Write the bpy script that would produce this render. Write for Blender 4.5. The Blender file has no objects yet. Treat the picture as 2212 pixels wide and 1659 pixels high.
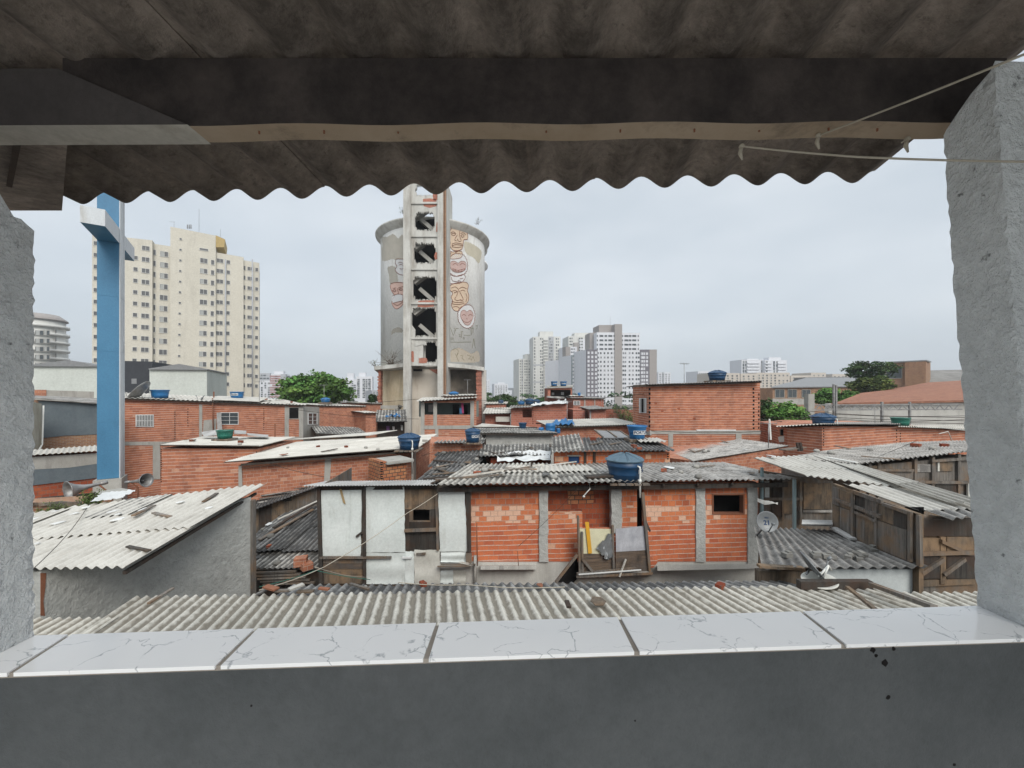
import bpy, math, random
from mathutils import Vector, Matrix
random.seed(7)
R = random.random
U = random.uniform
sc = bpy.context.scene
COL = sc.collection
# ------------------------------------------------------------------ camera
F, CX, HY, CZ = 850.0, 1106.0, 850.0, 7.5      # focal length, centre column, horizon row, eye height
cam = bpy.data.objects.new('camera', bpy.data.cameras.new('camera'))
COL.objects.link(cam)
cam.location = (0, 0, CZ); cam.rotation_euler = (math.radians(90), 0, 0)
cam.data.sensor_width = 36; cam.data.lens = 36*F/2212; cam.data.shift_y = 20.5/2212
cam.data.clip_start = .02; cam.data.clip_end = 6000
sc.camera = cam
# ------------------------------------------------------------------ light
SUN_EL, SUN_AZ = math.radians(40), math.radians(158)   # azimuth clockwise from +Y: behind and a little left
w = bpy.data.worlds.new("World"); sc.world = w; w.use_nodes = True
nt = w.node_tree; N = nt.nodes; L = nt.links
for n in list(N): N.remove(n)
wo = N.new('ShaderNodeOutputWorld'); bg = N.new('ShaderNodeBackground'); L.new(bg.outputs[0], wo.inputs[0])
sky = N.new('ShaderNodeTexSky'); sky.sky_type = 'NISHITA'; sky.sun_disc = False
sky.sun_elevation = SUN_EL; sky.sun_rotation = SUN_AZ; sky.air_density = 1; sky.dust_density = 3
tc = N.new('ShaderNodeTexCoord'); mp = N.new('ShaderNodeMapping'); mp.inputs['Scale'].default_value = (1.3, 1.3, 3.4)
mp.inputs['Rotation'].default_value = (.12, .25, .6)
L.new(tc.outputs['Generated'], mp.inputs[0])
nz = N.new('ShaderNodeTexNoise'); nz.inputs['Scale'].default_value = 1.5; nz.inputs['Detail'].default_value = 4; nz.inputs['Roughness'].default_value = .5
L.new(mp.outputs[0], nz.inputs['Vector'])
cr = N.new('ShaderNodeValToRGB'); cr.color_ramp.elements[0].position = .36; cr.color_ramp.elements[1].position = .63
cr.color_ramp.elements[0].color = (3.55, 3.92, 4.25, 1); cr.color_ramp.elements[1].color = (4.4, 4.7, 4.95, 1)
L.new(nz.outputs[0], cr.inputs[0])
sep = N.new('ShaderNodeSeparateXYZ'); L.new(tc.outputs['Generated'], sep.inputs[0])
mr = N.new('ShaderNodeMapRange'); mr.inputs['From Min'].default_value = .45; mr.inputs['From Max'].default_value = 1.0
mr.inputs['To Min'].default_value = 1.0; mr.inputs['To Max'].default_value = 1.9
L.new(sep.outputs[2], mr.inputs[0])
vm = N.new('ShaderNodeVectorMath'); vm.operation = 'SCALE'; L.new(cr.outputs[0], vm.inputs[0]); L.new(mr.outputs[0], vm.inputs['Scale'])
mx = N.new('ShaderNodeMixRGB'); mx.inputs[0].default_value = .9
L.new(sky.outputs[0], mx.inputs[1]); L.new(vm.outputs[0], mx.inputs[2]); L.new(mx.outputs[0], bg.inputs[0])
bg.inputs[1].default_value = .1
sd = bpy.data.lights.new('sun', 'SUN'); sd.energy = 1.5; sd.angle = math.radians(30); sd.color = (1, .96, .9)
sun = bpy.data.objects.new('sun', sd); COL.objects.link(sun)
sdir = Vector((math.sin(SUN_AZ)*math.cos(SUN_EL), math.cos(SUN_AZ)*math.cos(SUN_EL), math.sin(SUN_EL)))
sun.rotation_euler = sdir.to_track_quat('Z', 'Y').to_euler(); sun.location = (0, -5, 30)
sc.view_settings.view_transform = 'Standard'; sc.view_settings.look = 'None'
sc.view_settings.exposure = .88; sc.view_settings.gamma = 1; sc.view_settings.use_curve_mapping = False
sc.render.engine = 'CYCLES'
sc.cycles.max_bounces = 8; sc.cycles.diffuse_bounces = 4; sc.cycles.use_denoising = True
sc.render.resolution_x = 1024; sc.render.resolution_y = 768

# ------------------------------------------------------------------ helpers
def P(px, py, d): return Vector(((px-CX)/F*d, d, CZ-(py-HY)/F*d))
class MB:
    """collects shapes; build() links them as ONE mesh object"""
    def __init__(s): s.v = []; s.f = []; s.m = []; s.t = []; s.sm = []; s.uv = {}
    def add(s, vs, fs, mi=0, t=1.0, smooth=False, uvs=None):
        b = len(s.v); s.v += [Vector(v) for v in vs]
        for i, f in enumerate(fs):
            s.f.append([b+k for k in f]); s.m.append(mi); s.t.append(t); s.sm.append(smooth)
            if uvs: s.uv[len(s.f)-1] = uvs[i]
        return s
    def box(s, c, size, rz=0, mi=0, t=1.0, rot=None):
        c = Vector(c); hx, hy, hz = size[0]/2, size[1]/2, size[2]/2
        M = rot if rot is not None else Matrix.Rotation(rz, 3, 'Z')
        vs = [c+M @ Vector((x*hx, y*hy, z*hz)) for z in (-1, 1) for y in (-1, 1) for x in (-1, 1)]
        return s.add(vs, [(0, 2, 3, 1), (4, 5, 7, 6), (0, 1, 5, 4), (2, 6, 7, 3), (0, 4, 6, 2), (1, 3, 7, 5)], mi, t)
    def hexa(s, b, tp, mi=0, t=1.0):   # bottom 4, top 4 (same order round)
        return s.add(list(b)+list(tp), [(3, 2, 1, 0), (4, 5, 6, 7), (0, 1, 5, 4), (1, 2, 6, 5), (2, 3, 7, 6), (3, 0, 4, 7)], mi, t)
    def prism(s, poly, ext, mi=0, t=1.0):
        n = len(poly); e = Vector(ext); poly = [Vector(p) for p in poly]
        fs = [tuple(range(n)), tuple(range(2*n-1, n-1, -1))]+[(i, n+i, n+(i+1) % n, (i+1) % n) for i in range(n)]
        return s.add(poly+[p+e for p in poly], fs, mi, t)
    def beam(s, a, b, w, h=None, mi=0, t=1.0, up=(0, 0, 1)):
        a = Vector(a); b = Vector(b); h = h or w; d = (b-a)
        if d.length < 1e-6: return s
        d.normalize(); up = Vector(up)
        if abs(d.dot(up)) > .95: up = Vector((0, 1, 0))
        x = d.cross(up).normalized(); y = x.cross(d)
        q = [(-1, -1), (1, -1), (1, 1), (-1, 1)]
        return s.hexa([a+x*(w/2*i)+y*(h/2*j) for i, j in q], [b+x*(w/2*i)+y*(h/2*j) for i, j in q], mi, t)
    def tube(s, pts, r, n=6, mi=0, t=1.0):
        pts = [Vector(p) for p in pts]; rs = r if isinstance(r, (list, tuple)) else [r]*len(pts); vs = []; fs = []
        for i, p in enumerate(pts):
            d = (pts[min(i+1, len(pts)-1)]-pts[max(i-1, 0)]).normalized()
            u = Vector((0, 0, 1)) if abs(d.z) < .9 else Vector((1, 0, 0))
            x = d.cross(u).normalized(); y = x.cross(d)
            for k in range(n):
                a = 2*math.pi*k/n; vs.append(p+x*(rs[i]*math.cos(a))+y*(rs[i]*math.sin(a)))
        for i in range(len(pts)-1):
            for k in range(n):
                fs.append((i*n+k, i*n+(k+1) % n, (i+1)*n+(k+1) % n, (i+1)*n+k))
        fs.append(tuple(range(n-1, -1, -1))); fs.append(tuple(len(vs)-n+k for k in range(n)))
        return s.add(vs, fs, mi, t, True)
    def lathe(s, c, prof, n=24, mi=0, t=1.0, M=None, smooth=True, cap=True):
        c = Vector(c); M = M or Matrix.Identity(3); vs = []; fs = []
        for r, z in prof:
            for k in range(n):
                a = 2*math.pi*k/n; vs.append(c+M @ Vector((r*math.cos(a), r*math.sin(a), z)))
        for i in range(len(prof)-1):
            for k in range(n): fs.append((i*n+k, i*n+(k+1) % n, (i+1)*n+(k+1) % n, (i+1)*n+k))
        if cap:
            if prof[0][0] > 1e-4: fs.append(tuple(range(n-1, -1, -1)))
            if prof[-1][0] > 1e-4: fs.append(tuple(len(vs)-n+k for k in range(n)))
        return s.add(vs, fs, mi, t, smooth)
    def build(s, name, mats, base=(0, 0, 0), parent=None, seams=True):
        base = Vector(base); me = bpy.data.meshes.new(name)
        me.from_pydata([tuple(v-base) for v in s.v], [], s.f); me.update()
        mats = mats if isinstance(mats, (list, tuple)) else [mats]
        for m in mats: me.materials.append(m)
        me.polygons.foreach_set('material_index', s.m); me.polygons.foreach_set('use_smooth', s.sm)
        me.uv_layers.new(name='UVMap'); me.color_attributes.new('tint', 'FLOAT_COLOR', 'CORNER')
        uvb = [0.0]*(2*len(me.loops)); cb = [1.0]*(4*len(me.loops))
        for pi, p in enumerate(me.polygons):
            n = p.normal; tt = s.t[pi]; tt = (tt, tt, tt) if isinstance(tt, (int, float)) else tt
            cu = s.uv.get(pi)
            if abs(n.z) < .7:
                q = Vector((-n.y, n.x)); q = q/(q.length or 1)
            for k, li in enumerate(p.loop_indices):
                if cu: uvb[2*li], uvb[2*li+1] = cu[k]
                else:
                    co = s.v[me.loops[li].vertex_index]
                    if abs(n.z) < .7: uvb[2*li] = co.x*q.x+co.y*q.y; uvb[2*li+1] = co.z
                    else: uvb[2*li] = co.x; uvb[2*li+1] = co.y
                cb[4*li:4*li+3] = tt
        me.uv_layers['UVMap'].data.foreach_set('uv', uvb); me.color_attributes['tint'].data.foreach_set('color', cb)
        o = bpy.data.objects.new(name, me); COL.objects.link(o)
        if parent is not None: o.parent = parent
        else: o.location = base
        return o
def tag(o, label=None, cat=None, group=None, kind=None):
    if label: o['label'] = label
    if cat: o['category'] = cat
    if group: o['group'] = group
    if kind: o['kind'] = kind
    return o
def thing(name, label, cat, base=(0, 0, 0), group=None):
    o = bpy.data.objects.new(name, None); COL.objects.link(o); o.location = base; o.empty_display_size = .2
    return tag(o, label, cat, group, 'thing')
class TH:
    """a thing being built: remembers its base so that parts can be given in world coordinates"""
    def __init__(s, name, label, cat, base, group=None):
        s.b = Vector(base); s.o = thing(name, label, cat, base, group)
    def part(s, mb, name, mats, parent=None, label=None):
        o = mb.build(name, mats, s.b, parent or s.o)
        if label: o['label'] = label
        return o
class W:
    """a vertical plane through two image columns at known distances"""
    def __init__(s, p1, d1, p2, d2):
        s.A = Vector(((p1-CX)/F*d1, d1)); s.B = Vector(((p2-CX)/F*d2, d2))
        e = (s.B-s.A).normalized(); n = Vector((e.y, -e.x))
        if n.dot(-s.A) < 0: n = -n
        s.n = n; s.N3 = Vector((n.x, n.y, 0)); s.e = Vector((e.x, e.y, 0))
    def dist(s, px, off=0):
        k = Vector(((px-CX)/F, 1)); a = s.A+s.n*off
        return a.dot(s.n)/k.dot(s.n)
    def pt(s, px, py, off=0):
        return P(px, py, s.dist(px, off))
    def ptz(s, px, z, off=0):
        d = s.dist(px, off); return Vector(((px-CX)/F*d, d, z))
def panel(mb, w, poly, off=.03, th=.03, mi=0, t=1.0):
    """flat panel standing `off` proud of the plane, polygon given where it is seen"""
    return mb.prism([w.pt(x, y, off) for x, y in poly], w.N3*(-th), mi, t)
def rect(x1, y1, x2, y2): return [(x1, y1), (x2, y1), (x2, y2), (x1, y2)]
def lin(a, b):
    return lambda x: a[1]+(b[1]-a[1])*(x-a[0])/(b[0]-a[0])
def wallcols(mb, w, x1, x2, yt, yb, holes=(), off=0, th=.15, mi=0, t=1.0, zb=None, jit=0):
    """a wall with real openings, built as a row of columns"""
    xs = {x1, x2}
    for h in holes:
        xs |= {h[0], h[1]}
        if jit:
            n = max(2, int((h[1]-h[0])/2.2)); xs |= {h[0]+(h[1]-h[0])*k/n for k in range(n)}
    xs = sorted(x for x in xs if x1 <= x <= x2)
    for a, b in zip(xs, xs[1:]):
        m = (a+b)/2; cur = (yt(a), yt(b))
        for h in sorted([h for h in holes if h[0] <= m <= h[1]], key=lambda h: h[2]):
            j1 = U(0, jit); j2 = U(0, jit)
            if jit and (m-h[0] < 3 or h[1]-m < 3): j1 += jit*1.5; j2 += jit*1.2
            q = [w.pt(a, cur[0], off), w.pt(b, cur[1], off), w.pt(b, h[2]+j1, off), w.pt(a, h[2]+j1, off)]
            if h[2]+j1-min(cur) > .05: mb.prism(q, w.N3*(-th), mi, t)
            cur = (h[3]-j2, h[3]-j2)
        q = [w.pt(a, cur[0], off), w.pt(b, cur[1], off)]
        q += [w.ptz(b, zb, off), w.ptz(a, zb, off)] if zb is not None else [w.pt(b, yb(b), off), w.pt(a, yb(a), off)]
        if zb is not None or yb(m)-cur[0] > .05: mb.prism(q, w.N3*(-th), mi, t)
def solid(mb, w, x1, x2, y1, y2, depth, zb=0, drop=0, mi=0, t=1.0, off=0):
    """closed building volume behind the plane"""
    a, b = w.pt(x1, y1, off), w.pt(x2, y2, off); k = w.N3*(-depth); z = Vector((0, 0, -drop))
    tp = [a, b, b+k+z, a+k+z]; bt = [Vector((q.x, q.y, zb)) for q in tp]
    return mb.hexa(bt, tp, mi, t)
def corr(mb, e0, e1, r0, r1, lam=.177, amp=.026, mi=0, sheet=1.06, rows=None, tv=.12, jag=0, seg=8, lift=.014, th=.006, t0=1.0, holes=0):
    """corrugated sheets: waves counted along the near edge e0->e1, far edge r0->r1"""
    e0, e1, r0, r1 = map(Vector, (e0, e1, r0, r1))
    wid = ((e1-e0).length+(r1-r0).length)/2; ln = ((r0-e0).length+(r1-e1).length)/2
    nw = max(2, round(wid/lam)); ns = max(1, round(wid/sheet)); rows = rows or max(1, round(ln/1.7))
    nrm = (e1-e0).cross(r0-e0).normalized()
    if nrm.z < 0: nrm = -nrm
    edges = [round(i*nw/ns) for i in range(ns+1)]
    for j in range(rows):
        for i in range(ns):
            u0, u1 = edges[i]/nw, min(1, (edges[i+1]+.35)/nw)
            if holes and R() < holes: continue
            v0 = j/rows-(.05 if j else 0)-(U(0, jag)/ln if jag else 0); v1 = (j+1)/rows
            k = max(2, int((u1-u0)*nw*seg)); tt = t0*U(1-tv, 1+tv); dz = U(0, lift*.4)+(.003 if i % 2 else 0)
            skew = U(-1, 1)*jag*.15
            vt = []; vb = []; uvs = []
            for jj, v in enumerate((v0, (v0+v1)/2, v1)):
                for q in range(k+1):
                    u = u0+(u1-u0)*q/k
                    p = (e0.lerp(e1, u)).lerp(r0.lerp(r1, u), v) if 0 <= v else e0.lerp(e1, u)+(r0.lerp(r1, u)-e0.lerp(e1, u))*v
                    z = amp*math.cos(2*math.pi*u*nw)+dz+lift*(1-jj/2)+skew*(q/k)
                    vt.append(p+nrm*z); vb.append(p+nrm*(z-th)); uvs.append((u*nw, v*ln))
            n1 = k+1; ft = []; fb = []; uf = []; ub = []
            for jj in range(2):
                for q in range(k):
                    a = jj*n1+q; f = (a, a+1, a+1+n1, a+n1)
                    ft.append(f); uf.append([uvs[x] for x in f]); g = f[::-1]; fb.append(g); ub.append([uvs[x] for x in g])
            mb.add(vt, ft, mi, tt, True, uf); mb.add(vb, fb, mi, tt*.8, True, ub)
            cap = []; cf = []; cu = []
            for q in range(k+1): cap += [vt[q], vb[q]]
            for q in range(k):
                cf.append((2*q, 2*q+1, 2*q+3, 2*q+2)); cu.append([(.25, 0)]*4)
            m = len(cap)
            for q in range(k+1): cap += [vt[2*n1+q], vb[2*n1+q]]
            for q in range(k):
                cf.append((m+2*q+2, m+2*q+3, m+2*q+1, m+2*q)); cu.append([(.25, 0)]*4)
            for e in (0, k):
                m = len(cap); cap += [vt[e], vb[e], vt[2*n1+e], vb[2*n1+e]]; cf.append((m, m+1, m+3, m+2)); cu.append([(.25, 0)]*4)
            mb.add(cap, cf, mi, tt*.8, False, cu)
    return mb
def text_mesh(body, size, ext=.002, bold=0.0):
    cu = bpy.data.curves.new('txt', 'FONT'); cu.body = body; cu.size = size; cu.extrude = ext; cu.offset = bold
    cu.align_x = 'CENTER'; cu.align_y = 'CENTER'
    o = bpy.data.objects.new('txt', cu); COL.objects.link(o)
    dg = bpy.context.evaluated_depsgraph_get(); me = bpy.data.meshes.new_from_object(o.evaluated_get(dg))
    vs = [v.co.copy() for v in me.vertices]; fs = [tuple(p.vertices) for p in me.polygons]
    bpy.data.objects.remove(o); bpy.data.curves.remove(cu)
    return vs, fs

# ------------------------------------------------------------------ materials
def nodes(name):
    m = bpy.data.materials.new(name); m.use_nodes = True; n = m.node_tree.nodes; l = m.node_tree.links
    b = n['Principled BSDF']; return m, n, l, b
def c4(c): return (c[0], c[1], c[2], 1)
def noise(n, l, vec, scale, detail=6, rough=.6, mapscale=None):
    if mapscale:
        mp = n.new('ShaderNodeMapping'); mp.inputs['Scale'].default_value = mapscale; l.new(vec, mp.inputs[0]); vec = mp.outputs[0]
    t = n.new('ShaderNodeTexNoise'); t.inputs['Scale'].default_value = scale; t.inputs['Detail'].default_value = detail
    t.inputs['Roughness'].default_value = rough; l.new(vec, t.inputs['Vector']); return t.outputs[0]
def ramp(n, l, fac, a, b, ca=(0, 0, 0), cb=(1, 1, 1)):
    r = n.new('ShaderNodeValToRGB'); r.color_ramp.elements[0].position = a; r.color_ramp.elements[1].position = b
    r.color_ramp.elements[0].color = c4(ca); r.color_ramp.elements[1].color = c4(cb); l.new(fac, r.inputs[0]); return r.outputs[0]
def mix(n, l, fac, a, b, mode='MIX'):
    m = n.new('ShaderNodeMixRGB'); m.blend_type = mode
    for i, x in ((0, fac), (1, a), (2, b)):
        if isinstance(x, (int, float)): m.inputs[i].default_value = x
        elif isinstance(x, tuple): m.inputs[i].default_value = c4(x)
        else: l.new(x, m.inputs[i])
    return m.outputs[0]
def math_(n, l, op, a, b=0.0):
    m = n.new('ShaderNodeMath'); m.operation = op
    for i, x in ((0, a), (1, b)):
        if isinstance(x, (int, float)): m.inputs[i].default_value = x
        else: l.new(x, m.inputs[i])
    return m.outputs[0]
def finish(n, l, b, col, bump=None, bstr=.3, bdist=.02, rough=.9, spec=.3):
    a = n.new('ShaderNodeAttribute'); a.attribute_name = 'tint'
    col = mix(n, l, 1.0, col, a.outputs['Color'], 'MULTIPLY'); l.new(col, b.inputs['Base Color'])
    b.inputs['Roughness'].default_value = rough; b.inputs['Specular IOR Level'].default_value = spec
    if bump is not None:
        bp = n.new('ShaderNodeBump'); bp.inputs['Strength'].default_value = bstr; bp.inputs['Distance'].default_value = bdist
        l.new(bump, bp.inputs['Height']); l.new(bp.outputs[0], b.inputs['Normal'])
def weath(name, c1, c2, scale=1.5, dirt=.5, dc=(.05, .045, .04), dscale=2.0, streak=True, rough=.9, bstr=.3, bdist=.02, fine=25, spec=.3, lo=.5, hi=.75, metal=0):
    m, n, l, b = nodes(name); t = n.new('ShaderNodeTexCoord').outputs['Object']
    col = ramp(n, l, noise(n, l, t, scale), .3, .7, c1, c2)
    d = ramp(n, l, noise(n, l, t, dscale, 8, .7, (1, 1, .18) if streak else None), lo, hi)
    col = mix(n, l, math_(n, l, 'MULTIPLY', d, dirt), col, dc)
    f = noise(n, l, t, fine, 5, .7)
    col = mix(n, l, .35, col, ramp(n, l, f, .25, .75, (.55, .55, .55), (1.25, 1.25, 1.25)), 'MULTIPLY')
    finish(n, l, b, col, f, bstr, bdist, rough, spec); b.inputs['Metallic'].default_value = metal
    return m
def brickm(name, c1, c2, mortar, bw=.26, bh=.15, ms=.012, peach=None, pth=.8, dirt=.35, dscale=1.2, bump=.6, msm=.2, row=None):
    m, n, l, b = nodes(name); tcn = n.new('ShaderNodeTexCoord'); uv = tcn.outputs['UV']; t = tcn.outputs['Object']
    # courses wander a little, as hand-laid blocks do
    wob = n.new('ShaderNodeTexNoise'); wob.inputs['Scale'].default_value = .9; wob.inputs['Detail'].default_value = 3; l.new(uv, wob.inputs['Vector'])
    wv = n.new('ShaderNodeVectorMath'); wv.operation = 'SCALE'; wv.inputs['Scale'].default_value = .06; l.new(wob.outputs['Color'], wv.inputs[0])
    wa = n.new('ShaderNodeVectorMath'); l.new(uv, wa.inputs[0]); l.new(wv.outputs[0], wa.inputs[1]); uv = wa.outputs[0]
    def bt(a, c, mo):
        k = n.new('ShaderNodeTexBrick'); l.new(uv, k.inputs['Vector'])
        for key, v in (('Scale', 1.0), ('Mortar Size', ms), ('Mortar Smooth', msm), ('Bias', 0.0), ('Brick Width', bw), ('Row Height', bh)): k.inputs[key].default_value = v
        k.inputs['Color1'].default_value = c4(a); k.inputs['Color2'].default_value = c4(c); k.inputs['Mortar'].default_value = c4(mo); k.offset = .5
        return k
    k = bt(c1, c2, mortar); col = k.outputs['Color']
    rnd = bt((0, 0, 0), (1, 1, 1), (0, 0, 0)).outputs['Color']
    if peach:
        sy = n.new('ShaderNodeSeparateXYZ'); l.new(uv, sy.inputs[0]); rid = math_(n, l, 'FLOOR', math_(n, l, 'DIVIDE', sy.outputs[1], bh))
        cv = n.new('ShaderNodeCombineXYZ'); l.new(math_(n, l, 'MULTIPLY', rid, .31), cv.inputs[0]); cv.inputs[1].default_value = .37
        big = noise(n, l, cv.outputs[0], 1.0, 1, .5)
        s = math_(n, l, 'ADD', math_(n, l, 'MULTIPLY', rnd, .6), math_(n, l, 'MULTIPLY', big, .9))
        f = math_(n, l, 'GREATER_THAN', s, pth)
        f = math_(n, l, 'MULTIPLY', f, math_(n, l, 'SUBTRACT', 1.0, k.outputs['Fac']))
        col = mix(n, l, f, col, peach)
    if row:      # bed joints read stronger than the upright ones
        sx = n.new('ShaderNodeSeparateXYZ'); l.new(uv, sx.inputs[0])
        fr = math_(n, l, 'FRACT', math_(n, l, 'DIVIDE', math_(n, l, 'ADD', sx.outputs[1], ms*.8), bh))
        rl = math_(n, l, 'LESS_THAN', fr, row[1]/bh); rl = math_(n, l, 'MULTIPLY', rl, ramp(n, l, noise(n, l, t, 3.5, 4), .3, .5, (.25,)*3, (.9,)*3))
        col = mix(n, l, rl, col, row[0])
    # smeared mortar and stains
    sm = ramp(n, l, noise(n, l, t, 2.2, 8, .75), .55, .72)
    col = mix(n, l, math_(n, l, 'MULTIPLY', sm, dirt*.6), col, mortar)
    d = ramp(n, l, noise(n, l, t, dscale, 8, .7, (1, 1, .3)), .5, .78)
    col = mix(n, l, math_(n, l, 'MULTIPLY', d, dirt), col, (.09, .06, .05))
    f = noise(n, l, t, 22, 5, .7)
    col = mix(n, l, .5, col, ramp(n, l, f, .25, .75, (.6, .6, .6), (1.3, 1.3, 1.3)), 'MULTIPLY')
    h = math_(n, l, 'ADD', math_(n, l, 'MULTIPLY', k.outputs['Fac'], -.7), math_(n, l, 'MULTIPLY', f, .4))
    h = math_(n, l, 'ADD', h, math_(n, l, 'MULTIPLY', rnd, .3))
    finish(n, l, b, col, h, bump, .02, .92, .2)
    return m
def corrm(name, c1, c2, dark, amt=.6, lo=.42, hi=.62, scale=3.0, valley=.5, rough=.9, warm=(.2, .13, .08), fn=.9):
    m, n, l, b = nodes(name); tcn = n.new('ShaderNodeTexCoord'); uv = tcn.outputs['UV']; t = tcn.outputs['Object']
    s = n.new('ShaderNodeSeparateXYZ'); l.new(uv, s.inputs[0])
    ph = math_(n, l, 'COSINE', math_(n, l, 'MULTIPLY', s.outputs[0], 2*math.pi))
    val = math_(n, l, 'ADD', math_(n, l, 'MULTIPLY', ph, -.5), .5)          # 1 in the valleys
    col = ramp(n, l, noise(n, l, t, .9, 5), .3, .7, c1, c2)
    nn = math_(n, l, 'ADD', noise(n, l, t, scale, 9, .75), math_(n, l, 'MULTIPLY', val, valley*.22))
    d = ramp(n, l, nn, lo, hi)
    col = mix(n, l, math_(n, l, 'MULTIPLY', d, amt), col, dark)
    sp = ramp(n, l, noise(n, l, t, 34, 4, .8), .56, .66)                     # lichen specks
    col = mix(n, l, math_(n, l, 'MULTIPLY', sp, amt*.55), col, dark)
    st = ramp(n, l, noise(n, l, uv, 2.5, 5, .6, (1.6, .25, 1)), .56, .75)    # run-off streaks
    col = mix(n, l, math_(n, l, 'MULTIPLY', st, amt*.45), col, warm)
    f = noise(n, l, t, 40, 4, .7)
    col = mix(n, l, min(1, amt*fn), col, ramp(n, l, noise(n, l, t, 28, 6, .8), .35, .65, (.6,)*3, (1.22,)*3), 'MULTIPLY')
    finish(n, l, b, col, f, .4, .012, rough, .25)
    return m
def plain(name, c, rough=.6, spec=.4, metal=0, var=.12):
    return weath(name, tuple(x*(1-var) for x in c), tuple(x*(1+var) for x in c), 2, .25, tuple(x*.35 for x in c), 3, True, rough, .1, .005, 30, spec, .55, .8, metal)
def woodm(name, c1, c2, c3, sx=1.0, vertical=True, sc_=3.0):
    m, n, l, b = nodes(name); t = n.new('ShaderNodeTexCoord').outputs['Object']
    ms = (9, 9, .7) if vertical else (.8, .8, 9)
    g = noise(n, l, t, 2.0*sx, 8, .7, ms)
    col = ramp(n, l, g, .35, .65, c1, c2)
    p = ramp(n, l, noise(n, l, t, sc_*.5, 6, .65), .45, .62)
    col = mix(n, l, p, col, c3)
    dk = ramp(n, l, noise(n, l, t, 1.4, 8, .75, (1.5, 1.5, .5)), .52, .7)
    col = mix(n, l, math_(n, l, 'MULTIPLY', dk, .7), col, (.03, .027, .025))
    finish(n, l, b, col, g, .5, .015, .9, .2)
    return m
def flat(name, c, rough=.5, spec=.3):
    m, n, l, b = nodes(name); a = n.new('ShaderNodeAttribute'); a.attribute_name = 'tint'
    l.new(mix(n, l, 1.0, c, a.outputs['Color'], 'MULTIPLY'), b.inputs['Base Color'])
    b.inputs['Roughness'].default_value = rough; b.inputs['Specular IOR Level'].default_value = spec; return m
M = {}
M['brick'] = brickm('orange_block', (.47, .20, .115), (.32, .122, .075), (.46, .34, .28), .24, .14, .006, (.5, .27, .18), 1.12, .55, row=((.50, .36, .29), .016))
M['brickl'] = brickm('orange_block_long', (.48, .195, .11), (.33, .122, .072), (.38, .21, .15), .30, .15, .006, (.5, .27, .18), 1.12, .5, row=((.60, .45, .38), .026))
M['brickm'] = brickm('main_block_upper', (.58, .19, .08), (.36, .095, .045), (.34, .25, .2), .235, .185, .010, (.62, .36, .23), 1.16, .35)
M['brickn'] = brickm('main_block_lower', (.58, .18, .08), (.44, .12, .06), (.40, .22, .16), .30, .155, .008, (.62, .36, .24), 1.1, .3, row=((.60, .46, .38), .026))
M['brickd'] = brickm('shaded_block', (.40, .11, .05), (.24, .055, .03), (.2, .13, .1), .24, .17, .010, dirt=.5)  # dark block; on the recessed wall its tone stands in for shade
M['bricko'] = brickm('old_brick', (.36, .2, .11), (.26, .13, .08), (.34, .28, .22), .22, .09, .01, dirt=.6)
M['brickr'] = brickm('red_brick_far', (.44, .17, .115), (.34, .125, .085), (.42, .3, .25), .35, .2, .010, dirt=.5)
M['brickc'] = brickm('chimney_block', (.5, .24, .12), (.38, .13, .06), (.09, .07, .06), .26, .15, .016, dirt=.6)
M['conc'] = weath('concrete', (.32, .31, .28), (.40, .39, .36), 1.5, .5, (.12, .11, .1), 2.5)
M['concl'] = weath('concrete_pale', (.44, .43, .40), (.54, .53, .49), 1.0, .45, (.16, .15, .13), 1.5)
M['stucco'] = weath('rough_stucco', (.36, .365, .345), (.48, .485, .46), 1.2, .5, (.12, .12, .11), 2.5, False, .95, 1.0, .05, 9)
M['plaster'] = weath('painted_pillar', (.68, .71, .72), (.80, .83, .84), 3, .8, (.14, .15, .15), 26, False, .85, 1.0, .03, 30, .3, .63, .68)  # dark specks stand in for the shade inside the plaster pits
M['parapet'] = weath('grey_painted_wall', (.062, .069, .073), (.088, .095, .10), 4.5, .45, (.05, .05, .05), 5, False, .75, .6, .008, 45, .35, .58, .76)
M['dark'] = flat('dark_opening', (.012, .011, .011), .9, .1)  # near-black stands in for unlit depth behind openings; also plain black marks
M['glass'] = flat('window_glass', (.05, .06, .065), .25, .5)
M['glassl'] = flat('window_shutter', (.33, .34, .33), .6, .3)
M['white'] = plain('white_paint', (.62, .63, .62), .6)
M['pvc'] = plain('white_pvc_pipe', (.66, .66, .62), .45)
M['grey'] = plain('grey_panel', (.18, .19, .2), .7)
M['corrw'] = corrm('pale_fibre_cement', (.48, .46, .415), (.58, .56, .51), (.22, .20, .17), .55, .55, .85, 2.2, .8, fn=.45)
M['corrn'] = corrm('near_fibre_cement', (.46, .44, .385), (.58, .555, .495), (.15, .13, .10), .8, .54, .72, 7, 1.5, warm=(.26, .2, .14), fn=.8)
M['corrg'] = corrm('grey_fibre_cement', (.34, .33, .31), (.48, .46, .43), (.09, .085, .08), .8, .45, .7, 2.5, .8)
M['corrd'] = corrm('old_black_fibre_cement', (.13, .13, .13), (.30, .295, .28), (.04, .04, .04), .85, .4, .62, 2.2, .9)
M['corrm'] = corrm('mixed_fibre_cement', (.30, .29, .27), (.58, .56, .51), (.07, .068, .065), .9, .45, .6, 1.4, .7)
M['canopy'] = corrm('canopy_fibre_cement', (.25, .21, .18), (.44, .37, .315), (.07, .058, .05), .8, .45, .7, 3, .6, warm=(.42, .34, .27), fn=.8)
M['zinc'] = corrm('zinc_sheet', (.38, .38, .37), (.52, .51, .49), (.14, .13, .12), .6, .5, .75, 2.0, .5, .6)
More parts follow.
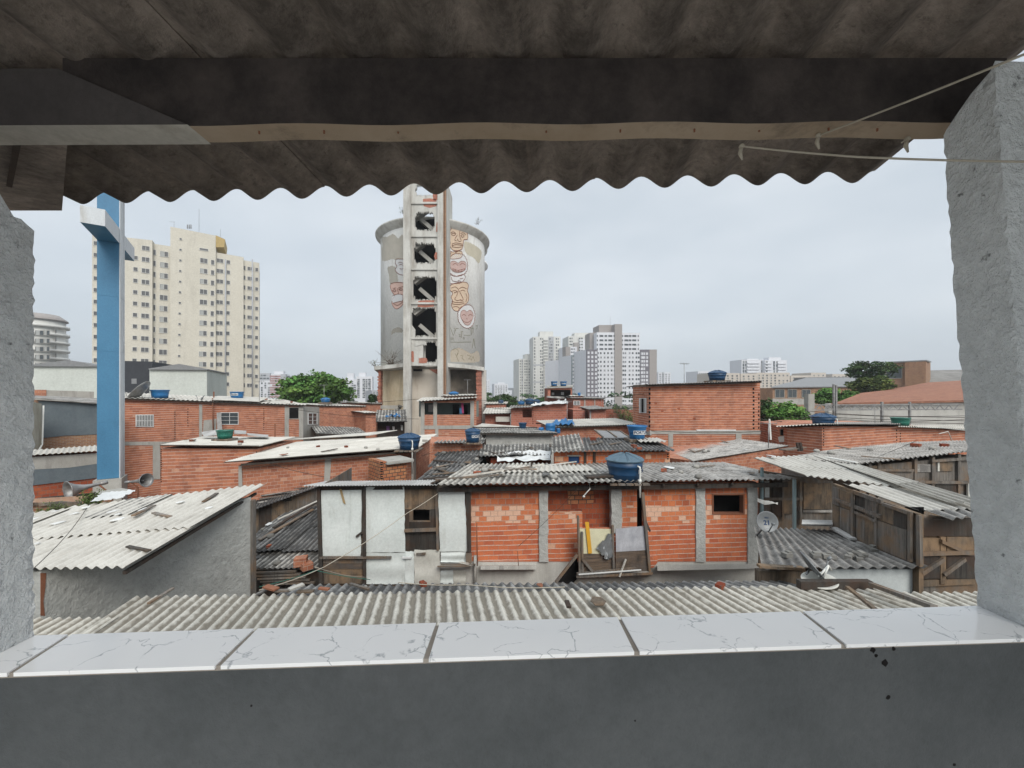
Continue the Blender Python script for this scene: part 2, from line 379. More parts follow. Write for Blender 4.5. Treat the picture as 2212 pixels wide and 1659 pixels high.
M['metal'] = weath('painted_tin_panel', (.58, .63, .61), (.68, .72, .70), 1.2, .4, (.3, .27, .2), 2.5, True, .6, .25, .01, 14, .4, .55, .75)
M['metalw'] = weath('cream_tin_panel', (.5, .5, .45), (.58, .57, .52), 1.2, .4, (.3, .25, .2), 2.5, True, .6, .2, .01, 14, .4, .55, .75)
M['wood'] = woodm('weathered_boards', (.085, .077, .069), (.20, .182, .162), (.19, .13, .085))
M['woodb'] = woodm('brown_boards', (.075, .06, .048), (.17, .135, .10), (.23, .155, .095), 1, True)
M['woodd'] = woodm('black_boards', (.03, .028, .026), (.075, .068, .06), (.06, .04, .03))
M['woodh'] = woodm('horizontal_boards', (.07, .055, .045), (.18, .13, .09), (.10, .085, .075), 1, False)
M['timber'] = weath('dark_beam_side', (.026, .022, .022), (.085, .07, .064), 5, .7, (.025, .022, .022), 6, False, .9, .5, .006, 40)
M['timberl'] = woodm('beam_underside_lit', (.30, .23, .16), (.40, .32, .24), (.34, .27, .2), 2, False)  # paler than the side: daylight on the beam's underside put into the colour
M['timberw'] = weath('lit_plank_underside', (.40, .38, .34), (.5, .48, .43), 4, .5, (.2, .17, .13), 9, False, .85, .4, .004, 50)  # pale tone is the light on the plank's underside, put in as colour
M['tank'] = plain('blue_tank_plastic', (.008, .048, .115), .45, .5)
M['tankb'] = plain('bright_blue_tank', (.015, .13, .32), .42, .5)
M['tankg'] = plain('green_tank_plastic', (.01, .12, .085), .45, .5)
M['lid'] = plain('grey_blue_lid', (.07, .12, .16), .5, .5)
M['bluep'] = weath('blue_cross_paint', (.045, .165, .29), (.06, .2, .34), .8, .4, (.03, .10, .18), 1.2, True, .5, .1, .01, 20, .4)
M['whitec'] = weath('shade_tinted_cross_paint', (.52, .55, .57), (.60, .63, .65), 1, .45, (.25, .2, .12), 2, True, .6)  # white paint greyed towards blue: the arm's shade put into its colour
M['rope'] = plain('rope', (.42, .38, .31), .9)
M['rust'] = plain('rusty_metal', (.22, .09, .05), .9)
M['steel'] = weath('worn_steel', (.2, .2, .2), (.38, .38, .37), 3, .5, (.12, .06, .04), 4, False, .5, .2, .005, 30, .5, .5, .7, .6)
M['silver'] = weath('dish_metal', (.14, .15, .155), (.20, .21, .215), 3, .4, (.15, .13, .11), 5, False, .5, .1, .005, 30, .5, .55, .75, .3)
M['leaf'] = flat('leaves', (.095, .19, .05), .8, .2)
M['leafd'] = flat('dark_leaves', (.05, .09, .035), .8, .2)
M['leafy'] = flat('yellow_green_leaves', (.085, .12, .035), .8, .2)
M['bark'] = woodm('bark', (.06, .05, .04), (.12, .1, .08), (.09, .075, .06))
M['twig'] = flat('dry_twigs', (.14, .11, .085), .9)
M['corrm2'] = corrm('beige_grey_fibre_cement', (.40, .385, .35), (.56, .54, .48), (.10, .095, .088), .85, .46, .66, 2.0, .8)
M['bluegrey2'] = plain('grey_green_pipe', (.2, .27, .28), .5)
M['brickp'] = brickm('main_block_peach', (.58, .20, .09), (.48, .15, .075), (.42, .27, .2), .235, .155, .009, (.66, .42, .30), .80, .2, row=((.52, .38, .3), .018))
M['planks'] = weath('plank_side', (.075, .067, .067), (.11, .098, .094), 4, .5, (.05, .045, .045), 6, False, .9, .4, .006, 40)
M['streak'] = flat('rust_streak', (.34, .25, .13), .8)
# ================================================================== SETTING: ground
mb = MB(); mb.add([(-1300, -100, 0), (1300, -100, 0), (1300, 1400, 0), (-1300, 1400, 0)], [(0, 1, 2, 3)])
M['ground'] = weath('packed_dirt', (.13, .115, .10), (.2, .18, .155), .3, .5, (.07, .065, .06), .8, False)
tag(mb.build('ground', M['ground']), kind='structure')

# ================================================================== THE VERANDA THE PICTURE IS TAKEN FROM
z0 = CZ
# --- low wall (parapet) under the sill
nl, nr = Vector((-.9156, .7036)), Vector((1.0453, .8034)); fl, fr = Vector((-1.0, .8126)), Vector((1.108, .928))
def ext(a, b, t): return a+(b-a)*t
A0, A1 = ext(nl, nr, -1.15), ext(nl, nr, 2.1); B0, B1 = ext(fl, fr, -1.05), ext(fl, fr, 2.0)
nn = Vector((-(A1-A0).y, (A1-A0).x)).normalized()*.012
mb = MB()
pts = [A0+nn*.3, A1+nn*.3, B1-nn*.5, B0-nn*.5]
mb.hexa([(p.x, p.y, 0) for p in pts], [(p.x, p.y, z0-.512) for p in pts])
t = TH('parapet_wall', 'dark grey painted low wall below the marble tiled sill, with small black spots', 'wall', (0, .75, 0))
t.part(mb, 'wall', M['parapet'])
wv = W(0, .7036, 2212, .8034)
wv2 = wv
for x, y, r in ((1912, 1432, 8), (1919, 1507, 5), (1886, 1404, 6), (1893, 1416, 4), (1931, 1402, 4), (1372, 1557, 2), (543, 1525, 2.5), (2062, 1652, 3), (1770, 1395, 3)):
    q = []
    for k in range(9):
        a = 2*math.pi*k/9; rr = r*U(.7, 1.2); q.append((x+rr*math.cos(a), y+rr*1.1*math.sin(a)))
    sp = MB(); panel(sp, wv, q, -.0030, .004); t.part(sp, 'paint_spot', M['dark'])
# --- sill tiles, marble pattern
def marble():
    m, n, l, b = nodes('marble_tile'); t = n.new('ShaderNodeTexCoord').outputs['Object']
    w1 = n.new('ShaderNodeTexNoise'); w1.inputs['Scale'].default_value = 9; w1.inputs['Detail'].default_value = 5; l.new(t, w1.inputs['Vector'])
    v = n.new('ShaderNodeVectorMath'); v.operation = 'SCALE'; v.inputs['Scale'].default_value = .16; l.new(w1.outputs['Color'], v.inputs[0])
    a = n.new('ShaderNodeVectorMath'); l.new(t, a.inputs[0]); l.new(v.outputs[0], a.inputs[1])
    mp = n.new('ShaderNodeMapping'); mp.inputs['Rotation'].default_value = (0, 0, .5); mp.inputs['Scale'].default_value = (1, 1.9, 1); l.new(a.outputs[0], mp.inputs[0])
    vo = n.new('ShaderNodeTexVoronoi'); vo.feature = 'DISTANCE_TO_EDGE'; vo.inputs['Scale'].default_value = 7.5; l.new(mp.outputs[0], vo.inputs['Vector'])
    br = ramp(n, l, noise(n, l, t, 13, 5, .7), .47, .56)
    vein = ramp(n, l, vo.outputs['Distance'], .0, .02, (1, 1, 1), (0, 0, 0))
    f = math_(n, l, 'MULTIPLY', math_(n, l, 'MULTIPLY', vein, br), .75)
    base = ramp(n, l, noise(n, l, t, 3, 4), .3, .7, (.86, .875, .885), (.92, .925, .93))
    col = mix(n, l, f, base, (.22, .25, .28))
    finish(n, l, b, col, None, rough=.14, spec=.6); return m
M['marble'] = marble(); M['grout'] = weath('grout', (.28, .25, .22), (.36, .33, .29), 20, .3, rough=.95, streak=False)
near = lambda px: nl+(nr-nl)*(((px-CX)/F - nl.x/nl.y) and 0)
def on_line(a, b, k):     # point of line a-b whose x/y ratio is k
    d = b-a; s = (k*a.y-a.x)/(d.x-k*d.y); return a+d*s
cuts_n = [-140, 22, 470, 920, 1376, 1823, 2330]; cuts_f = [-40, 151, 553, 946, 1337, 1731, 2190]
ts = TH('window_sill', 'white marble pattern tiled window sill across the foreground, with brown grout joints', 'sill', (0, .8, z0-.512))
gm = MB()
q = [A0+nn*.35, A1+nn*.35, B1-nn*.45, B0-nn*.45]
gm.hexa([(p.x, p.y, z0-.512) for p in q], [(p.x, p.y, z0-.503) for p in q])
ts.part(gm, 'grout', M['grout'])
for i in range(6):
    g = .005 if i not in (2,) else .005
    a = on_line(nl, nr, (cuts_n[i]-CX)/F); b = on_line(nl, nr, (cuts_n[i+1]-CX)/F)
    c = on_line(fl, fr, (cuts_f[i+1]-CX)/F); d = on_line(fl, fr, (cuts_f[i]-CX)/F)
    e = (b-a).normalized()
    a2, b2, c2, d2 = a+e*.0055, b-e*.0055, c-e*.004, d+e*.004
    tm = MB()
    lo = [Vector((p.x, p.y, z0-.507)) for p in (a2, b2, c2, d2)]; hi = [Vector((p.x, p.y, z0-.5)) for p in (a2, b2, c2, d2)]
    tm.hexa(lo, hi)
    o = ts.part(tm, 'tile', M['marble'])
# --- pillars
def rough_slab(mb, pts, ext, n=26, amp=.004, m=10):
    pass
def pillar(name, label, corners, zb, ztop, seedv, mats, nz_=70, nx=14, chip=.0028):
    """four-sided plastered pillar with an uneven arris; corners = function(z)->4 xy points, ztop(i) per corner"""
    rnd = random.Random(seedv); vs = []; rows = nz_+1; per = 4*nx
    off = {}
    for r in range(rows):
        s = r/nz_
        for k in range(per):
            c = k//nx; f = (k % nx)/nx
            zt = ztop[c]+(ztop[(c+1) % 4]-ztop[c])*f; z = zb+(zt-zb)*s
            C = corners(z); a, b = Vector(C[c]), Vector(C[(c+1) % 4]); p = a+(b-a)*f; ctr = (Vector(C[0])+Vector(C[2]))/2
            j = rnd.uniform(-1, 1)*chip*(1.0 if (k % nx) in (0,) else .15)
            if k % nx == 0: j -= abs(rnd.gauss(0, 1))*chip*.5
            p = p+(p-ctr).normalized()*j
            if s == 1: z += rnd.uniform(-.012, .012)
            vs.append((p.x, p.y, z))
    fs = []
    for r in range(rows-1):
        for k in range(per): fs.append((r*per+k, r*per+(k+1) % per, (r+1)*per+(k+1) % per, (r+1)*per+k))
    fs.append(tuple(range((rows-1)*per, rows*per)))
    mb = MB(); mb.add(vs, fs, 0, 1, False)
    t = TH(name, label, 'pillar', (sum(Vector(c).x for c in corners(zb))/4, sum(Vector(c).y for c in corners(zb))/4, zb))
    t.part(mb, 'shaft', mats); return t
def lc(z):
    x = -.988-.00*(z-z0); return [(x, .66), (x+.002, .812), (-3.2, .72), (-3.2, .58)]
pl = pillar('plastered_pillar', 'rough grey plastered pillar at the left end of the marble sill, broken at its top', lc, z0-.4995, [z0+.45, z0+.335, z0+.40, z0+.5], 3, M['plaster'])
def rc(z):
    h = (z-(z0-.5))/1.05
    xf = 1.098-.078*h; xn = 1.100-.082*h
    return [(xf, .928), (xn, .822-.03*h*0), (3.2, .90), (3.2, 1.04)]
pr = pillar('plastered_pillar', 'pitted grey plastered pillar at the right end of the sill, where the clothesline ends', rc, z0-.4995, [z0+.60, z0+.685, z0+.9, z0+.9], 5, M['plaster'])
# --- roof canopy
dv = Vector((.115, 1, -.088))
ev0 = P(135, 427, 1.55); ev1 = P(1891, 383, 1.475)
can = TH('canopy_roof', 'dark corrugated roof seen from below over the window, wavy edge against the sky', 'roof', (0, 0, z0+.8))
ns = 3
wv_n = round((ev1-ev0).length/.1775)
# phase: a crest as seen from below stands at px 1866
for i in range(ns):
    a = ev0.lerp(ev1, i/ns); b = ev0.lerp(ev1, (i+1)/ns); a.z += .004*i; b.z += .004*i
    mb = MB(); corr(mb, a, b, a-dv*2.35, b-dv*2.35, lam=.1775, amp=.0235, sheet=9, rows=1, tv=.06, seg=16, lift=0)
    can.part(mb, 'roof_sheet', M['canopy'])
mb = MB(); mb.prism([P(-420, 300, 1.03), P(-420, 455, 1.56), P(134, 455, 1.56), P(146, 300, 1.03)], (0, 0, .012))
can.part(mb, 'flat_sheet', M['canopy'])
mb = MB(); a2 = P(38, 305, 1.02); b2 = P(20, 402, 1.3)
mb.beam(a2, b2, .012, .006); can.part(mb, 'joint_strip', M['woodd'])
mb = MB(); a = ev1-dv*.55; 
mb.prism([a+Vector((0, 0, .0)), a-dv*2.1, a-dv*2.1+Vector((3, 0, .02)), a+Vector((3, -.15, .02))], (0, 0, .02))
can.part(mb, 'side_sheet', M['canopy'])
mb = MB(); a = ev0-dv*.5
mb.prism([a, a-dv*2.1, a-dv*2.1+Vector((-2.5, 0, .02)), a+Vector((-2.5, 0, .02))], (0, 0, .02))
can.part(mb, 'side_sheet', M['canopy'])
# --- beam
bt = TH('roof_beam', 'long dark timber beam under the canopy with a paler nail-pocked underside', 'beam', (0, .98, z0+.65))
def bpt(px, py, d): return P(px, py, d)
n1, n2 = P(330, 271, .95), P(2200, 262, .95)
def slab(mb, x1, x2, z1, z2, y1, y2, mi=0):
    mb.hexa([(x1, y1, z1), (x2, y1, z1), (x2, y2, z1), (x1, y2, z1)], [(x1, y1, z2), (x2, y1, z2), (x2, y2, z2), (x1, y2, z2)], mi)
mb = MB()
xa = (135-CX)/F*.95; xb = (2175-CX)/F*.95; zb1, zb2 = n1.z, n2.z
N_ = 40
for i in range(N_):
    s0, s1 = i/N_, (i+1)/N_; X0 = xa+(xb-xa)*s0; X1 = xa+(xb-xa)*s1
    Z0 = zb1+(zb2-zb1)*s0+.003*math.sin(i*.8); Z1 = zb1+(zb2-zb1)*s1+.003*math.sin((i+1)*.8)
    mb.hexa([(X0, .95, Z0), (X1, .95, Z1), (X1, 1.012, Z1), (X0, 1.012, Z0)], [(X0, .95, z0+.81), (X1, .95, z0+.81), (X1, 1.012, z0+.81), (X0, 1.012, z0+.81)])
    # underside face gets the second material
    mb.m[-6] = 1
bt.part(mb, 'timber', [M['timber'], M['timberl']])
for px, py in ((1790, 275), (1895, 283), (1500, 292), (1340, 280), (700, 283), (560, 281), (1180, 287), (1640, 279), (860, 278)):
    p = P(px, py, .975); p.z = zb1+(zb2-zb1)*((p.x-xa)/(xb-xa))
    nl_ = MB(); nl_.tube([p+Vector((0, 0, .01)), p-Vector((0, 0, .006))], .0022, 6); bt.part(nl_, 'nail', M['rust'])
# scarfed end piece at the left
mb = MB(); th = .0
w2 = W(0, .945, 400, .945)
poly = [(-300, 148), (125, 148), (405, 269), (-300, 272)]
mb.prism([w2.pt(x, y) for x, y in poly], Vector((0, .075, 0))); 
mb.m[-2] = 1
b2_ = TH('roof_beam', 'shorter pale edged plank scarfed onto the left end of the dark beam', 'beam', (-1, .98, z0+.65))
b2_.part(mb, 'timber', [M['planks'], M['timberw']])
# --- ropes
def rope(name, label, pts, r=.0028, knots=True, mat='rope', cat='clothesline'):
    t = TH(name, label, cat, pts[0]); m = MB(); full = []
    for a, b in zip(pts, pts[1:]):
        a = Vector(a); b = Vector(b)
        for k in range(12): full.append(a.lerp(b, k/12)-Vector((0, 0, .006*math.sin(math.pi*k/12)*(b-a).length)))
    full.append(Vector(pts[-1])); m.tube(full, r, 8); t.part(m, 'cord', M[mat])
    if knots:
        k = MB(); p = Vector(pts[0]); k.lathe(p, [(0, -.007), (.006, -.003), (.007, 0), (.005, .004), (0, .007)], 8)
        k.tube([p+Vector((0, 0, 0)), p+Vector((-.004, 0, -.018)), p+Vector((.002, 0, -.034))], [.004, .005, .002], 6)
        t.part(k, 'knot', M[mat])
    return t
rope('clothesline', 'beige rope rising from the beam to the upper right corner', [P(1768, 293, .99), P(2260, 98, .62)], .0022)
rope('clothesline', 'beige rope running level from the beam across the top of the right pillar', [P(1602, 316, .985), P(1850, 339, .86), P(2260, 350, .76)], .0022)
rope('rope_knot', 'frayed end of rope hanging from the beam near the right pillar', [P(1960, 300, .99), P(1948, 308, .985)], .002, True, cat='rope')
# --- the room behind the camera (unseen; walls and floor whitened to bounce light)
rt = TH('veranda_room', 'unseen room with white walls and floor to bounce light, behind the parapet wall', 'room', (0, -1, 0))
mb = MB(); mb.box((0, -2.9, 3.0), (7.4, .15, 6.0)); rt.part(mb, 'back_wall', M['parapet'])
for sx in (-1, 1): mb = MB(); mb.box((sx*3.3, -1.1, 4.7), (.15, 3.4, 9.4)); rt.part(mb, 'side_wall', M['white'])
mb = MB(); mb.box((0, -1.1, z0-1.55), (6.4, 3.4, .12)); rt.part(mb, 'floor_slab', M['white'])
# ================================================================== FAR CITY
def window_mesh(wd, ht, kind):
    """frame with a pane set in it, standing in the x-z plane, facing -y"""
    f = MB(); fr = min(.09, wd*.12)
    f.box((0, -.03, ht/2), (wd, .10, fr)); f.box((0, -.03, -ht/2), (wd+.12, .16, fr))
    f.box((-wd/2, -.03, 0), (fr, .098, ht-fr)); f.box((wd/2, -.03, 0), (fr, .098, ht-fr))
    if kind in ('slide', 'slidel'): f.box((0, -.02, 0), (fr*.8, .06, ht-fr))
    f.box((0, .0, 0), (wd-fr, .03, ht-fr), mi=1)
    if kind == 'slide': f.box((-wd*.23, -.02, 0), (wd*.4, .02, ht-fr*1.5), mi=2)
    return f
def mesh_only(mb, name, mats):
    o = mb.build(name, mats); me = o.data; bpy.data.objects.remove(o); return me
class Windows:
    """puts windows on a facade: up to `cap` as parts, the rest as one stuff part"""
    def __init__(s, th, w, cap=100, mats=None): s.th = th; s.w = w; s.n = 0; s.cap = cap; s.cache = {}; s.rest = MB(); s.mats = mats or [M['conc'], M['glass'], M['glassl']]; s.used = False
    def put(s, px, py, wd, ht, kind='open', off=.0):
        k = (round(wd, 2), round(ht, 2), kind); p = s.w.pt(px, py, off+.02)
        ang = math.atan2(s.w.N3.y, s.w.N3.x)+math.pi/2; rot = Matrix.Rotation(ang, 3, 'Z')
        if k not in s.cache: mbb = window_mesh(wd, ht, kind); s.cache[k] = (mesh_only(mbb, 'window', s.mats), mbb)
        if s.n < s.cap:
            o = bpy.data.objects.new('window', s.cache[k][0]); COL.objects.link(o); o.parent = s.th.o
            o.location = p-s.th.b; o.rotation_euler = (0, 0, ang); s.n += 1
        else:
            mbb = s.cache[k][1]; b = len(s.rest.v); s.rest.v += [p+rot @ v for v in mbb.v]
            s.rest.f += [[b+i for i in f] for f in mbb.f]; s.rest.m += mbb.m; s.rest.t += mbb.t; s.rest.sm += mbb.sm; s.used = True
    def done(s):
        if s.used: tag(s.th.part(s.rest, 'windows', s.mats), kind='stuff')
def block(mb, w, x1, x2, y1, y2, depth, off=0, mi=0, t=1.0, zb=0):
    return solid(mb, w, x1, x2, y1, y2, depth, zb, 0, mi, t, off)
M['cream'] = weath('cream_render', (.52, .49, .415), (.60, .57, .49), .12, .45, (.2, .18, .15), .15, True, .9, .15, .01, 3, .3, .5, .75)
M['offw'] = weath('off_white_render', (.55, .55, .52), (.62, .62, .59), .2, .3, (.25, .25, .24), .3, True, .9, .1, .01, 4)
M['offg'] = weath('pale_green_grey_render', (.50, .53, .49), (.56, .59, .55), .3, .3, (.22, .23, .2), .4, True, .9, .1, .01, 4)
M['purp'] = plain('purple_grey_render', (.15, .14, .16), .9); M['greeng'] = plain('green_grey_render', (.20, .24, .25), .9)
M['taupe'] = plain('taupe_render', (.30, .275, .26), .9); M['farw'] = plain('far_white', (.62, .63, .66), .9)
M['farg'] = plain('far_grey', (.38, .39, .41), .9); M['beige'] = plain('beige_render', (.50, .45, .39), .9)
M['black'] = plain('dark_grey_cladding', (.035, .038, .045), .8)
M['slate'] = plain('grey_roofing', (.22, .225, .23), .9)
# ---- tall cream apartment building
w = W(200, 95, 560, 113); b = w.ptz(380, 0)
T = TH('apartment_building', 'tall cream apartment building with rows of small windows, behind the blue cross', 'building', b)
m = MB()
block(m, w, 199, 329, 505, 519, 14); block(m, w, 329, 368, 526, 532, 14, -1.2)
block(m, w, 368, 466, 489.5, 509, 16, .25); block(m, w, 466, 526, 545, 555.5, 14, -.6); block(m, w, 526, 560, 562, 568, 14, -1.4)
T.part(m, 'wall', M['cream'])
m = MB(); m.prism([w.pt(466, 508, .2), w.pt(486, 517, .2), w.pt(484, 534, .2), w.pt(466.5, 534, .2)], w.N3*-8); T.part(m, 'roof_overhang', plain('ochre_soffit', (.42, .31, .13), .8))
m = MB()
for x, y in ((522, 557), (545, 568)): m.tube([w.pt(x if x > 530 else 487, 560, -.1), w.ptz(x if x > 530 else 487, 2, -.1)], .16, 6)
T.part(m, 'drainpipe', M['farg'])
ws = Windows(T, w, 100, [M['offw'], flat('tower_glass', (.09, .092, .095), .3, .5), M['glassl']])
Z1 = lambda a, b: (a*.2833, 387+b*.2833)
cols = [(735, 735, 1.0, 490, 89, 11, 1.0, 'open', 0), (1035, 1025, .85, 600, 87, 10, 1.0, 'open', 0), (1112, 1103, 1.5, 527, 86, 11, 1.15, 'slidel', 0),
        (1174, 1167, .8, 558, 84, 11, 1.4, 'open', -1.2), (1253, 1240, 1.6, 572, 83, 12, 1.35, 'slide', -1.2), (1378, 1365, .5, 457, 81, 12, .5, 'open', .25),
        (1555, 1545, 1.6, 622, 79, 11, 1.3, 'slide', .25), (1622, 1613, .75, 635, 78, 13, 1.3, 'open', .25), (1678, 1668, 1.5, 622, 79, 13, 1.1, 'slidel', -.6),
        (1742, 1734, .8, 633, 77.5, 13, 1.05, 'open', -.6), (1864, 1860, .55, 677, 74.5, 13, 1.2, 'open', -1.4), (1909, 1905, 1.4, 684, 74, 13, 1.05, 'slidel', -1.4), (1958, 1955, .75, 690, 74, 13, 1.05, 'open', -1.4)]
ws.put(*Z1(1555, 537), 1.9, .6, 'open', .25)
for xa_, xb_, wd, y0, dy, n_, ht, kd, off in cols:
    for k in range(n_):
        x, y = Z1(xa_+(xb_-xa_)*k/n_, y0+dy*k)
        if 214 < x < 258 or y > 868: continue
        kk = kd
        if kd == 'slide' and R() < .35: kk = 'slidel'
        ws.put(x, y, wd, ht, kk, off)
ws.done()
m = MB(); a = w.pt(430, 500, -3); m.tube([a, a+Vector((0, 0, 6.2))], .05, 4)
a = w.pt(376, 491, -3); m.tube([a, a+Vector((0, 0, 1.6))], .04, 4); m.beam(a+Vector((-1.3, 0, 1.5)), a+Vector((.2, 0, 1.4)), .05)
for dx in (-.5, 0, .45): a = w.pt(409, 494, -3)+Vector((dx, 0, 0)); m.tube([a, a+Vector((0, 0, 1.1))], .13, 5)
a = w.pt(476, 512, -3); m.tube([a, a+Vector((0, 0, 2.2))], .04, 4)
T.part(m, 'antenna', M['slate'])
# ---- round cornered balcony building at far left
T = TH('apartment_building', 'white building with curved balcony corners just right of the left pillar', 'building', P(95, 850, 150).xy.to_3d())
m = MB(); c = P(84, 850, 152); c.z = 0
zt = P(0, 690, 150).z
m.lathe(c, [(7, 0), (7, zt)], 28)
w = W(122, 152, 150, 166); block(m, w, 121, 148, 702, 726, 10)
T.part(m, 'wall', M['offw'])
for k in range(7):
    z = P(0, 702+k*17.5, 150).z; bm = MB(); bm.lathe(c, [(7, z-.9), (8.1, z-.8), (8.1, z+.1), (7.9, z+.1), (7.9, z-.6), (7, z-.6)], 28); T.part(bm, 'balcony', M['offw'])
bm = MB(); bm.lathe(c, [(6, zt), (7.7, zt-.2), (7.7, zt+.2), (5.4, zt+2.2), (0, zt+2.4)], 28); T.part(bm, 'roof', M['taupe'])
ws = Windows(T, w)
for k in range(7):
    for x in (120, 127, 134, 141): ws.put(x, 716+k*17.3+(x-120)*.42, 1.3, 1.6, 'open')
ws.w = W(72, 145.2, 118, 146.8)
for k in range(6):
    for x, wd in ((86, 2.6), (101, 1.8)): ws.put(x, 722-3+k*17.5, wd, 1.7, 'slide', .55)
ws.done()
# ---- warehouses
def gable(mb, w, x1, xm, x2, ye, yp, depth, mi=0, off=.4):
    a, b, c = w.pt(x1, ye, off), w.pt(xm, yp, off), w.pt(x2, ye+1, off); e = w.N3*-depth
    mb.prism([a, b, c, c-Vector((0, 0, .15)), a-Vector((0, 0, .15))], e, mi)
w = W(70, 60, 330, 66)
T = TH('warehouse', 'pale windowless warehouse wall with low grey gable roof, left of the blue cross', 'building', w.ptz(140, 0))
m = MB(); block(m, w, 60, 210, 789, 792, 14); T.part(m, 'wall', M['offg'])
m = MB(); gable(m, w, 58, 148, 214, 789, 778, 14); T.part(m, 'roof', M['slate'])
w = W(262, 63, 330, 64.5)
T = TH('warehouse', 'dark charcoal windowless block between the blue cross and the pale warehouse', 'building', w.ptz(290, 0))
m = MB(); block(m, w, 262, 329, 779.5, 781, 12); T.part(m, 'wall', M['black']); m = MB(); panel(m, w, rect(284, 818, 295, 829), .06, .05); T.part(m, 'window', M['slate'])
w = W(323, 59, 447, 62)
T = TH('warehouse', 'pale windowless warehouse with low grey gable roof, in front of the cream apartment building', 'building', w.ptz(385, 0))
m = MB(); block(m, w, 323, 447, 796, 798, 14); T.part(m, 'wall', M['offg'])
m = MB(); gable(m, w, 321, 387, 449, 796, 786, 14); T.part(m, 'roof', M['slate'])
# ---- generic far tower
def tower(label, x1, x2, yt, d, mat, rows=12, cols_=4, y1=None, pent=None, side=None, group='far towers on the skyline', wsz=(1.4, 1.3), d2=None, balc=None, bands=(), cap=100, winmat=None, skip=(), strips=()):
    w = W(x1, d, x2, d2 or d*1.01); T = TH('tower_block', label, 'tower', w.ptz((x1+x2)/2, 0), group)
    m = MB(); block(m, w, x1, x2, yt, yt, 18)
    if pent: block(m, w, pent[0], pent[1], pent[2], pent[2], 8, -3)
    T.part(m, 'wall', mat)
    for (a, b_, ya, mt, off) in strips:
        m = MB(); block(m, w, a, b_, ya, ya, .6 if off < .5 else 6, off); T.part(m, 'wall_strip', mt)
    ws = Windows(T, w, cap, winmat or [mat, M['glass'], M['glassl']]); y1 = y1 or yt+5
    dy = (862-y1)/max(1, rows)
    for i in range(cols_ if isinstance(cols_, int) else len(cols_)):
        x = x1+(x2-x1)*(i+.6)/(cols_+.2) if isinstance(cols_, int) else cols_[i]
        for r in range(rows):
            if R() < .04: continue
            off = 0
            for (a, b_, ya, mt, o2) in strips:
                if a <= x <= b_: off = o2
            ws.put(x, y1+dy*r, wsz[0], wsz[1], 'slide' if R() < .5 else 'open', off)
    ws.done()
    if balc:
        for (a, b_) in balc:
            for r in range(rows):
                m = MB(); m.prism([w.pt(a, y1+dy*r+1.0, 1.1), w.pt(b_, y1+dy*r+1.0, 1.1), w.pt(b_, y1+dy*r+3.4, 1.1), w.pt(a, y1+dy*r+3.4, 1.1)], w.N3*-1.1); T.part(m, 'balcony', mat)
    for (ya, yb_) in bands:
        m = MB(); panel(m, w, rect(x1, ya, x2, yb_), .12, .15); T.part(m, 'band', M['farg'])
    return T, w
C3 = lambda zx, zy=0: 1050.7+zx*.2
Y3 = lambda zy: 691.3+zy*.2
tower('pale grey slab tower, leftmost of the tower cluster right of the silo', 1121, 1152, 775, 340, M['offw'], 14, [1124, 1128, 1134, 1138, 1143, 1148], pent=(1135, 1152, 765), wsz=(1.1, 1.2), strips=((1127, 1129.5, 775, M['farg'], .3),))
tower('tall cream grey tower with a dark vertical strip and stacked central balconies', 1152, 1211, 727, 330, M['offw'], 20, [1155, 1168, 1172, 1188, 1192, 1202, 1206], pent=(1166, 1195, 716), wsz=(1.2, 1.4), strips=((1185, 1196, 727, M['farg'], .4),), balc=[(1174, 1184)], bands=((787, 790), (824, 827)))
tower('grey tower with a stepped top, behind the white tower block', 1228, 1276, 726, 345, M['offw'], 20, [1232, 1235, 1252, 1257, 1266, 1270], pent=(1241, 1290, 719), wsz=(1.6, 1.3), strips=((1240, 1250, 740, M['taupe'], 2), (1252, 1274, 733, M['farw'], 1.5)))
tower('small taupe and white tower half hidden in the middle of the cluster', 1222, 1246, 749, 320, M['farw'], 16, [1235, 1240], wsz=(2.0, 1.0), strips=((1222, 1232, 749, M['taupe'], .5),))
tower('distant grey tower top showing behind the low green grey blocks', 1210, 1224, 767, 380, M['taupe'], 10, 2)
for lab, xs, yt, d, mt in (('narrow white block with a green grey side, lowest of the three', (1207, 1216, 1225), 777, 280, 'greeng'),
                           ('middle white block with a green grey side', (1225, 1235, 1256), 767, 265, 'greeng'),
                           ('white block with a purple grey side, against the white tower block', (1256, 1267, 1291), 755, 249, 'purp')):
    n_ = 2 if xs[2]-xs[1] < 12 else 3
    cw = [xs[1]+(xs[2]-xs[1])*(k+.55)/n_ for k in range(n_)]
    tower(lab+' in the tower cluster', xs[1], xs[2], yt, d, M['farw'], 11, cw, y1=yt+7, wsz=(1.3, 1.5), winmat=[M['farw'], M['farw'], M['farg']], strips=((xs[1], xs[2], yt, M[mt], .35),))
# main white tower
w = W(1289, 258, 1382, 262)
T = TH('tower_block', 'large white tower block with taupe stair shaft, tallest of the cluster right of the silo', 'tower', w.ptz(1336, 0))
m = MB(); block(m, w, 1289, 1328, 718, 718, 18); block(m, w, 1344, 1382, 719, 719, 18); T.part(m, 'wall', M['farw'])
m = MB(); block(m, w, 1328, 1344, 700, 700, 19, .6); block(m, w, 1294, 1330, 702, 702, 12, -4); T.part(m, 'stair_shaft', M['taupe'])
m = MB(); block(m, w, 1274, 1289, 719, 718, 10, -6); T.part(m, 'side_wing', M['taupe'])
ws = Windows(T, w, 100, [M['farw'], M['glass'], M['farg']])
for r in range(13):
    for x in (1205, 1235, 1275, 1313, 1352, 1382, 1478, 1500, 1545, 1580, 1620, 1645):
        ws.put(C3(x), Y3(358+46.8*r), 1.25, 1.35, 'slide' if R() < .4 else 'open')
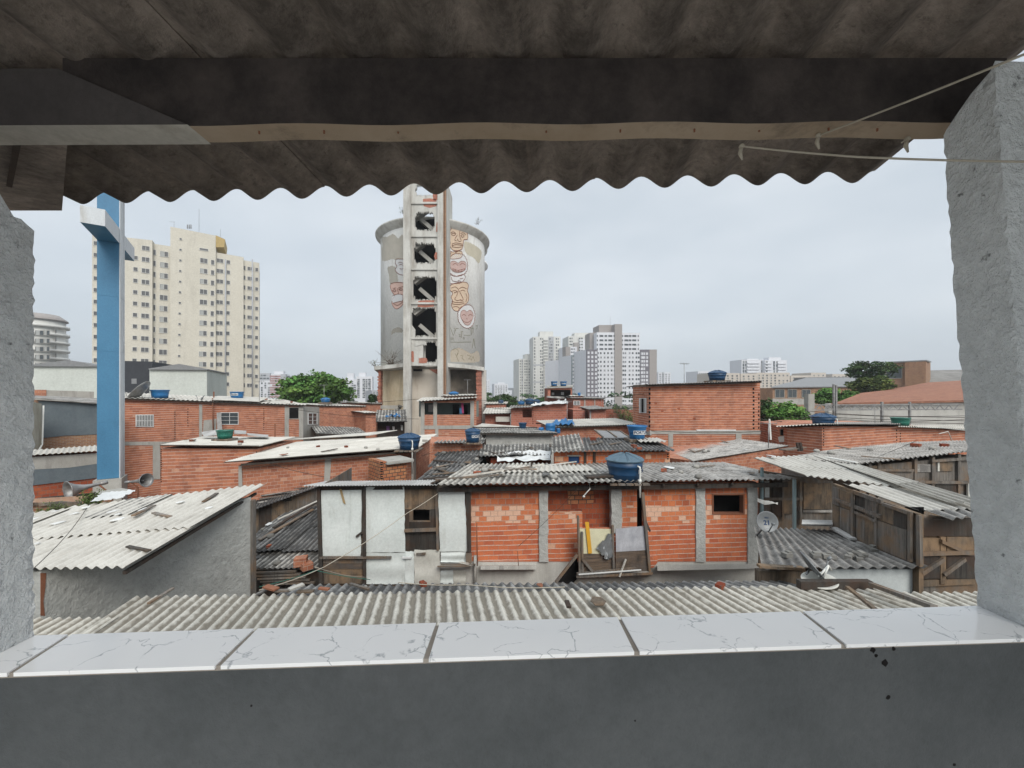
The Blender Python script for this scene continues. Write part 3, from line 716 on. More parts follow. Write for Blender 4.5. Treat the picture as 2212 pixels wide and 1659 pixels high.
for r in range(4):
    for x, wd in ((1198, .9), (1242, 3.0), (1290, 2.0), (1338, 3.2), (1378, .9), (1470, .9), (1512, 3.2), (1552, 2), (1596, 3.2), (1640, .9)):
        ws.put(C3(x), Y3(172+47*r), wd*.9, 1.3, 'open')
ws.done()
m = MB(); a = w.pt(1318, 702, -6); m.tube([a, a+Vector((0, 0, 6))], .07, 4); T.part(m, 'antenna', M['slate'])
tower('purple grey and taupe block against the right side of the white tower block', 1383, 1419, 755, 268, M['purp'], 12, [1386.5, 1391, 1397.5], y1=764, wsz=(1.5, 1.6), winmat=[M['farw'], M['farw'], M['farg']], strips=((1403, 1419, 755, M['taupe'], .35),))
tower('pale far tower standing alone right of the cluster', 1422, 1449, 804, 600, M['farw'], 12, 4, strips=((1431, 1435, 804, M['farg'], 1),), wsz=(2.4, 2))
tower('faint distant tower left of the tower cluster', 1068, 1097, 829, 700, M['farw'], 8, 5, wsz=(2.6, 1.8), pent=(1075, 1090, 826))
tower('faint distant slab at the right edge of the silo', 1049, 1058, 820, 700, M['farw'], 8, 2)
tower('tiny blue grey far tower between the silo and the cluster', 1109, 1118, 838, 900, M['slate'], 4, 2)
tower('tiny pale far block left of the leftmost slab tower', 1097, 1121, 843, 900, M['farw'], 3, 5, wsz=(2.5, 2))
tower('narrow grey glass tower beside the cream apartment building', 560, 583, 806, 420, M['farg'], 8, 3, wsz=(2.4, 1.6))
tower('white lower block below the narrow grey tower', 561, 585, 822, 400, M['farw'], 7, 3, y1=828, wsz=(1.6, 1.8))
tower('reddish striped tower left of the leafy tree', 585, 617, 808, 380, M['farw'], 10, [589, 594, 600], wsz=(4.6, 1.5), winmat=[plain('pinkish_band', (.35, .2, .19), .9)]*3, pent=(592, 612, 802), strips=((606, 617, 808, M['farg'], .5),))
tower('pale balconied tower right of the leafy tree', 738, 771, 819, 380, M['farw'], 9, [742, 748, 760, 766], pent=(750, 764, 806), wsz=(2.4, 1.3))
tower('white tower with square windows between the leafy tree and the silo', 770, 804, 813, 340, M['farw'], 11, [774, 786, 791, 798], pent=(775, 790, 805), wsz=(2.2, 1.3), y1=820)
tower('small grey building beside the silo base', 803, 818, 843, 300, M['farg'], 4, 2)
tower('grey tower partly behind the blue tank on the far right roof', 1508, 1531, 802, 420, M['farw'], 9, 5, wsz=(1.8, 1.6))
tower('left one of two balconied glass towers on the right skyline', 1602, 1650, 777, 420, M['farw'], 12, [1606, 1611, 1646], wsz=(2.2, 3), balc=[(1615, 1641)], pent=(1614, 1638, 775))
tower('right one of two balconied glass towers on the right skyline', 1652, 1700, 778, 420, M['farw'], 12, [1656, 1672, 1678], wsz=(2.2, 3), balc=[(1654, 1668), (1681, 1699)], pent=(1661, 1687, 772))
for k, (a, b_, yt) in enumerate(((1536, 1598, 806), (1600, 1634, 807), (1634, 1706, 805), (1708, 1752, 811), (1752, 1784, 805), (1798, 1835, 808))):
    lab = ['beige long apartment block behind the blue tank on the tall brick house', 'beige apartment block just right of the tall brick house roof', 'beige apartment block below the twin balconied towers',
           'low beige apartment block above the grey factory roof', 'beige apartment block at the right end of the row', 'far beige block beside the big tree'][k]
    n_ = max(3, int((b_-a)/9)); tower(lab, a, b_, yt, 300+k*8, M['beige'], 9, n_, y1=yt+6, wsz=(1.5, 1.3), group='beige apartment blocks on the right skyline')
# ---- factory and brick buildings right
w = W(1669, 78, 1930, 92)
T = TH('factory', 'long ochre brick factory with grey roof and dark windows behind the trees', 'building', w.ptz(1760, 0))
m = MB(); block(m, w, 1669, 1930, 838, 836, 20); T.part(m, 'wall', M['bricko'])
m = MB(); m.prism([w.pt(1666, 838, .5), w.pt(1930, 835, .5), w.pt(1930, 817, -16), w.pt(1740, 818, -16)], (0, 0, .2)); block(m, w, 1740, 1930, 815, 813, 3, -16, zb=8); T.part(m, 'roof', M['slate'])
m = MB(); panel(m, w, rect(1669, 861, 1760, 874), .05, .1); T.part(m, 'lower_band', M['conc'])
ws = Windows(T, w, 100, [M['conc'], M['glass'], M['glassl']])
for x in (1684, 1711, 1741): ws.put(x, 850, 2.6, 1.6, 'slidel')
w = W(1916, 84, 2004, 80)
T = TH('brick_building', 'tall ochre brick building with two dark windows right of the big tree', 'building', w.ptz(1960, 0))
m = MB(); block(m, w, 1916, 2000, 784, 780, 9); T.part(m, 'wall', M['bricko']); m = MB(); w2 = W(2000, 79.5, 2010, 92); block(m, w2, 2000, 2010, 781, 784, 3); T.part(m, 'side_wall', M['bricko'])
m = MB(); m.prism([w.pt(1914, 784, .4), w.pt(2002, 780, .4), w.pt(2012, 783, -9), w.pt(1920, 786, -9)], (0, 0, .25)); T.part(m, 'roof', M['slate'])
ws = Windows(T, w); ws.put(1931, 806, 2.4, 2.2, 'open', .05); ws.put(1977, 805, 2.6, 2.4, 'open', .05)
w = W(1996, 88, 2100, 90)
T = TH('warehouse', 'long weathered grey roof of a warehouse at the far right behind the tile roof', 'building', w.ptz(2050, 0))
m = MB(); block(m, w, 2004, 2110, 829, 826, 14); T.part(m, 'wall', M['conc'])
m = MB(); m.prism([w.pt(2004, 829, .4), w.pt(2110, 825, .4), w.pt(2110, 800, -12), w.pt(2004, 802, -12)], (0, 0, .25)); T.part(m, 'roof', weath('weathered_grey_roof', (.16, .15, .14), (.26, .25, .23), .4, .6, (.07, .065, .06), .5))
# tile roof warehouse with concrete wall
w = W(1785, 42, 2100, 38)
T = TH('tiled_warehouse', 'big rust red tiled roof over a stained grey concrete wall on the right', 'building', w.ptz(1950, 0))
m = MB(); block(m, w, 1790, 2120, 872, 869, 1); T.part(m, 'wall', M['concl'])
m = MB(); q = [w.pt(1796, 875, .4), w.pt(2120, 868, .4), P(2120, 822, 62), P(2004, 829, 62), P(1912, 846, 56), P(1860, 852, 52), P(1808, 873, 43)]
m.prism(q, (0, 0, .2)); T.part(m, 'roof', weath('rust_red_tiles', (.24, .105, .07), (.34, .17, .11), 2.5, .6, (.10, .06, .045), 1.2, False, .95, .8, .05, 6))
# gantry of steel lattice in front of it
w = W(1745, 36, 2080, 34); T = TH('lattice_gantry', 'grey steel lattice gantry on posts in front of the rust red tiled roof', 'gantry', w.ptz(1900, 0)); 
m = MB()
for y in (875, 886): m.beam(w.pt(1740, y), w.pt(2078, y-2), .10)
T.part(m, 'chord', M['steel']); k = 0; m = MB(); x = 1740
while x < 2070: 
    m.beam(w.pt(x, 875 if k % 2 else 886), w.pt(x+10, 886 if k % 2 else 875), .06); x += 10; k += 1
T.part(m, 'lattice', M['steel'])
for x, y, r in ((1748, 851, .55), (1905, 868, .16), (1965, 868, .14), (1801, 830, .14), (1806, 832, .14)):
    m = MB(); m.beam(w.pt(x, y), w.ptz(x, 0), r, r); T.part(m, 'post', M['conc'] if r > .2 else M['steel'])
m = MB()
for y in (896, 903, 909): m.tube([w.pt(1760, y-3, .2), w.pt(1900, y+3, .2), w.pt(2090, y+6, .2)], .025, 4)
T.part(m, 'cable', M['woodd'])
# ================================================================== TREES
def foliage(mb, cx, cy, cz, rx, ry, rz, nclump, nleaf, size, rnd, flat_=.0):
    cl = []
    for k in range(nclump):
        while True:
            p = Vector((rnd.uniform(-1, 1), rnd.uniform(-1, 1), rnd.uniform(-1, 1)))
            if .25 < p.length < 1: break
        p *= rnd.uniform(.75, 1.05)/max(.6, p.length)*.8
        cl.append((Vector((cx+p.x*rx, cy+p.y*ry, cz+p.z*rz)), rnd.uniform(.12, .36), rnd.uniform(.5, 1.5)))
    for c, r, tt in cl:
        hue = rnd.uniform(.85, 1.2)
        for k in range(nleaf):
            d = Vector((rnd.gauss(0, 1), rnd.gauss(0, 1), rnd.gauss(0, 1))); d.normalize(); d *= r*rnd.uniform(.5, 1.1)
            p = c+Vector((d.x*rx, d.y*ry, d.z*rz*.8)); s = size*rnd.uniform(.5, 1.3)
            a = Vector((rnd.gauss(0, 1), rnd.gauss(0, 1), rnd.gauss(0, .5))).normalized()*s
            b = a.cross(Vector((rnd.gauss(0, 1), rnd.gauss(0, 1), rnd.gauss(0, 1)))).normalized()*s*.55
            t = tt*rnd.uniform(.7, 1.3)
            mb.add([p-a, p+b, p+a, p-b], [(0, 1, 2, 3)], 0, (t*hue, t, t*.9))
def tree(label, px1, px2, yt, yb, d, mat='leaf', ncl=60, nl=70, size=.18, dens=1, name='tree', seed=1, trunkr=.25, ry=None, cat='tree', group='trees among the roofs', low=False):
    rnd = random.Random(seed); a = P(px1, yt, d); b = P(px2, yb, d); cx = (a.x+b.x)/2; rx = (b.x-a.x)/2; cz = (a.z+b.z)/2; rz = (a.z-b.z)/2
    T = TH(name, label, cat, (cx, d, 0), group); ry = ry or rx*.8
    m = MB(); m.tube([(cx, d, 0), (cx+.1, d, cz-rz*.6), (cx-.1, d, cz)], [trunkr, trunkr*.7, trunkr*.35], 8)
    T.part(m, 'trunk', M['bark']); m = MB()
    for k in range(9):
        an = rnd.uniform(0, 6.28); e = Vector((cx+math.cos(an)*rx*.75, d+math.sin(an)*ry*.6, cz+rz*rnd.uniform(-.3, .8)))
        s = Vector((cx, d, cz-rz*rnd.uniform(.3, .9))); m.tube([s, s.lerp(e, .5)+Vector((0, 0, .1*rz)), e], [trunkr*.4, trunkr*.25, trunkr*.1], 5)
    T.part(m, 'limb', M['bark'])
    m = MB(); foliage(m, cx, d, cz, rx, ry, rz, ncl, nl, size, rnd); T.part(m, 'crown', M[mat]); return T
tree('broad bright green leafy tree between the cream building and the silo', 600, 768, 804, 884, 60, 'leaf', 120, 80, .33, seed=3, trunkr=.35)
tree('spreading umbrella shaped tree before the ochre brick building, upper crown', 1828, 1934, 776, 822, 62, 'leafd', 70, 55, .2, seed=5, trunkr=.3)
tree('dense green tree under the spreading tree beside the rust red roof', 1838, 1930, 810, 858, 58, 'leafy', 70, 60, .22, seed=6)
tree('green tree standing before the ochre factory windows', 1752, 1850, 836, 884, 52, 'leaf', 80, 60, .2, seed=7)
tree('dense low green tree right of the tall brick house', 1655, 1746, 868, 935, 34, 'leaf', 100, 70, .14, seed=8)
tree('dark narrow tree touching the right wall of the tall brick house', 1636, 1672, 860, 925, 36, 'leafd', 50, 60, .13, seed=9)
tree('low rounded green trees behind the brick roofs right of the silo', 1046, 1122, 850, 895, 90, 'leafd', 90, 60, .3, seed=10)
tree('small dark tree left of the silo base', 792, 818, 850, 880, 75, 'leafd', 26, 50, .22, seed=11)
tree('far green trees at the foot of the tower cluster', 1150, 1212, 856, 880, 110, 'leafd', 60, 50, .35, seed=12)
m = MB(); rnd = random.Random(4)
for k in range(46):
    x = -330+k*17+rnd.uniform(-5, 5); foliage(m, x, 190+rnd.uniform(-10, 10), 3.5, 10, 6, 5.0+rnd.uniform(-1, 1), 10, 16, 1.1, rnd)
tag(m.build('far_woodland', M['leafd']), 'band of dark green trees behind the far roofs', 'woodland', kind='stuff')
# ================================================================== SILO RUIN
SX, SY, SR = -11.11, 56.0, 7.2
M['silo'] = weath('weathered_silo_concrete', (.66, .665, .645), (.80, .80, .78), .35, .6, (.34, .31, .27), .5, True, .9, .6, .05, 4, .2, .5, .72)
M['siloo'] = weath('stained_stair_tower', (.42, .415, .385), (.58, .575, .54), .5, .75, (.2, .165, .13), .8, True, .9, .4, .03, 6, .2, .48, .7)
def cyl(px, py, off=.02):
    k = (px-CX)/F; r = SR+off
    A_, B_, C_ = k*k+1, -2*(k*SX+SY), SX*SX+SY*SY-r*r
    D_ = B_*B_-4*A_*C_
    t_ = (-B_-math.sqrt(max(0, D_)))/(2*A_); return P(px, py, t_)
S = TH('silo', 'tall ruined concrete silo with painted faces and an open stair tower', 'silo', (SX, SY, 0))
zt = P(0, 482, 50).z
m = MB(); m.lathe((SX, SY, 0), [(SR, P(0, 788, 50).z), (SR, zt-.6), (SR, zt)], 72); S.part(m, 'drum', M['silo'])
m = MB(); m.lathe((SX, SY, 0), [(SR-.05, zt-.9), (SR+.68, zt-.18), (SR+.72, zt), (SR+.6, zt+.06), (SR-.3, zt+.1), (0, zt+.25)], 72, cap=False); S.part(m, 'rim', M['siloo'])
for cy, pr_, yr in ((66, 1053, 0), (80, 1054, 0)):
    ang = math.atan((pr_-CX)/F); m = MB(); r = 7.2
    # centre such that the right tangent lies on the column
    D_ = cy; cx_ = (pr_-CX)/F*cy-r/math.cos(ang)
    zz = P(0, 536, 66).z if cy == 66 else P(0, 572, 80).z
    m.lathe((cx_-.1, cy, 0), [(r-.6, 2), (r-.6, zz-.8), (r+.1, zz-.3), (r+.1, zz), (0, zz+.2)], 60); S.part(m, 'rear_drum', M['silo'])
# --- stair tower
wt = W(873, 46.0, 962, 46.0)
D6 = lambda zx, zy: (1400*.553+zx*.553/3.318, 650*.553+zy*.553/3.318)
holes = [(897, 938, 396, 425, ), (896, 939, 456, 500), (894, 941, 523, 571), (892, 943, 595, 651), (889, 942, 662, 729), (914, 944, 735, 786)]
m = MB()
wallcols(m, wt, 886, 955, lin((886, 380), (955, 380)), lin((886, 790), (955, 790)), holes, 0, .35, jit=5.5)
S.part(m, 'stair_front', M['siloo'])
m = MB()
for x1, x2, off in ((871, 887, .35), (945, 957, .35)):
    a = [wt.pt(x1, 380, off), wt.pt(x2, 380, off), wt.ptz(x2, 0, off), wt.ptz(x1, 0, off)]; 
    mm = MB(); mm.prism(a, wt.N3*-.7); S.part(mm, 'pilaster', M['siloo'])
mm = MB()
for x1, x2 in ((957, 959.5), (960.5, 963)): mm.prism([wt.pt(x1, 380, .1), wt.pt(x2, 380, .1), wt.ptz(x2, 4, .1), wt.ptz(x1, 4, .1)], wt.N3*-.4)
S.part(mm, 'corner_rib', M['bricko'])
mm = MB()
p = wt.pt(963, 380); pz = p.z
for x in (873.5, 961): q = wt.pt(x, 380, -.2); mm.hexa([(q.x-.12, q.y, 3), (q.x+.12, q.y, 3), (q.x+.12, q.y+5, 3), (q.x-.12, q.y+5, 3)], [(q.x-.12, q.y, pz), (q.x+.12, q.y, pz), (q.x+.12, q.y+5, pz), (q.x-.12, q.y+5, pz)])
S.part(mm, 'side_wall', M['siloo'])
for i, (h, hn) in enumerate(zip(holes, holes[1:]+[(0, 0, 790, 0)])):
    yb = h[3]+ (hn[2]-h[3])*.45
    if i < 5:
        mm = MB(); mm.prism([wt.pt(886, yb-3, .16), wt.pt(946, yb-3, .16), wt.pt(946, yb+1, .16), wt.pt(886, yb+1, .16)], wt.N3*-.3); S.part(mm, 'floor_band', M['siloo'])
    # flights of stairs and dark core
    if i in (1, 2, 3, 4):
        mm = MB(); a = wt.pt(896, h[2]+18, -.9); b = wt.pt(925, h[2]-3, -.9); mm.beam(a, b, .9, .35); 
        n_ = 7
        for s in range(n_): c_ = a.lerp(b, (s+.5)/n_); mm.box(c_+Vector((0, 0, .3)), (.24, 1.15, .28))
        S.part(mm, 'stair_flight', M['conc'])
        mm = MB(); a = wt.pt(908, h[3]-26, -1.5); b = wt.pt(945, h[3]+6, -1.5); mm.beam(a, b, .9, .45); S.part(mm, 'stair_flight', M['conc'])
mm = MB(); mm.prism([wt.pt(888, 470, -2.3), wt.pt(958, 470, -2.3), wt.pt(958, 800, -2.3), wt.pt(888, 800, -2.3)], wt.N3*-.2); S.part(mm, 'dark_core_sheet', M['dark'])  # black sheet behind the stairs stands in for the stairwell's darkness
mm = MB(); mm.prism([wt.pt(887, 740, -.9), wt.pt(919, 740, -.9), wt.pt(919, 790, -.9), wt.pt(887, 790, -.9)], wt.N3*-.2); S.part(mm, 'landing_wall', M['concl'])
mm = MB()
for pl_ in ([(888, 700), (897, 712), (896, 736), (905, 742), (921, 738), (921, 746), (914, 744), (898, 748), (888, 740)],): panel(mm, wt, pl_, .05, .2)
S.part(mm, 'broken_edge', M['siloo'])
# exposed brick patches
for x1, y1, x2, y2 in ((915, 430, 942, 446), (936, 409, 946, 432), (903, 650, 938, 662), (905, 773, 922, 784), (943, 480, 947, 500), (888, 760, 894, 780), (940, 545, 944, 560)):
    mm = MB(); q = []
    for a, b in ((x1, y1), ((x1+x2)/2, y1-U(0, 2)), (x2, y1), (x2+U(0, 1), (y1+y2)/2), (x2, y2), ((x1+x2)/2, y2+U(0, 2)), (x1, y2), (x1-U(0, 2), (y1+y2)/2)): q.append((a+U(-1, 1), b+U(-1, 1)))
    panel(mm, wt, q, .02, .1); S.part(mm, 'exposed_brick', M['brickr'])
# --- base with bays
wb = W(808, 49.5, 1048, 49.5)
mm = MB(); q = [wb.pt(808, 791, .9), wb.pt(832, 789, 1.4), wb.pt(874, 784, 1.9), wb.pt(962, 784, 1.9), wb.pt(1010, 788, 1.4), wb.pt(1046, 793, .9)]
bk = [wb.pt(1040, 789, -10), wb.pt(820, 787, -10)]
mm.prism([v for v in q]+[Vector((v.x, v.y, q[0].z)) for v in bk], (0, 0, -.45)); S.part(mm, 'ledge', M['siloo'])
M['beigep'] = weath('stained_beige_plaster', (.56, .46, .30), (.66, .57, .42), .5, .6, (.16, .12, .08), .7, True, .9, .3, .02, 6, .2, .45, .7)
M['burnt'] = weath('soot_blackened_plaster', (.04, .036, .034), (.22, .19, .15), .35, .5, (.012, .012, .012), .6, False, .95, .3, .02, 6)
mm = MB(); panel(mm, W(820, 51.5, 874, 49.2), [(818, 792), (875, 790), (875, 1010), (818, 1010)], 0, .2); S.part(mm, 'bay_wall', M['beigep'])
mm = MB(); panel(mm, W(886, 48, 962, 48), [(884, 796), (962, 796), (962, 1010), (884, 1010)], 0, .3); S.part(mm, 'bay_wall', weath('peeling_plaster', (.52, .47, .40), (.62, .57, .50), .5, .6, (.22, .15, .1), .9))
mm = MB(); panel(mm, W(962, 49.6, 1034, 51.4), [(960, 790), (1036, 792), (1036, 960), (960, 960)], 0, .2); S.part(mm, 'burnt_bay', M['burnt'])
for x1, x2, yt, mt, off in ((874, 888, 792, 'siloo', 2), (952, 963, 792, 'siloo', 2), (1040, 1050, 799, 'concl', .1), (816, 822, 800, 'brickr', .7), (1029, 1040, 792, 'brickr', .8)):
    mm = MB()
    y = yt
    while y < 960 and mt == 'brickr':
        j = U(-1.6, 1.6) if x1 < 1000 else U(-1.2, 1.2)
        mm.prism([wb.pt(x1+j, y, off), wb.pt(x2+j*.3, y, off), wb.pt(x2+j*.3, y+3.2, off), wb.pt(x1+j, y+3.2, off)], wb.N3*-.8, 0, U(.6, 1.1)); y += 3.2
    if mt != 'brickr': mm.prism([wb.pt(x1, yt, off), wb.pt(x2, yt, off), wb.ptz(x2, 0, off), wb.ptz(x1, 0, off)], wb.N3*-.8)
    S.part(mm, 'broken_pier' if mt == 'brickr' else 'pier', M[mt])
mm = MB(); panel(mm, wb, rect(818, 876, 860, 883), 1.6, .5); mm.tube([wb.pt(855, 881, 1.6), wb.pt(862, 886, 1.5), wb.pt(866, 876, 1.5)], .35, 6); S.part(mm, 'broken_slab', M['conc'])
mm = MB(); panel(mm, W(886, 48, 962, 48), rect(893, 797, 912, 802), .03, .02); S.part(mm, 'vent_opening', M['dark'])
mm = MB(); panel(mm, W(886, 48, 962, 48), [(926, 797), (954, 798), (954, 812), (940, 806)], .03, .02); S.part(mm, 'exposed_brick', M['brickr'])
mm = MB(); mm.box((SX-1, SY+1, 4), (12, 3, 8)); S.part(mm, 'rear_wall', M['burnt'])
# --- patches of render and stain on the drum, painted faces
def cyl_fill(mb, poly, off, mi=0, t=1.0, st=1.6):
    ys = [p[1] for p in poly]; y = min(ys)
    while y < max(ys):
        y2 = min(y+st, max(ys)); ym = (y+y2)/2; xs = []
        for (xa, ya), (xb, yb) in zip(poly, poly[1:]+poly[:1]):
            if (ya <= ym) != (yb <= ym): xs.append(xa+(ym-ya)*(xb-xa)/(yb-ya))
        xs.sort()
        for a, b in zip(xs[::2], xs[1::2]):
            n_ = max(1, int((b-a)/4))
            for k in range(n_):
                u, v = a+(b-a)*k/n_, a+(b-a)*(k+1)/n_
                mb.add([cyl(u, y, off), cyl(v, y, off), cyl(v, y2, off), cyl(u, y2, off)], [(3, 2, 1, 0)], mi, t)
        y = y2
def cyl_line(mb, pts, wd=.05, off=.05, mi=0, close=False):
    if close: pts = pts+pts[:1]
    full = []
    for a, b in zip(pts, pts[1:]):
        n_ = max(1, int(math.hypot(b[0]-a[0], b[1]-a[1])/2.5))
        full += [cyl(a[0]+(b[0]-a[0])*k/n_, a[1]+(b[1]-a[1])*k/n_, off) for k in range(n_)]
    full.append(cyl(*pts[-1], off)); mb.tube(full, wd, 4, mi)
G2 = lambda pts: [(553+x*.2833, 387+y*.2833) for x, y in pts]      # helper for outlines read off a close-up
def smooth(pts, n_=3, close=True):
    out = []; N_ = len(pts)
    for i in range(N_ if close else N_-1):
        p0, p1, p2, p3 = (pts[(i+k) % N_] if close else pts[min(max(i+k, 0), N_-1)] for k in (-1, 0, 1, 2))
        for k in range(n_):
            t = k/n_; out.append(tuple(.5*((2*p1[c])+(-p0[c]+p2[c])*t+(2*p0[c]-5*p1[c]+4*p2[c]-p3[c])*t*t+(-p0[c]+3*p1[c]-3*p2[c]+p3[c])*t**3) for c in (0, 1)))
    if not close: out.append(pts[-1])
    return out
def paint(name, c): return weath(name, tuple(x*.85 for x in c), c, 1.5, .35, (.3, .29, .27), 3, False, .9, .1, .01, 8)
M['flesh'] = paint('tan_mural_paint', (.60, .47, .35)); M['pink'] = paint('pink_mural_paint', (.60, .42, .36)); M['muralw'] = paint('white_mural_paint', (.62, .62, .62))
M['rose'] = paint('rose_mural_paint', (.50, .36, .33)); M['line'] = flat('dark_mural_line', (.20, .075, .05), .9)
def fuzzy(pts, amp):
    out = []
    for i, p in enumerate(smooth(pts, 5)):
        c = [sum(q[k] for q in pts)/len(pts) for k in (0, 1)]; f = amp*(1 if i % 2 else -.3)*U(.6, 1.2); d = math.hypot(p[0]-c[0], p[1]-c[1])
        out.append((p[0]+(p[0]-c[0])/d*f, p[1]+(p[1]-c[1])/d*f))
    return out
mural = []
def face(outline, mat, lines, fz=0, lw=.036, label=None, inner=None):
    o = fuzzy(G2(outline), fz) if fz else smooth(G2(outline), 3)
    mm = MB(); cyl_fill(mm, o, .02)
    p = S.part(mm, 'painted_face', M[mat], label=label)
    ln_ = MB(); cyl_line(ln_, o, lw, .03, 0, True)
    if inner:
        im = MB(); io = smooth(G2(inner[0]), 3); cyl_fill(im, io, .045); cyl_line(ln_, io, lw*.6, .05, 0, True)
        S.part(im, 'painted_mask', M[inner[1]], p)
    for l_ in lines: cyl_line(ln_, smooth(G2(l_), 3, False), lw*.75, .055)
    S.part(ln_, 'painted_outline', M['line'], p)
face([(1545, 345), (1590, 365), (1608, 400), (1615, 440), (1610, 460), (1585, 462), (1580, 490), (1572, 530), (1540, 545), (1500, 540), (1480, 510), (1482, 480), (1470, 455), (1472, 420), (1485, 385), (1510, 355)], 'flesh',
     [[(1485, 410), (1505, 400), (1525, 415)], [(1490, 418), (1505, 412), (1522, 422), (1505, 430), (1490, 418)], [(1555, 390), (1553, 430), (1565, 470), (1545, 472), (1535, 455)], [(1560, 415), (1580, 408), (1600, 425)], [(1562, 428), (1578, 422), (1588, 434), (1572, 442), (1562, 428)],
      [(1535, 425), (1515, 460), (1530, 470)], [(1500, 490), (1530, 485), (1575, 495)], [(1498, 505), (1530, 498), (1578, 506)], [(1500, 515), (1535, 520), (1572, 515)], [(1500, 490), (1495, 505), (1502, 518)]], label='tan bald face with thick lips at the top of the silo')
face([(1470, 548), (1500, 555), (1540, 548), (1572, 556), (1560, 600), (1470, 605)], 'flesh', [[(1490, 550), (1480, 580)], [(1540, 550), (1520, 560)]], label='tan shoulders below the top face')
face([(1540, 568), (1585, 580), (1608, 625), (1612, 680), (1590, 720), (1545, 738), (1500, 730), (1472, 700), (1466, 650), (1478, 600), (1505, 575)], 'muralw',
     [[(1500, 655), (1520, 642), (1540, 658)], [(1555, 655), (1575, 640), (1595, 655)], [(1500, 682), (1540, 695), (1592, 682)], [(1500, 682), (1505, 695), (1545, 706), (1585, 698), (1592, 682)], [(1520, 686), (1522, 700)], [(1545, 692), (1546, 706)], [(1568, 688), (1570, 700)]],
     fz=1.1, inner=([(1542, 640), (1565, 625), (1595, 630), (1604, 660), (1590, 695), (1545, 712), (1500, 700), (1480, 665), (1488, 630), (1515, 625)], 'rose'), label='white furry head with a grinning rose face')
face([(1475, 730), (1520, 742), (1580, 728), (1595, 750), (1570, 785), (1530, 795), (1475, 790)], 'muralw', [[(1490, 745), (1500, 775), (1550, 782)], [(1540, 770), (1565, 780)], [(1555, 760), (1580, 755)]], fz=.9, label='white furry body below the grinning face')
face([(1570, 785), (1605, 788), (1620, 810), (1612, 850), (1622, 880), (1618, 930), (1595, 955), (1560, 985), (1545, 1005), (1510, 1000), (1490, 960), (1500, 930), (1488, 900), (1500, 870), (1480, 845), (1480, 815), (1510, 795)], 'flesh',
     [[(1490, 830), (1520, 820), (1545, 840)], [(1550, 835), (1575, 822), (1605, 835)], [(1495, 855), (1515, 848), (1535, 858), (1510, 866)], [(1560, 852), (1580, 845), (1595, 855)], [(1545, 840), (1530, 890), (1515, 915), (1540, 925), (1565, 915)], [(1550, 850), (1575, 900), (1580, 920), (1560, 925)],
      [(1490, 930), (1530, 940), (1585, 935)], [(1492, 948), (1530, 955), (1588, 948)], [(1505, 975), (1530, 970), (1550, 980)], [(1600, 870), (1610, 900), (1600, 935)]], label='large tan face with closed lips, third from the top')
face([(1600, 960), (1640, 965), (1662, 1000), (1668, 1050), (1655, 1105), (1620, 1135), (1580, 1125), (1548, 1085), (1540, 1035), (1550, 990)], 'muralw',
     [[(1572, 1040), (1585, 1030), (1600, 1042)], [(1620, 1042), (1635, 1030), (1650, 1042)], [(1572, 1070), (1590, 1088), (1620, 1090), (1645, 1070)], [(1605, 1060), (1612, 1068)]], fz=.9,
     inner=([(1608, 1012), (1630, 998), (1652, 1015), (1656, 1050), (1640, 1090), (1625, 1110), (1598, 1110), (1575, 1080), (1560, 1045), (1566, 1008), (1590, 998)], 'rose'), label='lowest white furry head with a rose heart shaped face')
face([(1030, 795), (1130, 792), (1133, 850), (1130, 940), (1075, 990), (1040, 960), (1038, 920), (1058, 890), (1032, 850)], 'pink',
     [[(1045, 835), (1065, 828)], [(1085, 830), (1120, 818)], [(1040, 850), (1055, 842), (1068, 850), (1055, 858), (1040, 850)], [(1088, 842), (1105, 834), (1120, 842), (1104, 848), (1088, 842)], [(1075, 830), (1085, 870), (1070, 880)], [(1040, 890), (1075, 878), (1118, 882), (1118, 925), (1080, 935), (1045, 945)], [(1045, 945), (1078, 962), (1120, 935)]], label='pink gnashing face beside the left edge of the stair tower')
face([(1070, 612), (1100, 610), (1130, 622), (1131, 720), (1105, 728), (1080, 715), (1062, 690), (1075, 665), (1062, 640)], 'muralw', [[(1085, 640), (1100, 632), (1125, 645)], [(1090, 655), (1105, 650), (1128, 660)], [(1095, 680), (1110, 685), (1128, 680)]], fz=.9, label='half face in white beside the stair tower')
mm = MB(); q = G2([(1040, 890), (1075, 878), (1118, 882), (1118, 925), (1080, 935), (1045, 945), (1032, 918)]); cyl_fill(mm, q, .05); S.part(mm, 'painted_mouth', M['muralw'])
for lb, mt, pl_ in (('stain', paint('old_render', (.46, .43, .37)), [(958, 445), (1000, 440), (1040, 420), (1060, 428), (1085, 452), (1120, 430), (1128, 610), (1070, 618), (1040, 608), (975, 625), (960, 600)]),
                    ('stain', paint('old_render_light', (.40, .38, .33)), [(1005, 672), (1060, 668), (1075, 720), (1080, 795), (1025, 800), (1015, 740)]),
                    ('stain', paint('ochre_stain', (.52, .48, .38)), [(1590, 480), (1640, 490), (1690, 520), (1720, 560), (1700, 640), (1660, 600), (1600, 560)]),
                    ('stain', paint('old_render_grey', (.30, .28, .24)), [(1040, 1150), (1075, 1132), (1110, 1138), (1118, 1165), (1060, 1172), (1032, 1185)]),
                    ('stain', paint('brown_stain', (.42, .37, .30)), [(1480, 1330), (1500, 1300), (1560, 1290), (1640, 1330), (1690, 1310), (1700, 1390), (1560, 1395), (1470, 1385)])):
    mm = MB(); o = fuzzy(G2(pl_), .5); cyl_fill(mm, o, .012); S.part(mm, lb, mt)
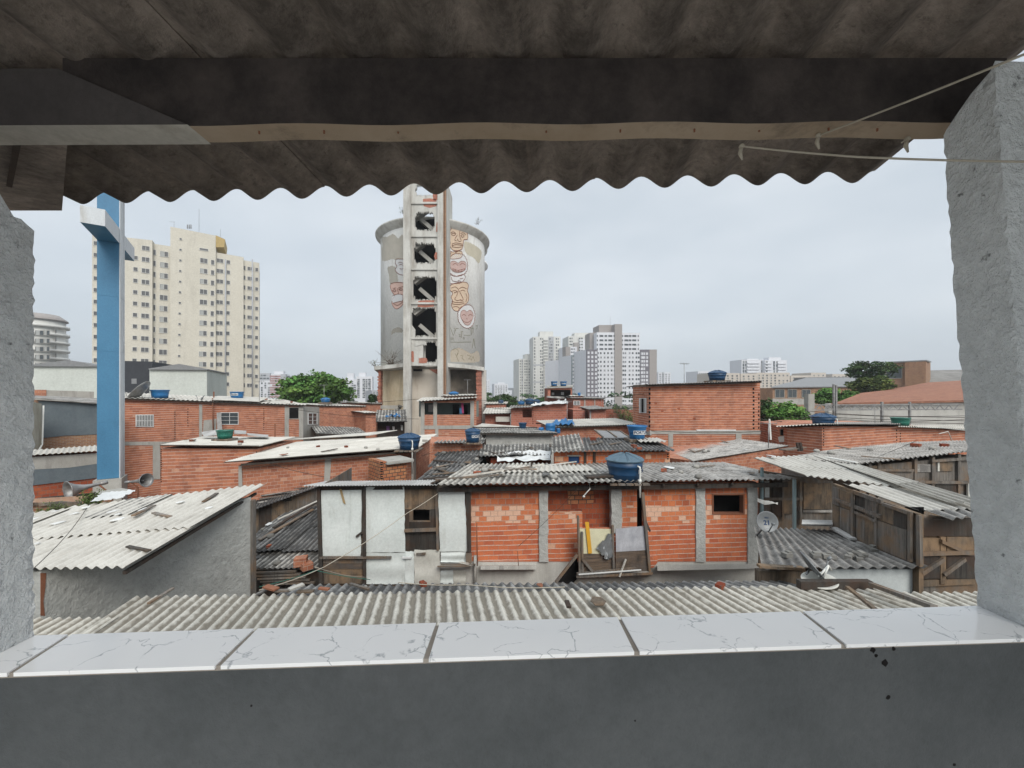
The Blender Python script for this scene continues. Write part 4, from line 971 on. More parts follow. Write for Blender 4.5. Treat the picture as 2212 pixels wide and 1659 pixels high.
# scrawled marks near the foot
mm = MB()
for l_ in ([(1480, 1125), (1505, 1195), (1525, 1140)], [(1508, 1140), (1518, 1135), (1516, 1150), (1510, 1160)], [(1525, 1140), (1545, 1138)], [(1560, 1165), (1578, 1162)], [(1570, 1158), (1566, 1210)], [(1545, 1185), (1558, 1185), (1548, 1200), (1560, 1202)],
           [(1585, 1190), (1610, 1192), (1635, 1190)], [(1618, 1135), (1625, 1150), (1635, 1135), (1660, 1140)], [(1580, 1208), (1590, 1208), (1588, 1220), (1578, 1218), (1580, 1208)], [(1640, 1140), (1642, 1190)], [(1655, 1125), (1655, 1175)],
           [(1675, 1120), (1688, 1115), (1685, 1140), (1678, 1142)], [(1480, 1215), (1490, 1208), (1488, 1228)], [(1495, 1212), (1505, 1212), (1500, 1225), (1506, 1228)],
           [(1465, 1242), (1540, 1244), (1640, 1242)], [(1660, 1215), (1672, 1290)], [(1660, 1215), (1648, 1290)],
           [(1500, 1300), (1525, 1290), (1545, 1310), (1530, 1350), (1545, 1390)], [(1520, 1330), (1530, 1350), (1545, 1325)], [(1560, 1345), (1580, 1340), (1570, 1365), (1590, 1380)], [(1610, 1340), (1640, 1350), (1620, 1370), (1650, 1372)], [(1640, 1385), (1655, 1350), (1668, 1385)]):
    cyl_line(mm, G2(l_), .024, .02)
S.part(mm, 'graffiti', flat('olive_scrawl', (.2, .19, .12), .9))
# shrubs growing on the ruin
def shrub(label, base, spread, n_, mat='twig', r=.03, leaves=0, seed=1, name='shrub', group='weeds growing on the ruin'):
    rnd = random.Random(seed); T = TH(name, label, 'plant', base, group); m = MB(); lf = MB(); base = Vector(base)
    for k in range(n_):
        a = rnd.uniform(0, 6.28); e = rnd.uniform(.2, 1.3); L_ = spread*rnd.uniform(.5, 1)
        p = base+Vector((rnd.uniform(-.3, .3)*spread*.6, rnd.uniform(-.1, .1)*spread, 0)); d = Vector((math.cos(a)*math.cos(e), math.sin(a)*math.cos(e)*.5, math.sin(e)))
        pts = [p]
        for s in range(4): d = (d+Vector((rnd.uniform(-.5, .5), rnd.uniform(-.3, .3), rnd.uniform(-.3, .3)))).normalized(); pts.append(pts[-1]+d*L_/4)
        m.tube(pts, [r, r*.8, r*.6, r*.45, r*.3], 4)
        for q in range(3):
            s = pts[rnd.choice((1, 2, 3))]; m.tube([s, s+Vector((rnd.uniform(-1, 1), rnd.uniform(-.4, .4), rnd.uniform(-.2, 1)))*L_*.25], r*.35, 3)
        for q in range(leaves):
            s = pts[rnd.choice((1, 2, 3, 4))]+Vector((rnd.gauss(0, .1), rnd.gauss(0, .1), rnd.gauss(0, .1)))*spread; z = spread*.06
            x = Vector((rnd.gauss(0, 1), rnd.gauss(0, 1), rnd.gauss(0, 1))).normalized()*z; y = x.cross(Vector((rnd.gauss(0, 1), rnd.gauss(0, 1), 1))).normalized()*z*.6
            lf.add([s-x, s+y, s+x, s-y], [(0, 1, 2, 3)], 0, rnd.uniform(.6, 1.5))
    T.part(m, 'stem', M[mat])
    if leaves: T.part(lf, 'foliage', M['leafy'])
    return T
shrub('bare dry shrub on the left side of the silo ledge', wb.pt(845, 787, 1.2), 2.6, 26, seed=2)
shrub('thin weed sticking out from the left tip of the silo ledge', wb.pt(811, 791, .9), 1.2, 6, leaves=6, seed=3)
shrub('small leafy weed on the left edge of the stair tower', wt.pt(872.5, 462, .1), 1.0, 7, leaves=14, seed=4)
shrub('thin weed on the right rim of the silo', cyl(1030, 485, .5), 1.1, 5, leaves=3, seed=5)
# ================================================================== MIDDLE DISTANCE
def win(T, w, x1, y1, x2, y2, kind='slide', off=0, fm='conc', fr=1.2):
    m = MB()
    for q in (rect(x1-fr, y1-fr, x2+fr, y1), rect(x1-fr, y2, x2+fr, y2+fr), rect(x1-fr, y1, x1, y2), rect(x2, y1, x2+fr, y2)): panel(m, w, q, off+.05, .12)
    if kind in ('slide', 'white'): xm = (x1+x2)/2; panel(m, w, rect(xm-.5, y1, xm+.5, y2), off+.045, .03)
    if kind == 'white':
        for k in range(1, 3): yy = y1+(y2-y1)*k/3; panel(m, w, rect(x1, yy-.3, x2, yy+.3), off+.04, .02)
    f = T.part(m, 'window', M[fm])
    m = MB(); panel(m, w, rect(x1, y1, x2, y2), off+.012, .02); T.part(m, 'pane', M['dark'] if kind in ('dark', 'bars', 'shutter') else M['glass'], f)
    if kind == 'bars':
        m = MB(); x = x1+1
        while x < x2: m.beam(w.pt(x, y1, off+.06), w.pt(x, y2, off+.06), .03); x += (x2-x1)/11
        m.beam(w.pt(x1, (y1+y2)/2, off+.065), w.pt(x2, (y1+y2)/2, off+.065), .03); T.part(m, 'bars', M['white'], f)
    if kind == 'shutter':
        m = MB()
        for a, b in ((x1, x1+(x2-x1)*.3), (x2-(x2-x1)*.3, x2)):
            y = y1
            while y < y2-1: panel(m, w, rect(a, y, b, y+1.1), off+.05, .02); y += 1.9
        T.part(m, 'shutter', M['white'], f)
BN = [0]
def band(T, w, q, off=.02, mat='conc', name='concrete_beam', th=.1):
    BN[0] += 1; off += (BN[0] % 11)*.0025; m = MB(); panel(m, w, q if isinstance(q, list) else rect(*q), off, th); return T.part(m, name, M[mat])
def teeth(T, w, x, y1, y2, step, wd=1.6, off=.004):
    """dark block ends showing down a corner"""
    m = MB(); y = y1
    while y < y2: x_ = x+U(-.4, .4); panel(m, w, rect(x_, y, x_+wd*1.25, y+step*.5), off+U(0, .002), .02); y += step
    T.part(m, 'block_ends', M['dark'])
def rooft(T, pts, mat='corrg', name='roof', **k):
    m = MB(); corr(m, *pts, **k); return T.part(m, name, M[mat])
def H(label, w, x1, x2, y1, y2, depth, mat='brick', roof='corrg', over=.35, rise=.1, drop=0, group='brick houses of the settlement', name='brick_house', cat='house', swap=False, thr=None, **k):
    T = TH(name, label, cat, w.ptz((x1+x2)/2, 0), group)
    m = MB(); solid(m, w, x1, x2, y1, y2, depth, 0, drop); T.part(m, 'wall', M[mat])
    if roof:
        ex = w.e*.25; up = Vector((0, 0, .07)); a = w.pt(x1, y1, over)+up-(ex if x2 > x1 else -ex); b = w.pt(x2, y2, over)+up+ex
        kk = w.N3*-(depth+over*2)+Vector((0, 0, rise-drop))
        q = (a, b, a+kk, b+kk) if not swap else (b, b+kk, a, a+kk)
        rooft(T, q, roof, **k)
        m = MB(); 
        for f in (0, 1): m.beam(a-up*.8-w.N3*(.08+f*(depth+over)), b-up*.8-w.N3*(.08+f*(depth+over)), .06, .08)
        T.part(m, 'rafter', M['woodd'])
    return T
TN = [0]
def tank(label, px, yt, yb, wpx, d, mat='tank', lid=True, txt=None, stand=.06, group='water tanks on the roofs', pipe=False, lidm=None, taper=.8):
    c = P(px, yb, d); rt = wpx/2/F*d; h = (yb-yt)/F*d; lidh = rt*.3 if lid else 0; hb = h-lidh
    T = TH('water_tank', label, 'water tank', c, group); m = MB(); r0 = rt*taper
    if lid: prof = [(r0, 0), (r0*1.02, hb*.3), (r0*1.05, hb*.32), (r0*1.03, hb*.36), (rt*.92, hb*.68), (rt*.95, hb*.70), (rt*.93, hb*.74), (rt*.96, hb*.96), (0, hb*.97)]
    else: prof = [(r0, 0), (r0*1.04, hb*.3), (r0*1.07, hb*.33), (r0*1.05, hb*.37), (rt*.93, hb*.88), (rt, hb*.92), (rt, hb), (rt*.94, hb), (rt*.9, hb*.85), (r0*.95, .05), (0, .04)]
    m.lathe(c, prof, 32); body = T.part(m, 'body', M[mat])
    if lid:
        m = MB(); n = 48; vs = []; fs = []
        for i, (r, z) in enumerate(((1.0, hb*.93), (1.02, hb*.99), (.96, hb*1.0), (.6, hb+lidh*.5), (.2, hb+lidh*.95), (.0, hb+lidh))):
            for k in range(n):
                a = 2*math.pi*k/n; rg = .06*lidh*(4 if (k % 6) in (0,) else 0)*(1 if 1 < i < 5 else 0)
                vs.append(c+Vector((rt*r*math.cos(a), rt*r*math.sin(a), z+rg)))
        for i in range(5):
            for k in range(n): fs.append((i*n+k, i*n+(k+1) % n, (i+1)*n+(k+1) % n, (i+1)*n+k))
        m.add(vs, fs); T.part(m, 'lid', M[lidm or mat])
    if stand:
        m = MB()
        for k in range(-2, 3): m.box(c+Vector((k*rt*.42, 0, -stand/2-.002)), (rt*.36, rt*2.1, stand), 0, 0, U(.7, 1.2))
        T.part(m, 'stand', M['wood'])
    if txt:
        body_, sz, zf, ang0 = txt; vs, fs = text_mesh(body_, sz, .004, sz*.02); R_ = rt*(taper+(1-taper)*zf)*1.0+.012
        def wrap(v, ro=0): a = -math.pi/2+ang0+v.x/R_; return c+Vector(((R_+ro+v.z)*math.cos(a), (R_+ro+v.z)*math.sin(a), hb*zf+v.y))
        xm = max(v.x for v in vs)+sz*.15; lb = MB(); n = 10
        for k in range(n):
            x0, x1 = -xm+2*xm*k/n, -xm+2*xm*(k+1)/n
            lb.add([wrap(Vector((x0, -sz*.5, 0))), wrap(Vector((x1, -sz*.5, 0))), wrap(Vector((x1, sz*.5, 0))), wrap(Vector((x0, sz*.5, 0)))], [(0, 1, 2, 3)])
        lp = T.part(lb, 'label_band', M['white'], body); tm = MB(); tm.add([wrap(v, .008) for v in vs], fs); T.part(tm, 'lettering', M['navy'], body)
    if pipe:
        m = MB(); a = math.radians(-62); o = c+Vector((math.cos(a)*rt*.93, math.sin(a)*rt*.93, 0)); q = c+Vector((math.cos(a)*rt*1.1, math.sin(a)*rt*1.1, 0))
        m.tube([o+Vector((0, 0, hb*.78)), q+Vector((0, 0, hb*.75)), q+Vector((.01, 0, hb*.55)), q+Vector((0, 0, hb*.1)), q+Vector((.0, -.02, -pipe))], .028, 8)
        m.lathe(q+Vector((0, 0, hb*.12)), [(.05, -.05), (.05, .05)], 10); T.part(m, 'pipe', M['pvc'])
    return T
M['navy'] = flat('navy_lettering', (.01, .03, .08), .6)
def thin(label, name, cat, poly, th=.02, mat='corrg', group=None, dirv=(0, 0, -1)):
    T = TH(name, label, cat, poly[0], group); m = MB(); m.prism(poly, Vector(dirv)*th); T.part(m, 'sheet', M[mat]); return T
def plank(label, a, b, wd=.1, th=.03, mat='wood', name='plank', group='boards lying on the roofs', cat='board'):
    T = TH(name, label, cat, a, group); m = MB(); m.beam(a, b, wd, th); T.part(m, 'board', M[mat]); return T
def crumple(label, name, poly, mat, amp=.06, n=14, cat='tarp', seed=1, group=None):
    """a crumpled sheet over a four cornered patch"""
    rnd = random.Random(seed); a, b, c, d = map(Vector, poly); m = MB(); vs = []
    for i in range(n+1):
        for j in range(n+1):
            p = a.lerp(b, i/n).lerp(d.lerp(c, i/n), j/n); e = (rnd.random()-.5)*amp*1.6 if i in (0, n) or j in (0, n) else 0
            vs.append(p+Vector((e, e*.6, abs(rnd.gauss(0, 1))*amp+amp*.6*math.sin(i*1.7)*math.sin(j*1.1)+amp*.7)))
    fs = [(i*(n+1)+j, i*(n+1)+j+1, (i+1)*(n+1)+j+1, (i+1)*(n+1)+j) for i in range(n) for j in range(n)]
    m.add(vs, fs, 0, 1, True); T = TH(name, label, cat, a, group); T.part(m, 'sheet', M[mat]); return T
def dish(label, c, r, face, mat='silver', arm=True, txt=None, group='satellite dishes', foot=None):
    c = Vector(c); f = Vector(face).normalized(); x = f.cross(Vector((0, 0, 1))).normalized(); y = x.cross(f); Mx = Matrix((x, y, f)).transposed()
    T = TH('satellite_dish', label, 'satellite dish', c, group); m = MB()
    m.lathe(c, [(0, -r*.22), (r*.5, -r*.16), (r*.85, -r*.04), (r, 0.0), (r*1.03, .0), (r*1.03, -.02), (r*.85, -r*.04-.02), (r*.5, -r*.16-.02), (0, -r*.22-.02)], 28, M=Mx, cap=False)
    rf = T.part(m, 'reflector', M[mat])
    if arm:
        m = MB(); lo = c-y*r*.95; hd = c+f*r*1.1-y*r*.15; m.tube([lo, hd], .014, 6); m.tube([hd-f*.03, hd+f*.05], .03, 8); T.part(m, 'feed_arm', M['silver'])
    m = MB(); b_ = Vector(foot) if foot else c-Vector((0, 0, r*1.15))-f*.1; m.tube([c-f*r*.22, c-f*(r*.3)-Vector((0, 0, r*.3)), b_], .022, 6); T.part(m, 'mast', M['silver'])
    if txt:
        tm = MB()
        for body_, sz, oy in txt:
            vs, fs = text_mesh(body_, sz, .002, sz*.03)
            def mp(v): q = Vector((v.x, v.y+oy, 0)); rr = q.length/r; return c+Mx @ Vector((-q.x, q.y, -r*.22*(1-rr*rr)+.008+v.z*.5))
            tm.add([mp(v) for v in vs], fs)
        T.part(tm, 'lettering', M['navy'], rf)
    return T
# ---------------------------------------------------------------- far left: grey panelled house, lane wall
w = W(60, 21, 215, 23)
T = TH('house', 'house with blue grey panelled upper wall over ochre brick, beside the left pillar', 'house', w.ptz(140, 0), 'brick houses of the settlement')
m = MB(); solid(m, w, 40, 246, 863, 875, 3, 0); T.part(m, 'wall', M['bricko'])
M['bluegrey'] = weath('blue_grey_sheeting', (.10, .125, .14), (.14, .165, .18), 1, .4, (.07, .08, .09), 3, True, .8, .3, .01, 12)
m = MB(); panel(m, w, [(83, 866), (212, 872), (212, 938), (170, 940), (140, 941), (88, 947)], .04, .05); T.part(m, 'sheeting', M['bluegrey'])
m = MB(); m.prism([w.pt(74, 861, .3), w.pt(214, 873, .3), w.pt(214, 862, -4), w.pt(76, 856, -4)], (0, 0, .05)); T.part(m, 'roof', M['corrg'])
w = W(60, 26.5, 215, 29); T = TH('concrete_parapet', 'stained grey roof parapet with orange brick end, behind the blue grey panelled house', 'wall', w.ptz(140, 0))
m = MB(); solid(m, w, 74, 203, 842, 846, 2, 0); T.part(m, 'wall', M['conc']); m = MB(); panel(m, w, rect(72, 842, 100, 860), .03, .2); T.part(m, 'brick_end', M['brick'])
w = W(40, 18.5, 92, 20.5); T = TH('plastered_house', 'mossy beige plastered house corner with a white downpipe, at the left pillar', 'house', w.ptz(70, 0), 'brick houses of the settlement')
m = MB(); solid(m, w, 20, 90, 855, 872, 2, 0); T.part(m, 'wall', weath('mossy_plaster', (.34, .33, .27), (.45, .44, .37), 1.5, .6, (.10, .09, .07), 2))
m = MB(); m.tube([w.pt(94, 876, .1), w.pt(91, 960, .1), w.pt(88, 966, .2), w.pt(76, 982, .3)], .035, 6); T.part(m, 'downpipe', M['pvc'])
w = W(60, 17, 215, 19); T = TH('lane_wall', 'long grey and blue painted wall with corrugated top, beside the foot of the blue cross', 'wall', w.ptz(140, 0))
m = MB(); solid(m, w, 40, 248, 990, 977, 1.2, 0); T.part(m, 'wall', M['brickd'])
m = MB(); panel(m, w, [(40, 990), (248, 977), (248, 1028), (40, 1052)], .05, .06); T.part(m, 'paint_band', M['bluegrey'])
m = MB(); panel(m, w, [(40, 989), (248, 976.5), (248, 1000), (215, 1001), (150, 1010), (40, 1016)], .056, .03); T.part(m, 'upper_render', M['conc'])
a, b, c, d = w.pt(40, 990, .25), w.pt(215, 979, .25), w.pt(50, 978, -1.9), w.pt(215, 966, -1.9)
rooft(T, (a+Vector((0, 0, .1)), b+Vector((0, 0, .1)), c+Vector((0, 0, .1)), d+Vector((0, 0, .1))), 'corrw')
# ---------------------------------------------------------------- long two storey brick house (left)
w = W(262, 25, 690, 33)
T = H('long two storey orange block house with barred window, right of the blue cross', w, 262, 655, 861.5, 877, 7, 'brickl', 'corrw', over=.3, rise=.35, lam=.25)
w2 = W(655, 32.4, 690, 36); m = MB(); solid(m, w2, 655, 690, 878, 879, 3, 0); T.part(m, 'side_wall', M['conc']); win(T, w2, 667, 893, 685, 916, 'white', 0, 'white')
win(T, w, 294, 897, 331, 921, 'bars', 0, 'white'); win(T, w, 478, 892, 514, 916, 'white', 0, 'white')
for q in ((262, 954, 400, 962), (400, 951, 520, 958), (520, 944, 655, 950), (430, 874, 437, 950), (615, 877, 624, 944), (646, 878, 655, 944), (330, 962, 346, 1035)): band(T, w, q)
win(T, w, 625, 881, 645, 904, 'dark', .0, 'conc'); teeth(T, w, 377, 889, 950, 4.8, 1.6); teeth(T, w, 405, 882, 920, 6, 1.4); teeth(T, w, 569, 882, 930, 4.5, 1.5)
band(T, w, [(440, 908), (468, 905), (466, 940), (438, 944)], .03, 'conc', 'render_patch')
m = MB(); q = [(468, 892), (477, 890), (481, 938), (470, 940)]; panel(m, w, q, .5, .03); T.part(m, 'leaning_sheet', M['zinc'])
m = MB(); m.tube([w.pt(459, 860, .2), w.pt(461, 945, .2)], .04, 6); T.part(m, 'pipe', M['rust'])
w3 = W(440, 27, 700, 35)
thin('loose white roofing sheet on the long brick house, at its middle', 'roof_sheet', 'roof sheet', [w.pt(455, 869, .4)+Vector((0, 0, .2)), w.pt(560, 873, .4)+Vector((0, 0, .2)), w.pt(580, 866, -4)+Vector((0, 0, .3)), w.pt(470, 863, -4)+Vector((0, 0, .3))], .03, 'corrw')
tank('open bright blue tank on the left end of the long brick house roof', 345.5, 842, 860, 34, 27, 'tankb', False, stand=.15)
tank('open bright blue tank on the right part of the long brick house roof', 512, 846, 861, 27, 31, 'tankb', False, txt=('Fortlev', .16, .6, .2), stand=.2)
tank('small bright blue tank behind the right end of the long brick house', 703, 859, 869, 20, 39, 'tankb', True, stand=.2)
dish('big rusty mesh satellite dish on the long brick house roof beside the cross', P(299, 846, 26), .85, (-.75, -.3, .6), 'steel', foot=P(302, 864, 26.2))
dish('small grey satellite dish at the middle of the long brick house roof', P(435, 860, 29), .3, (-.6, -.5, .6), 'silver')
plank('short wooden aerial post on the long brick house roof', P(462, 846, 29.5), P(462, 866, 29.5), .06, .06, 'rust', 'aerial_post', None, 'post')
w = W(690, 36, 800, 40)
T = H('orange block house set back between the long brick house and the silo', w, 688, 786, 877, 879, 6, 'brick', 'corrw', over=.2, rise=.1, lam=.3)
teeth(T, w, 779, 880, 930, 4.4, 1.8); band(T, w, (688, 922, 786, 927))
w = W(786, 42, 822, 44)
H('small brick shed wedged left of the silo base', w, 792, 822, 872, 873, 4, 'brick', 'corrw', over=.2, lam=.3)
T = H('low shack with grey tin front at the foot of the set back brick house', W(690, 31, 800, 33), 690, 790, 938, 942, 4, 'wood', 'corrm', over=.5, rise=.25, lam=.25, group='wooden shacks', name='shack', cat='shack')
# ---------------------------------------------------------------- white roofed brick house
w = W(343, 17.2, 557, 18.2); w2 = W(557, 18.2, 634, 23)
T = TH('brick_house', 'orange block house with bright white corrugated roof carrying the green tank', 'house', w.ptz(450, 0), 'brick houses of the settlement')
m = MB(); a, b, c = w.pt(348, 968), w.pt(557, 970), w2.pt(632, 953); d = a+(c-b)
m.hexa([Vector((q.x, q.y, 0)) for q in (a, b, c, d)], [a, b, c, d]); T.part(m, 'wall', M['brickl'])
teeth(T, w, 347, 970, 1040, 4.6, 1.7); teeth(T, w, 553, 975, 1030, 6, 1.5); win(T, w2, 577, 975, 590, 981, 'white', 0, 'white'); win(T, w2, 602, 967, 612, 974, 'white', 0, 'white')
up = Vector((0, 0, .08)); e0 = w.pt(344, 966, .3)+up; e1 = w.pt(560, 968, .35)+up; f1 = P(637, 948, 23.2)+up; f0 = P(436, 947, 22.6)+up
rooft(T, (e1, f1, e0, f0), 'corrw', tv=.04)
tank('open dark green tank on the white roofed brick house', 486, 929, 947, 33, 20, 'tankg', False, stand=.1, txt=('', 0, 0, 0) if 0 else None)
for lb, q in (('silver sheet lying left of the green tank', [(435, 938, 21.5), (472, 932, 21.5), (468, 944, 20.5), (440, 947, 20.5)]), ('crumpled silver sheet right of the green tank', [(506, 934, 21), (532, 935, 22), (532, 942, 21), (506, 941, 20)]), ('long pale sheet at the right of the green tank', [(533, 940, 22.5), (580, 944, 22.5), (578, 949, 21), (535, 944, 21)])):
    thin(lb, 'roof_sheet', 'roof sheet', [P(*p)+Vector((0, 0, .12)) for p in q], .03, 'zinc', 'loose roof sheets')
plank('thin rusty pipe standing at the right end of the white roofed brick house', P(594, 915, 23), P(594, 950, 23), .05, .05, 'rust', 'pipe', None, 'pipe')
# ---------------------------------------------------------------- long house with chimney and lidded tank
w = W(515, 16, 893, 20)
T = TH('brick_house', 'long brick house with pale sloping roof and brick chimney, in the centre left', 'house', w.ptz(700, 0), 'brick houses of the settlement')
m = MB(); a, b = w.pt(517, 1005), w.pt(893, 976); c = P(928, 948, 24); d = P(640, 965, 22); m.hexa([Vector((q.x, q.y, 0)) for q in (a, b, c, d)], [a, b, c, d]); T.part(m, 'wall', M['brick'])
for q in ([(515, 1007), (522, 1006), (524, 1060), (515, 1060)], [(702, 992), (716, 991), (712, 1045), (700, 1045)]): band(T, w, q, .03, 'conc', 'column')
w2 = W(893, 20, 928, 24); band(T, w2, [(893, 976), (899, 974), (899, 1040), (893, 1040)], .03, 'conc', 'column')
up = Vector((0, 0, .07)); e0 = w.pt(482, 1003, .45)+up; e1 = w.pt(903, 971, .45)+up; f1 = P(944, 941, 26)+up; f0 = P(640, 958, 23)+up
rooft(T, (e1, f1, e0, f0), 'corrw', tv=.07)
m = MB(); m.prism([P(620, 958, 23.5)+up*3, P(800, 948, 24)+up*3, P(858, 937, 25)+up*3, P(700, 950, 25)+up*3], (0, 0, .03)); T.part(m, 'upper_sheet', M['corrw'])
m = MB(); m.beam(w.pt(520, 1004, .3), w.pt(893, 975.5, .3), .08, .08); T.part(m, 'rafter', M['woodd'])
wc = W(821, 16.8, 878, 17.6); wc2 = W(878, 17.6, 891, 18.9)
T2 = TH('brick_chimney', 'sooty open topped chimney block of yellow and red hollow bricks', 'chimney', wc.ptz(850, 0))
m = MB(); solid(m, wc, 821, 878, 997, 998, 1.3, 0); T2.part(m, 'wall', M['brickc'])
m = MB(); 
for z_, o in ((0, 0), (.07, .1)): m.box(wc.pt(851, 995, -.5-o)+Vector((0, 0, z_)), (1.25, 1.4, .05), math.atan2(wc.e.y, wc.e.x), 0, U(.7, 1.2))
T2.part(m, 'cap_slab', M['conc']); teeth(T2, wc, 822, 998, 1035, 5, 4, .004)
tank('big lidded blue tank with white pipe on the pale sloping roof, centre left', 884, 936, 970, 49, 19.3, 'tank', True, lidm='tank', pipe=1.1)
plank('stone lying right of the lidded tank', P(913, 952, 21), P(923, 952, 21.1), .2, .12, 'conc', 'stone', None, 'stone')
# ---------------------------------------------------------------- shack with laundry at silo foot
w = W(797, 39, 876, 40)
T = H('open shack with drying laundry and littered tin roof at the silo foot', w, 815, 874, 912, 911, 3, 'woodd', 'corrm', over=1.2, rise=.9, group='wooden shacks', name='shack', cat='shack', jag=.3, lam=.3)
for lb, x, y, wd, h, mt in (('purple cloth drying under the shack roof', 838, 920, 7, 14, (.16, .07, .2)), ('white checked cloth drying under the shack roof', 850, 921, 5, 8, (.6, .58, .58)), ('pale cloth drying at the right of the shack', 868, 918, 5, 12, (.4, .42, .42))):
    T2 = TH('hanging_cloth', lb, 'laundry', w.pt(x, y+h, .25), 'laundry of the shack'); m = MB(); panel(m, w, [(x-wd/2, y), (x+wd/2, y+.5), (x+wd/2-.6, y+h), (x-wd/2+.8, y+h-.8)], .25, .02); T2.part(m, 'cloth', plain('cloth_'+str(x), mt, .9))
crumple('bright blue tarpaulin heaped on the tin roof of the laundry shack', 'tarp', [P(834, 905, 40), P(864, 905, 40), P(862, 899, 42), P(836, 899, 42)], 'tankb', .14, 8)
w = W(786, 33, 822, 34); T = H('small brick and plank lean-to left of the laundry shack', W(786, 37, 815, 38), 790, 812, 893, 893, 3, 'brick', 'corrw', over=.3, lam=.3, group='brick houses of the settlement')
# ---------------------------------------------------------------- house with open balcony in front of silo
w = W(905, 33, 1030, 33.6)
T = TH('brick_house', 'two storey brick house with open veranda and pink cloth, in front of the silo', 'house', w.ptz(970, 0), 'brick houses of the settlement')
m = MB(); wallcols(m, w, 909, 1029, lin((909, 868), (1029, 864)), None, [(917, 936, 870, 896), (944, 1016, 870, 896)], 0, .18, zb=0); 
k_ = w.N3*-5
for x in (909, 1028): m.prism([w.pt(x, 866, -.18), w.pt(x+.8, 866, -.18), w.ptz(x+.8, 0, -.18), w.ptz(x, 0, -.18)], k_)
m.prism([w.pt(909, 864, -5), w.pt(1029, 862, -5), w.ptz(1029, 0, -5), w.ptz(909, 0, -5)], w.N3*-.2)
T.part(m, 'wall', M['brickl'])
m = MB(); panel(m, w, rect(905, 866, 1034, 900), -2.2, .1); T.part(m, 'room_wall', plain('grey_green_room', (.16, .2, .19), .9))
m = MB(); panel(m, w, rect(978, 874, 992, 900), -2.15, .03); panel(m, w, rect(1000, 874, 1010, 900), -2.15, .03); T.part(m, 'doorway', M['dark'])
m = MB(); panel(m, w, rect(925, 874, 938, 890), -2.1, .03); T.part(m, 'white_board', M['white'])
for q in ((909, 868, 917, 950), (936, 868, 944, 920), (1016, 866, 1024, 950), (909, 919, 1029, 927), (940, 927, 947, 950)): band(T, w, q, .03, 'conc', 'concrete_column')
up = Vector((0, 0, .05)); a, b = w.pt(899, 867, .7), w.pt(1032, 859, .7); rooft(T, (a, b, P(915, 858, 39), P(1034, 857, 39)), 'corrw', lam=.3)
m = MB(); w4 = W(960, 36, 1030, 37); 
T2 = H('small upper roof room with pale tin roof behind the veranda house', w4, 968, 1026, 857, 855, 2, 'brick', 'corrw', over=.3, lam=.3)
T2 = TH('hanging_cloth', 'pink and blue cloth hanging in the veranda of the house in front of the silo', 'laundry', w.pt(1000, 894, -.6)); m = MB(); panel(m, w, [(996, 871), (1001, 871), (1002, 893), (997, 892)], -.6, .02); T2.part(m, 'pink_cloth', plain('pink_cloth', (.5, .08, .2), .9)); m = MB(); panel(m, w, [(992, 882), (997, 880), (998, 894), (993, 893)], -.55, .02); T2.part(m, 'blue_cloth', plain('blue_cloth', (.08, .2, .36), .9))
tank('flat blue tank lid at the back of the veranda house roof', 980, 846, 853, 23, 37.6, 'tankb', True, stand=.3)
# ---------------------------------------------------------------- brick cluster right of the silo
D = lambda zx, zy: (C3(zx), Y3(zy))
w = W(1045, 46, 1110, 46)
T = H('small flat topped brick house right of the silo, with one blue tank', w, 1050, 1092, 874, 873, 6, 'brickr', 'corrw', over=.2, lam=.35)
T = H('brick lean-to with a cream board shutter below the small flat topped house', W(1045, 41, 1105, 41), 1048, 1102, 895, 894, 4, 'brickr', 'corrw', over=.8, rise=.4, lam=.3); m = MB(); panel(m, W(1045, 41, 1105, 41), rect(1071, 900, 1101, 911), .5, .05); T.part(m, 'shutter_board', M['metalw'])
tank('lidded blue tank on the small flat topped house right of the silo', 1082, 864, 872, 13, 47, 'tank', True, stand=.2)
w = W(1105, 40, 1230, 40)
T = TH('brick_house', 'brick house with a dark open shed and a torn white roof cover', 'house', w.ptz(1170, 0), 'brick houses of the settlement')
m = MB(); wallcols(m, w, 1104, 1226, lin((1104, 882), (1226, 874)), None, [(1129, 1149, 884, 902)], 0, .2, zb=0); solid(m, w, 1104, 1226, 884, 876, 4, 0, .2, off=-1.6); T.part(m, 'wall', M['brickr'])
teeth(T, w, 1150, 882, 915, 4, 1.5); teeth(T, w, 1224, 880, 915, 4, 1.2); win(T, w, 1229-5, 884, 1232-4, 893, 'dark', 0, 'wood') if 0 else None
rooft(T, (w.pt(1100, 881, .7), w.pt(1150, 880, .7), w.pt(1104, 876, -4), w.pt(1154, 875, -4)), 'corrg', lam=.3)
crumple('torn white plastic cover on the roof of the brick house with the dark shed', 'roof_cover', [P(1148, 879, 39.4), P(1228, 874, 39.4), P(1222, 870, 44), P(1160, 874, 44)], 'white', .12, 12)
for lb, x, yt, yb, wd, d, mt in (('left tank of the three behind the dark shed roof', 1126, 866, 874, 16, 43, 'tankb'), ('middle and largest tank of the three behind the dark shed roof', 1144, 861, 874, 21, 43, 'tank'), ('right tank of the three behind the dark shed roof', 1159, 863, 874, 15, 43.5, 'tank')):
    tank(lb, x, yt, yb, wd, d, mt, True, stand=.35)
w = W(1180, 52, 1240, 52)
T = TH('brick_house', 'tallest brick house of the cluster with an open top storey under two blue tanks', 'house', w.ptz(1210, 0), 'brick houses of the settlement')
m = MB(); wallcols(m, w, 1183, 1236, lin((1183, 838), (1236, 836)), None, [(1189, 1233, 842, 858)], 0, .25, zb=0)
for x in (1183, 1235): m.prism([w.pt(x, 838, -.25), w.pt(x+1, 838, -.25), w.ptz(x+1, 0, -.25), w.ptz(x, 0, -.25)], w.N3*-5)
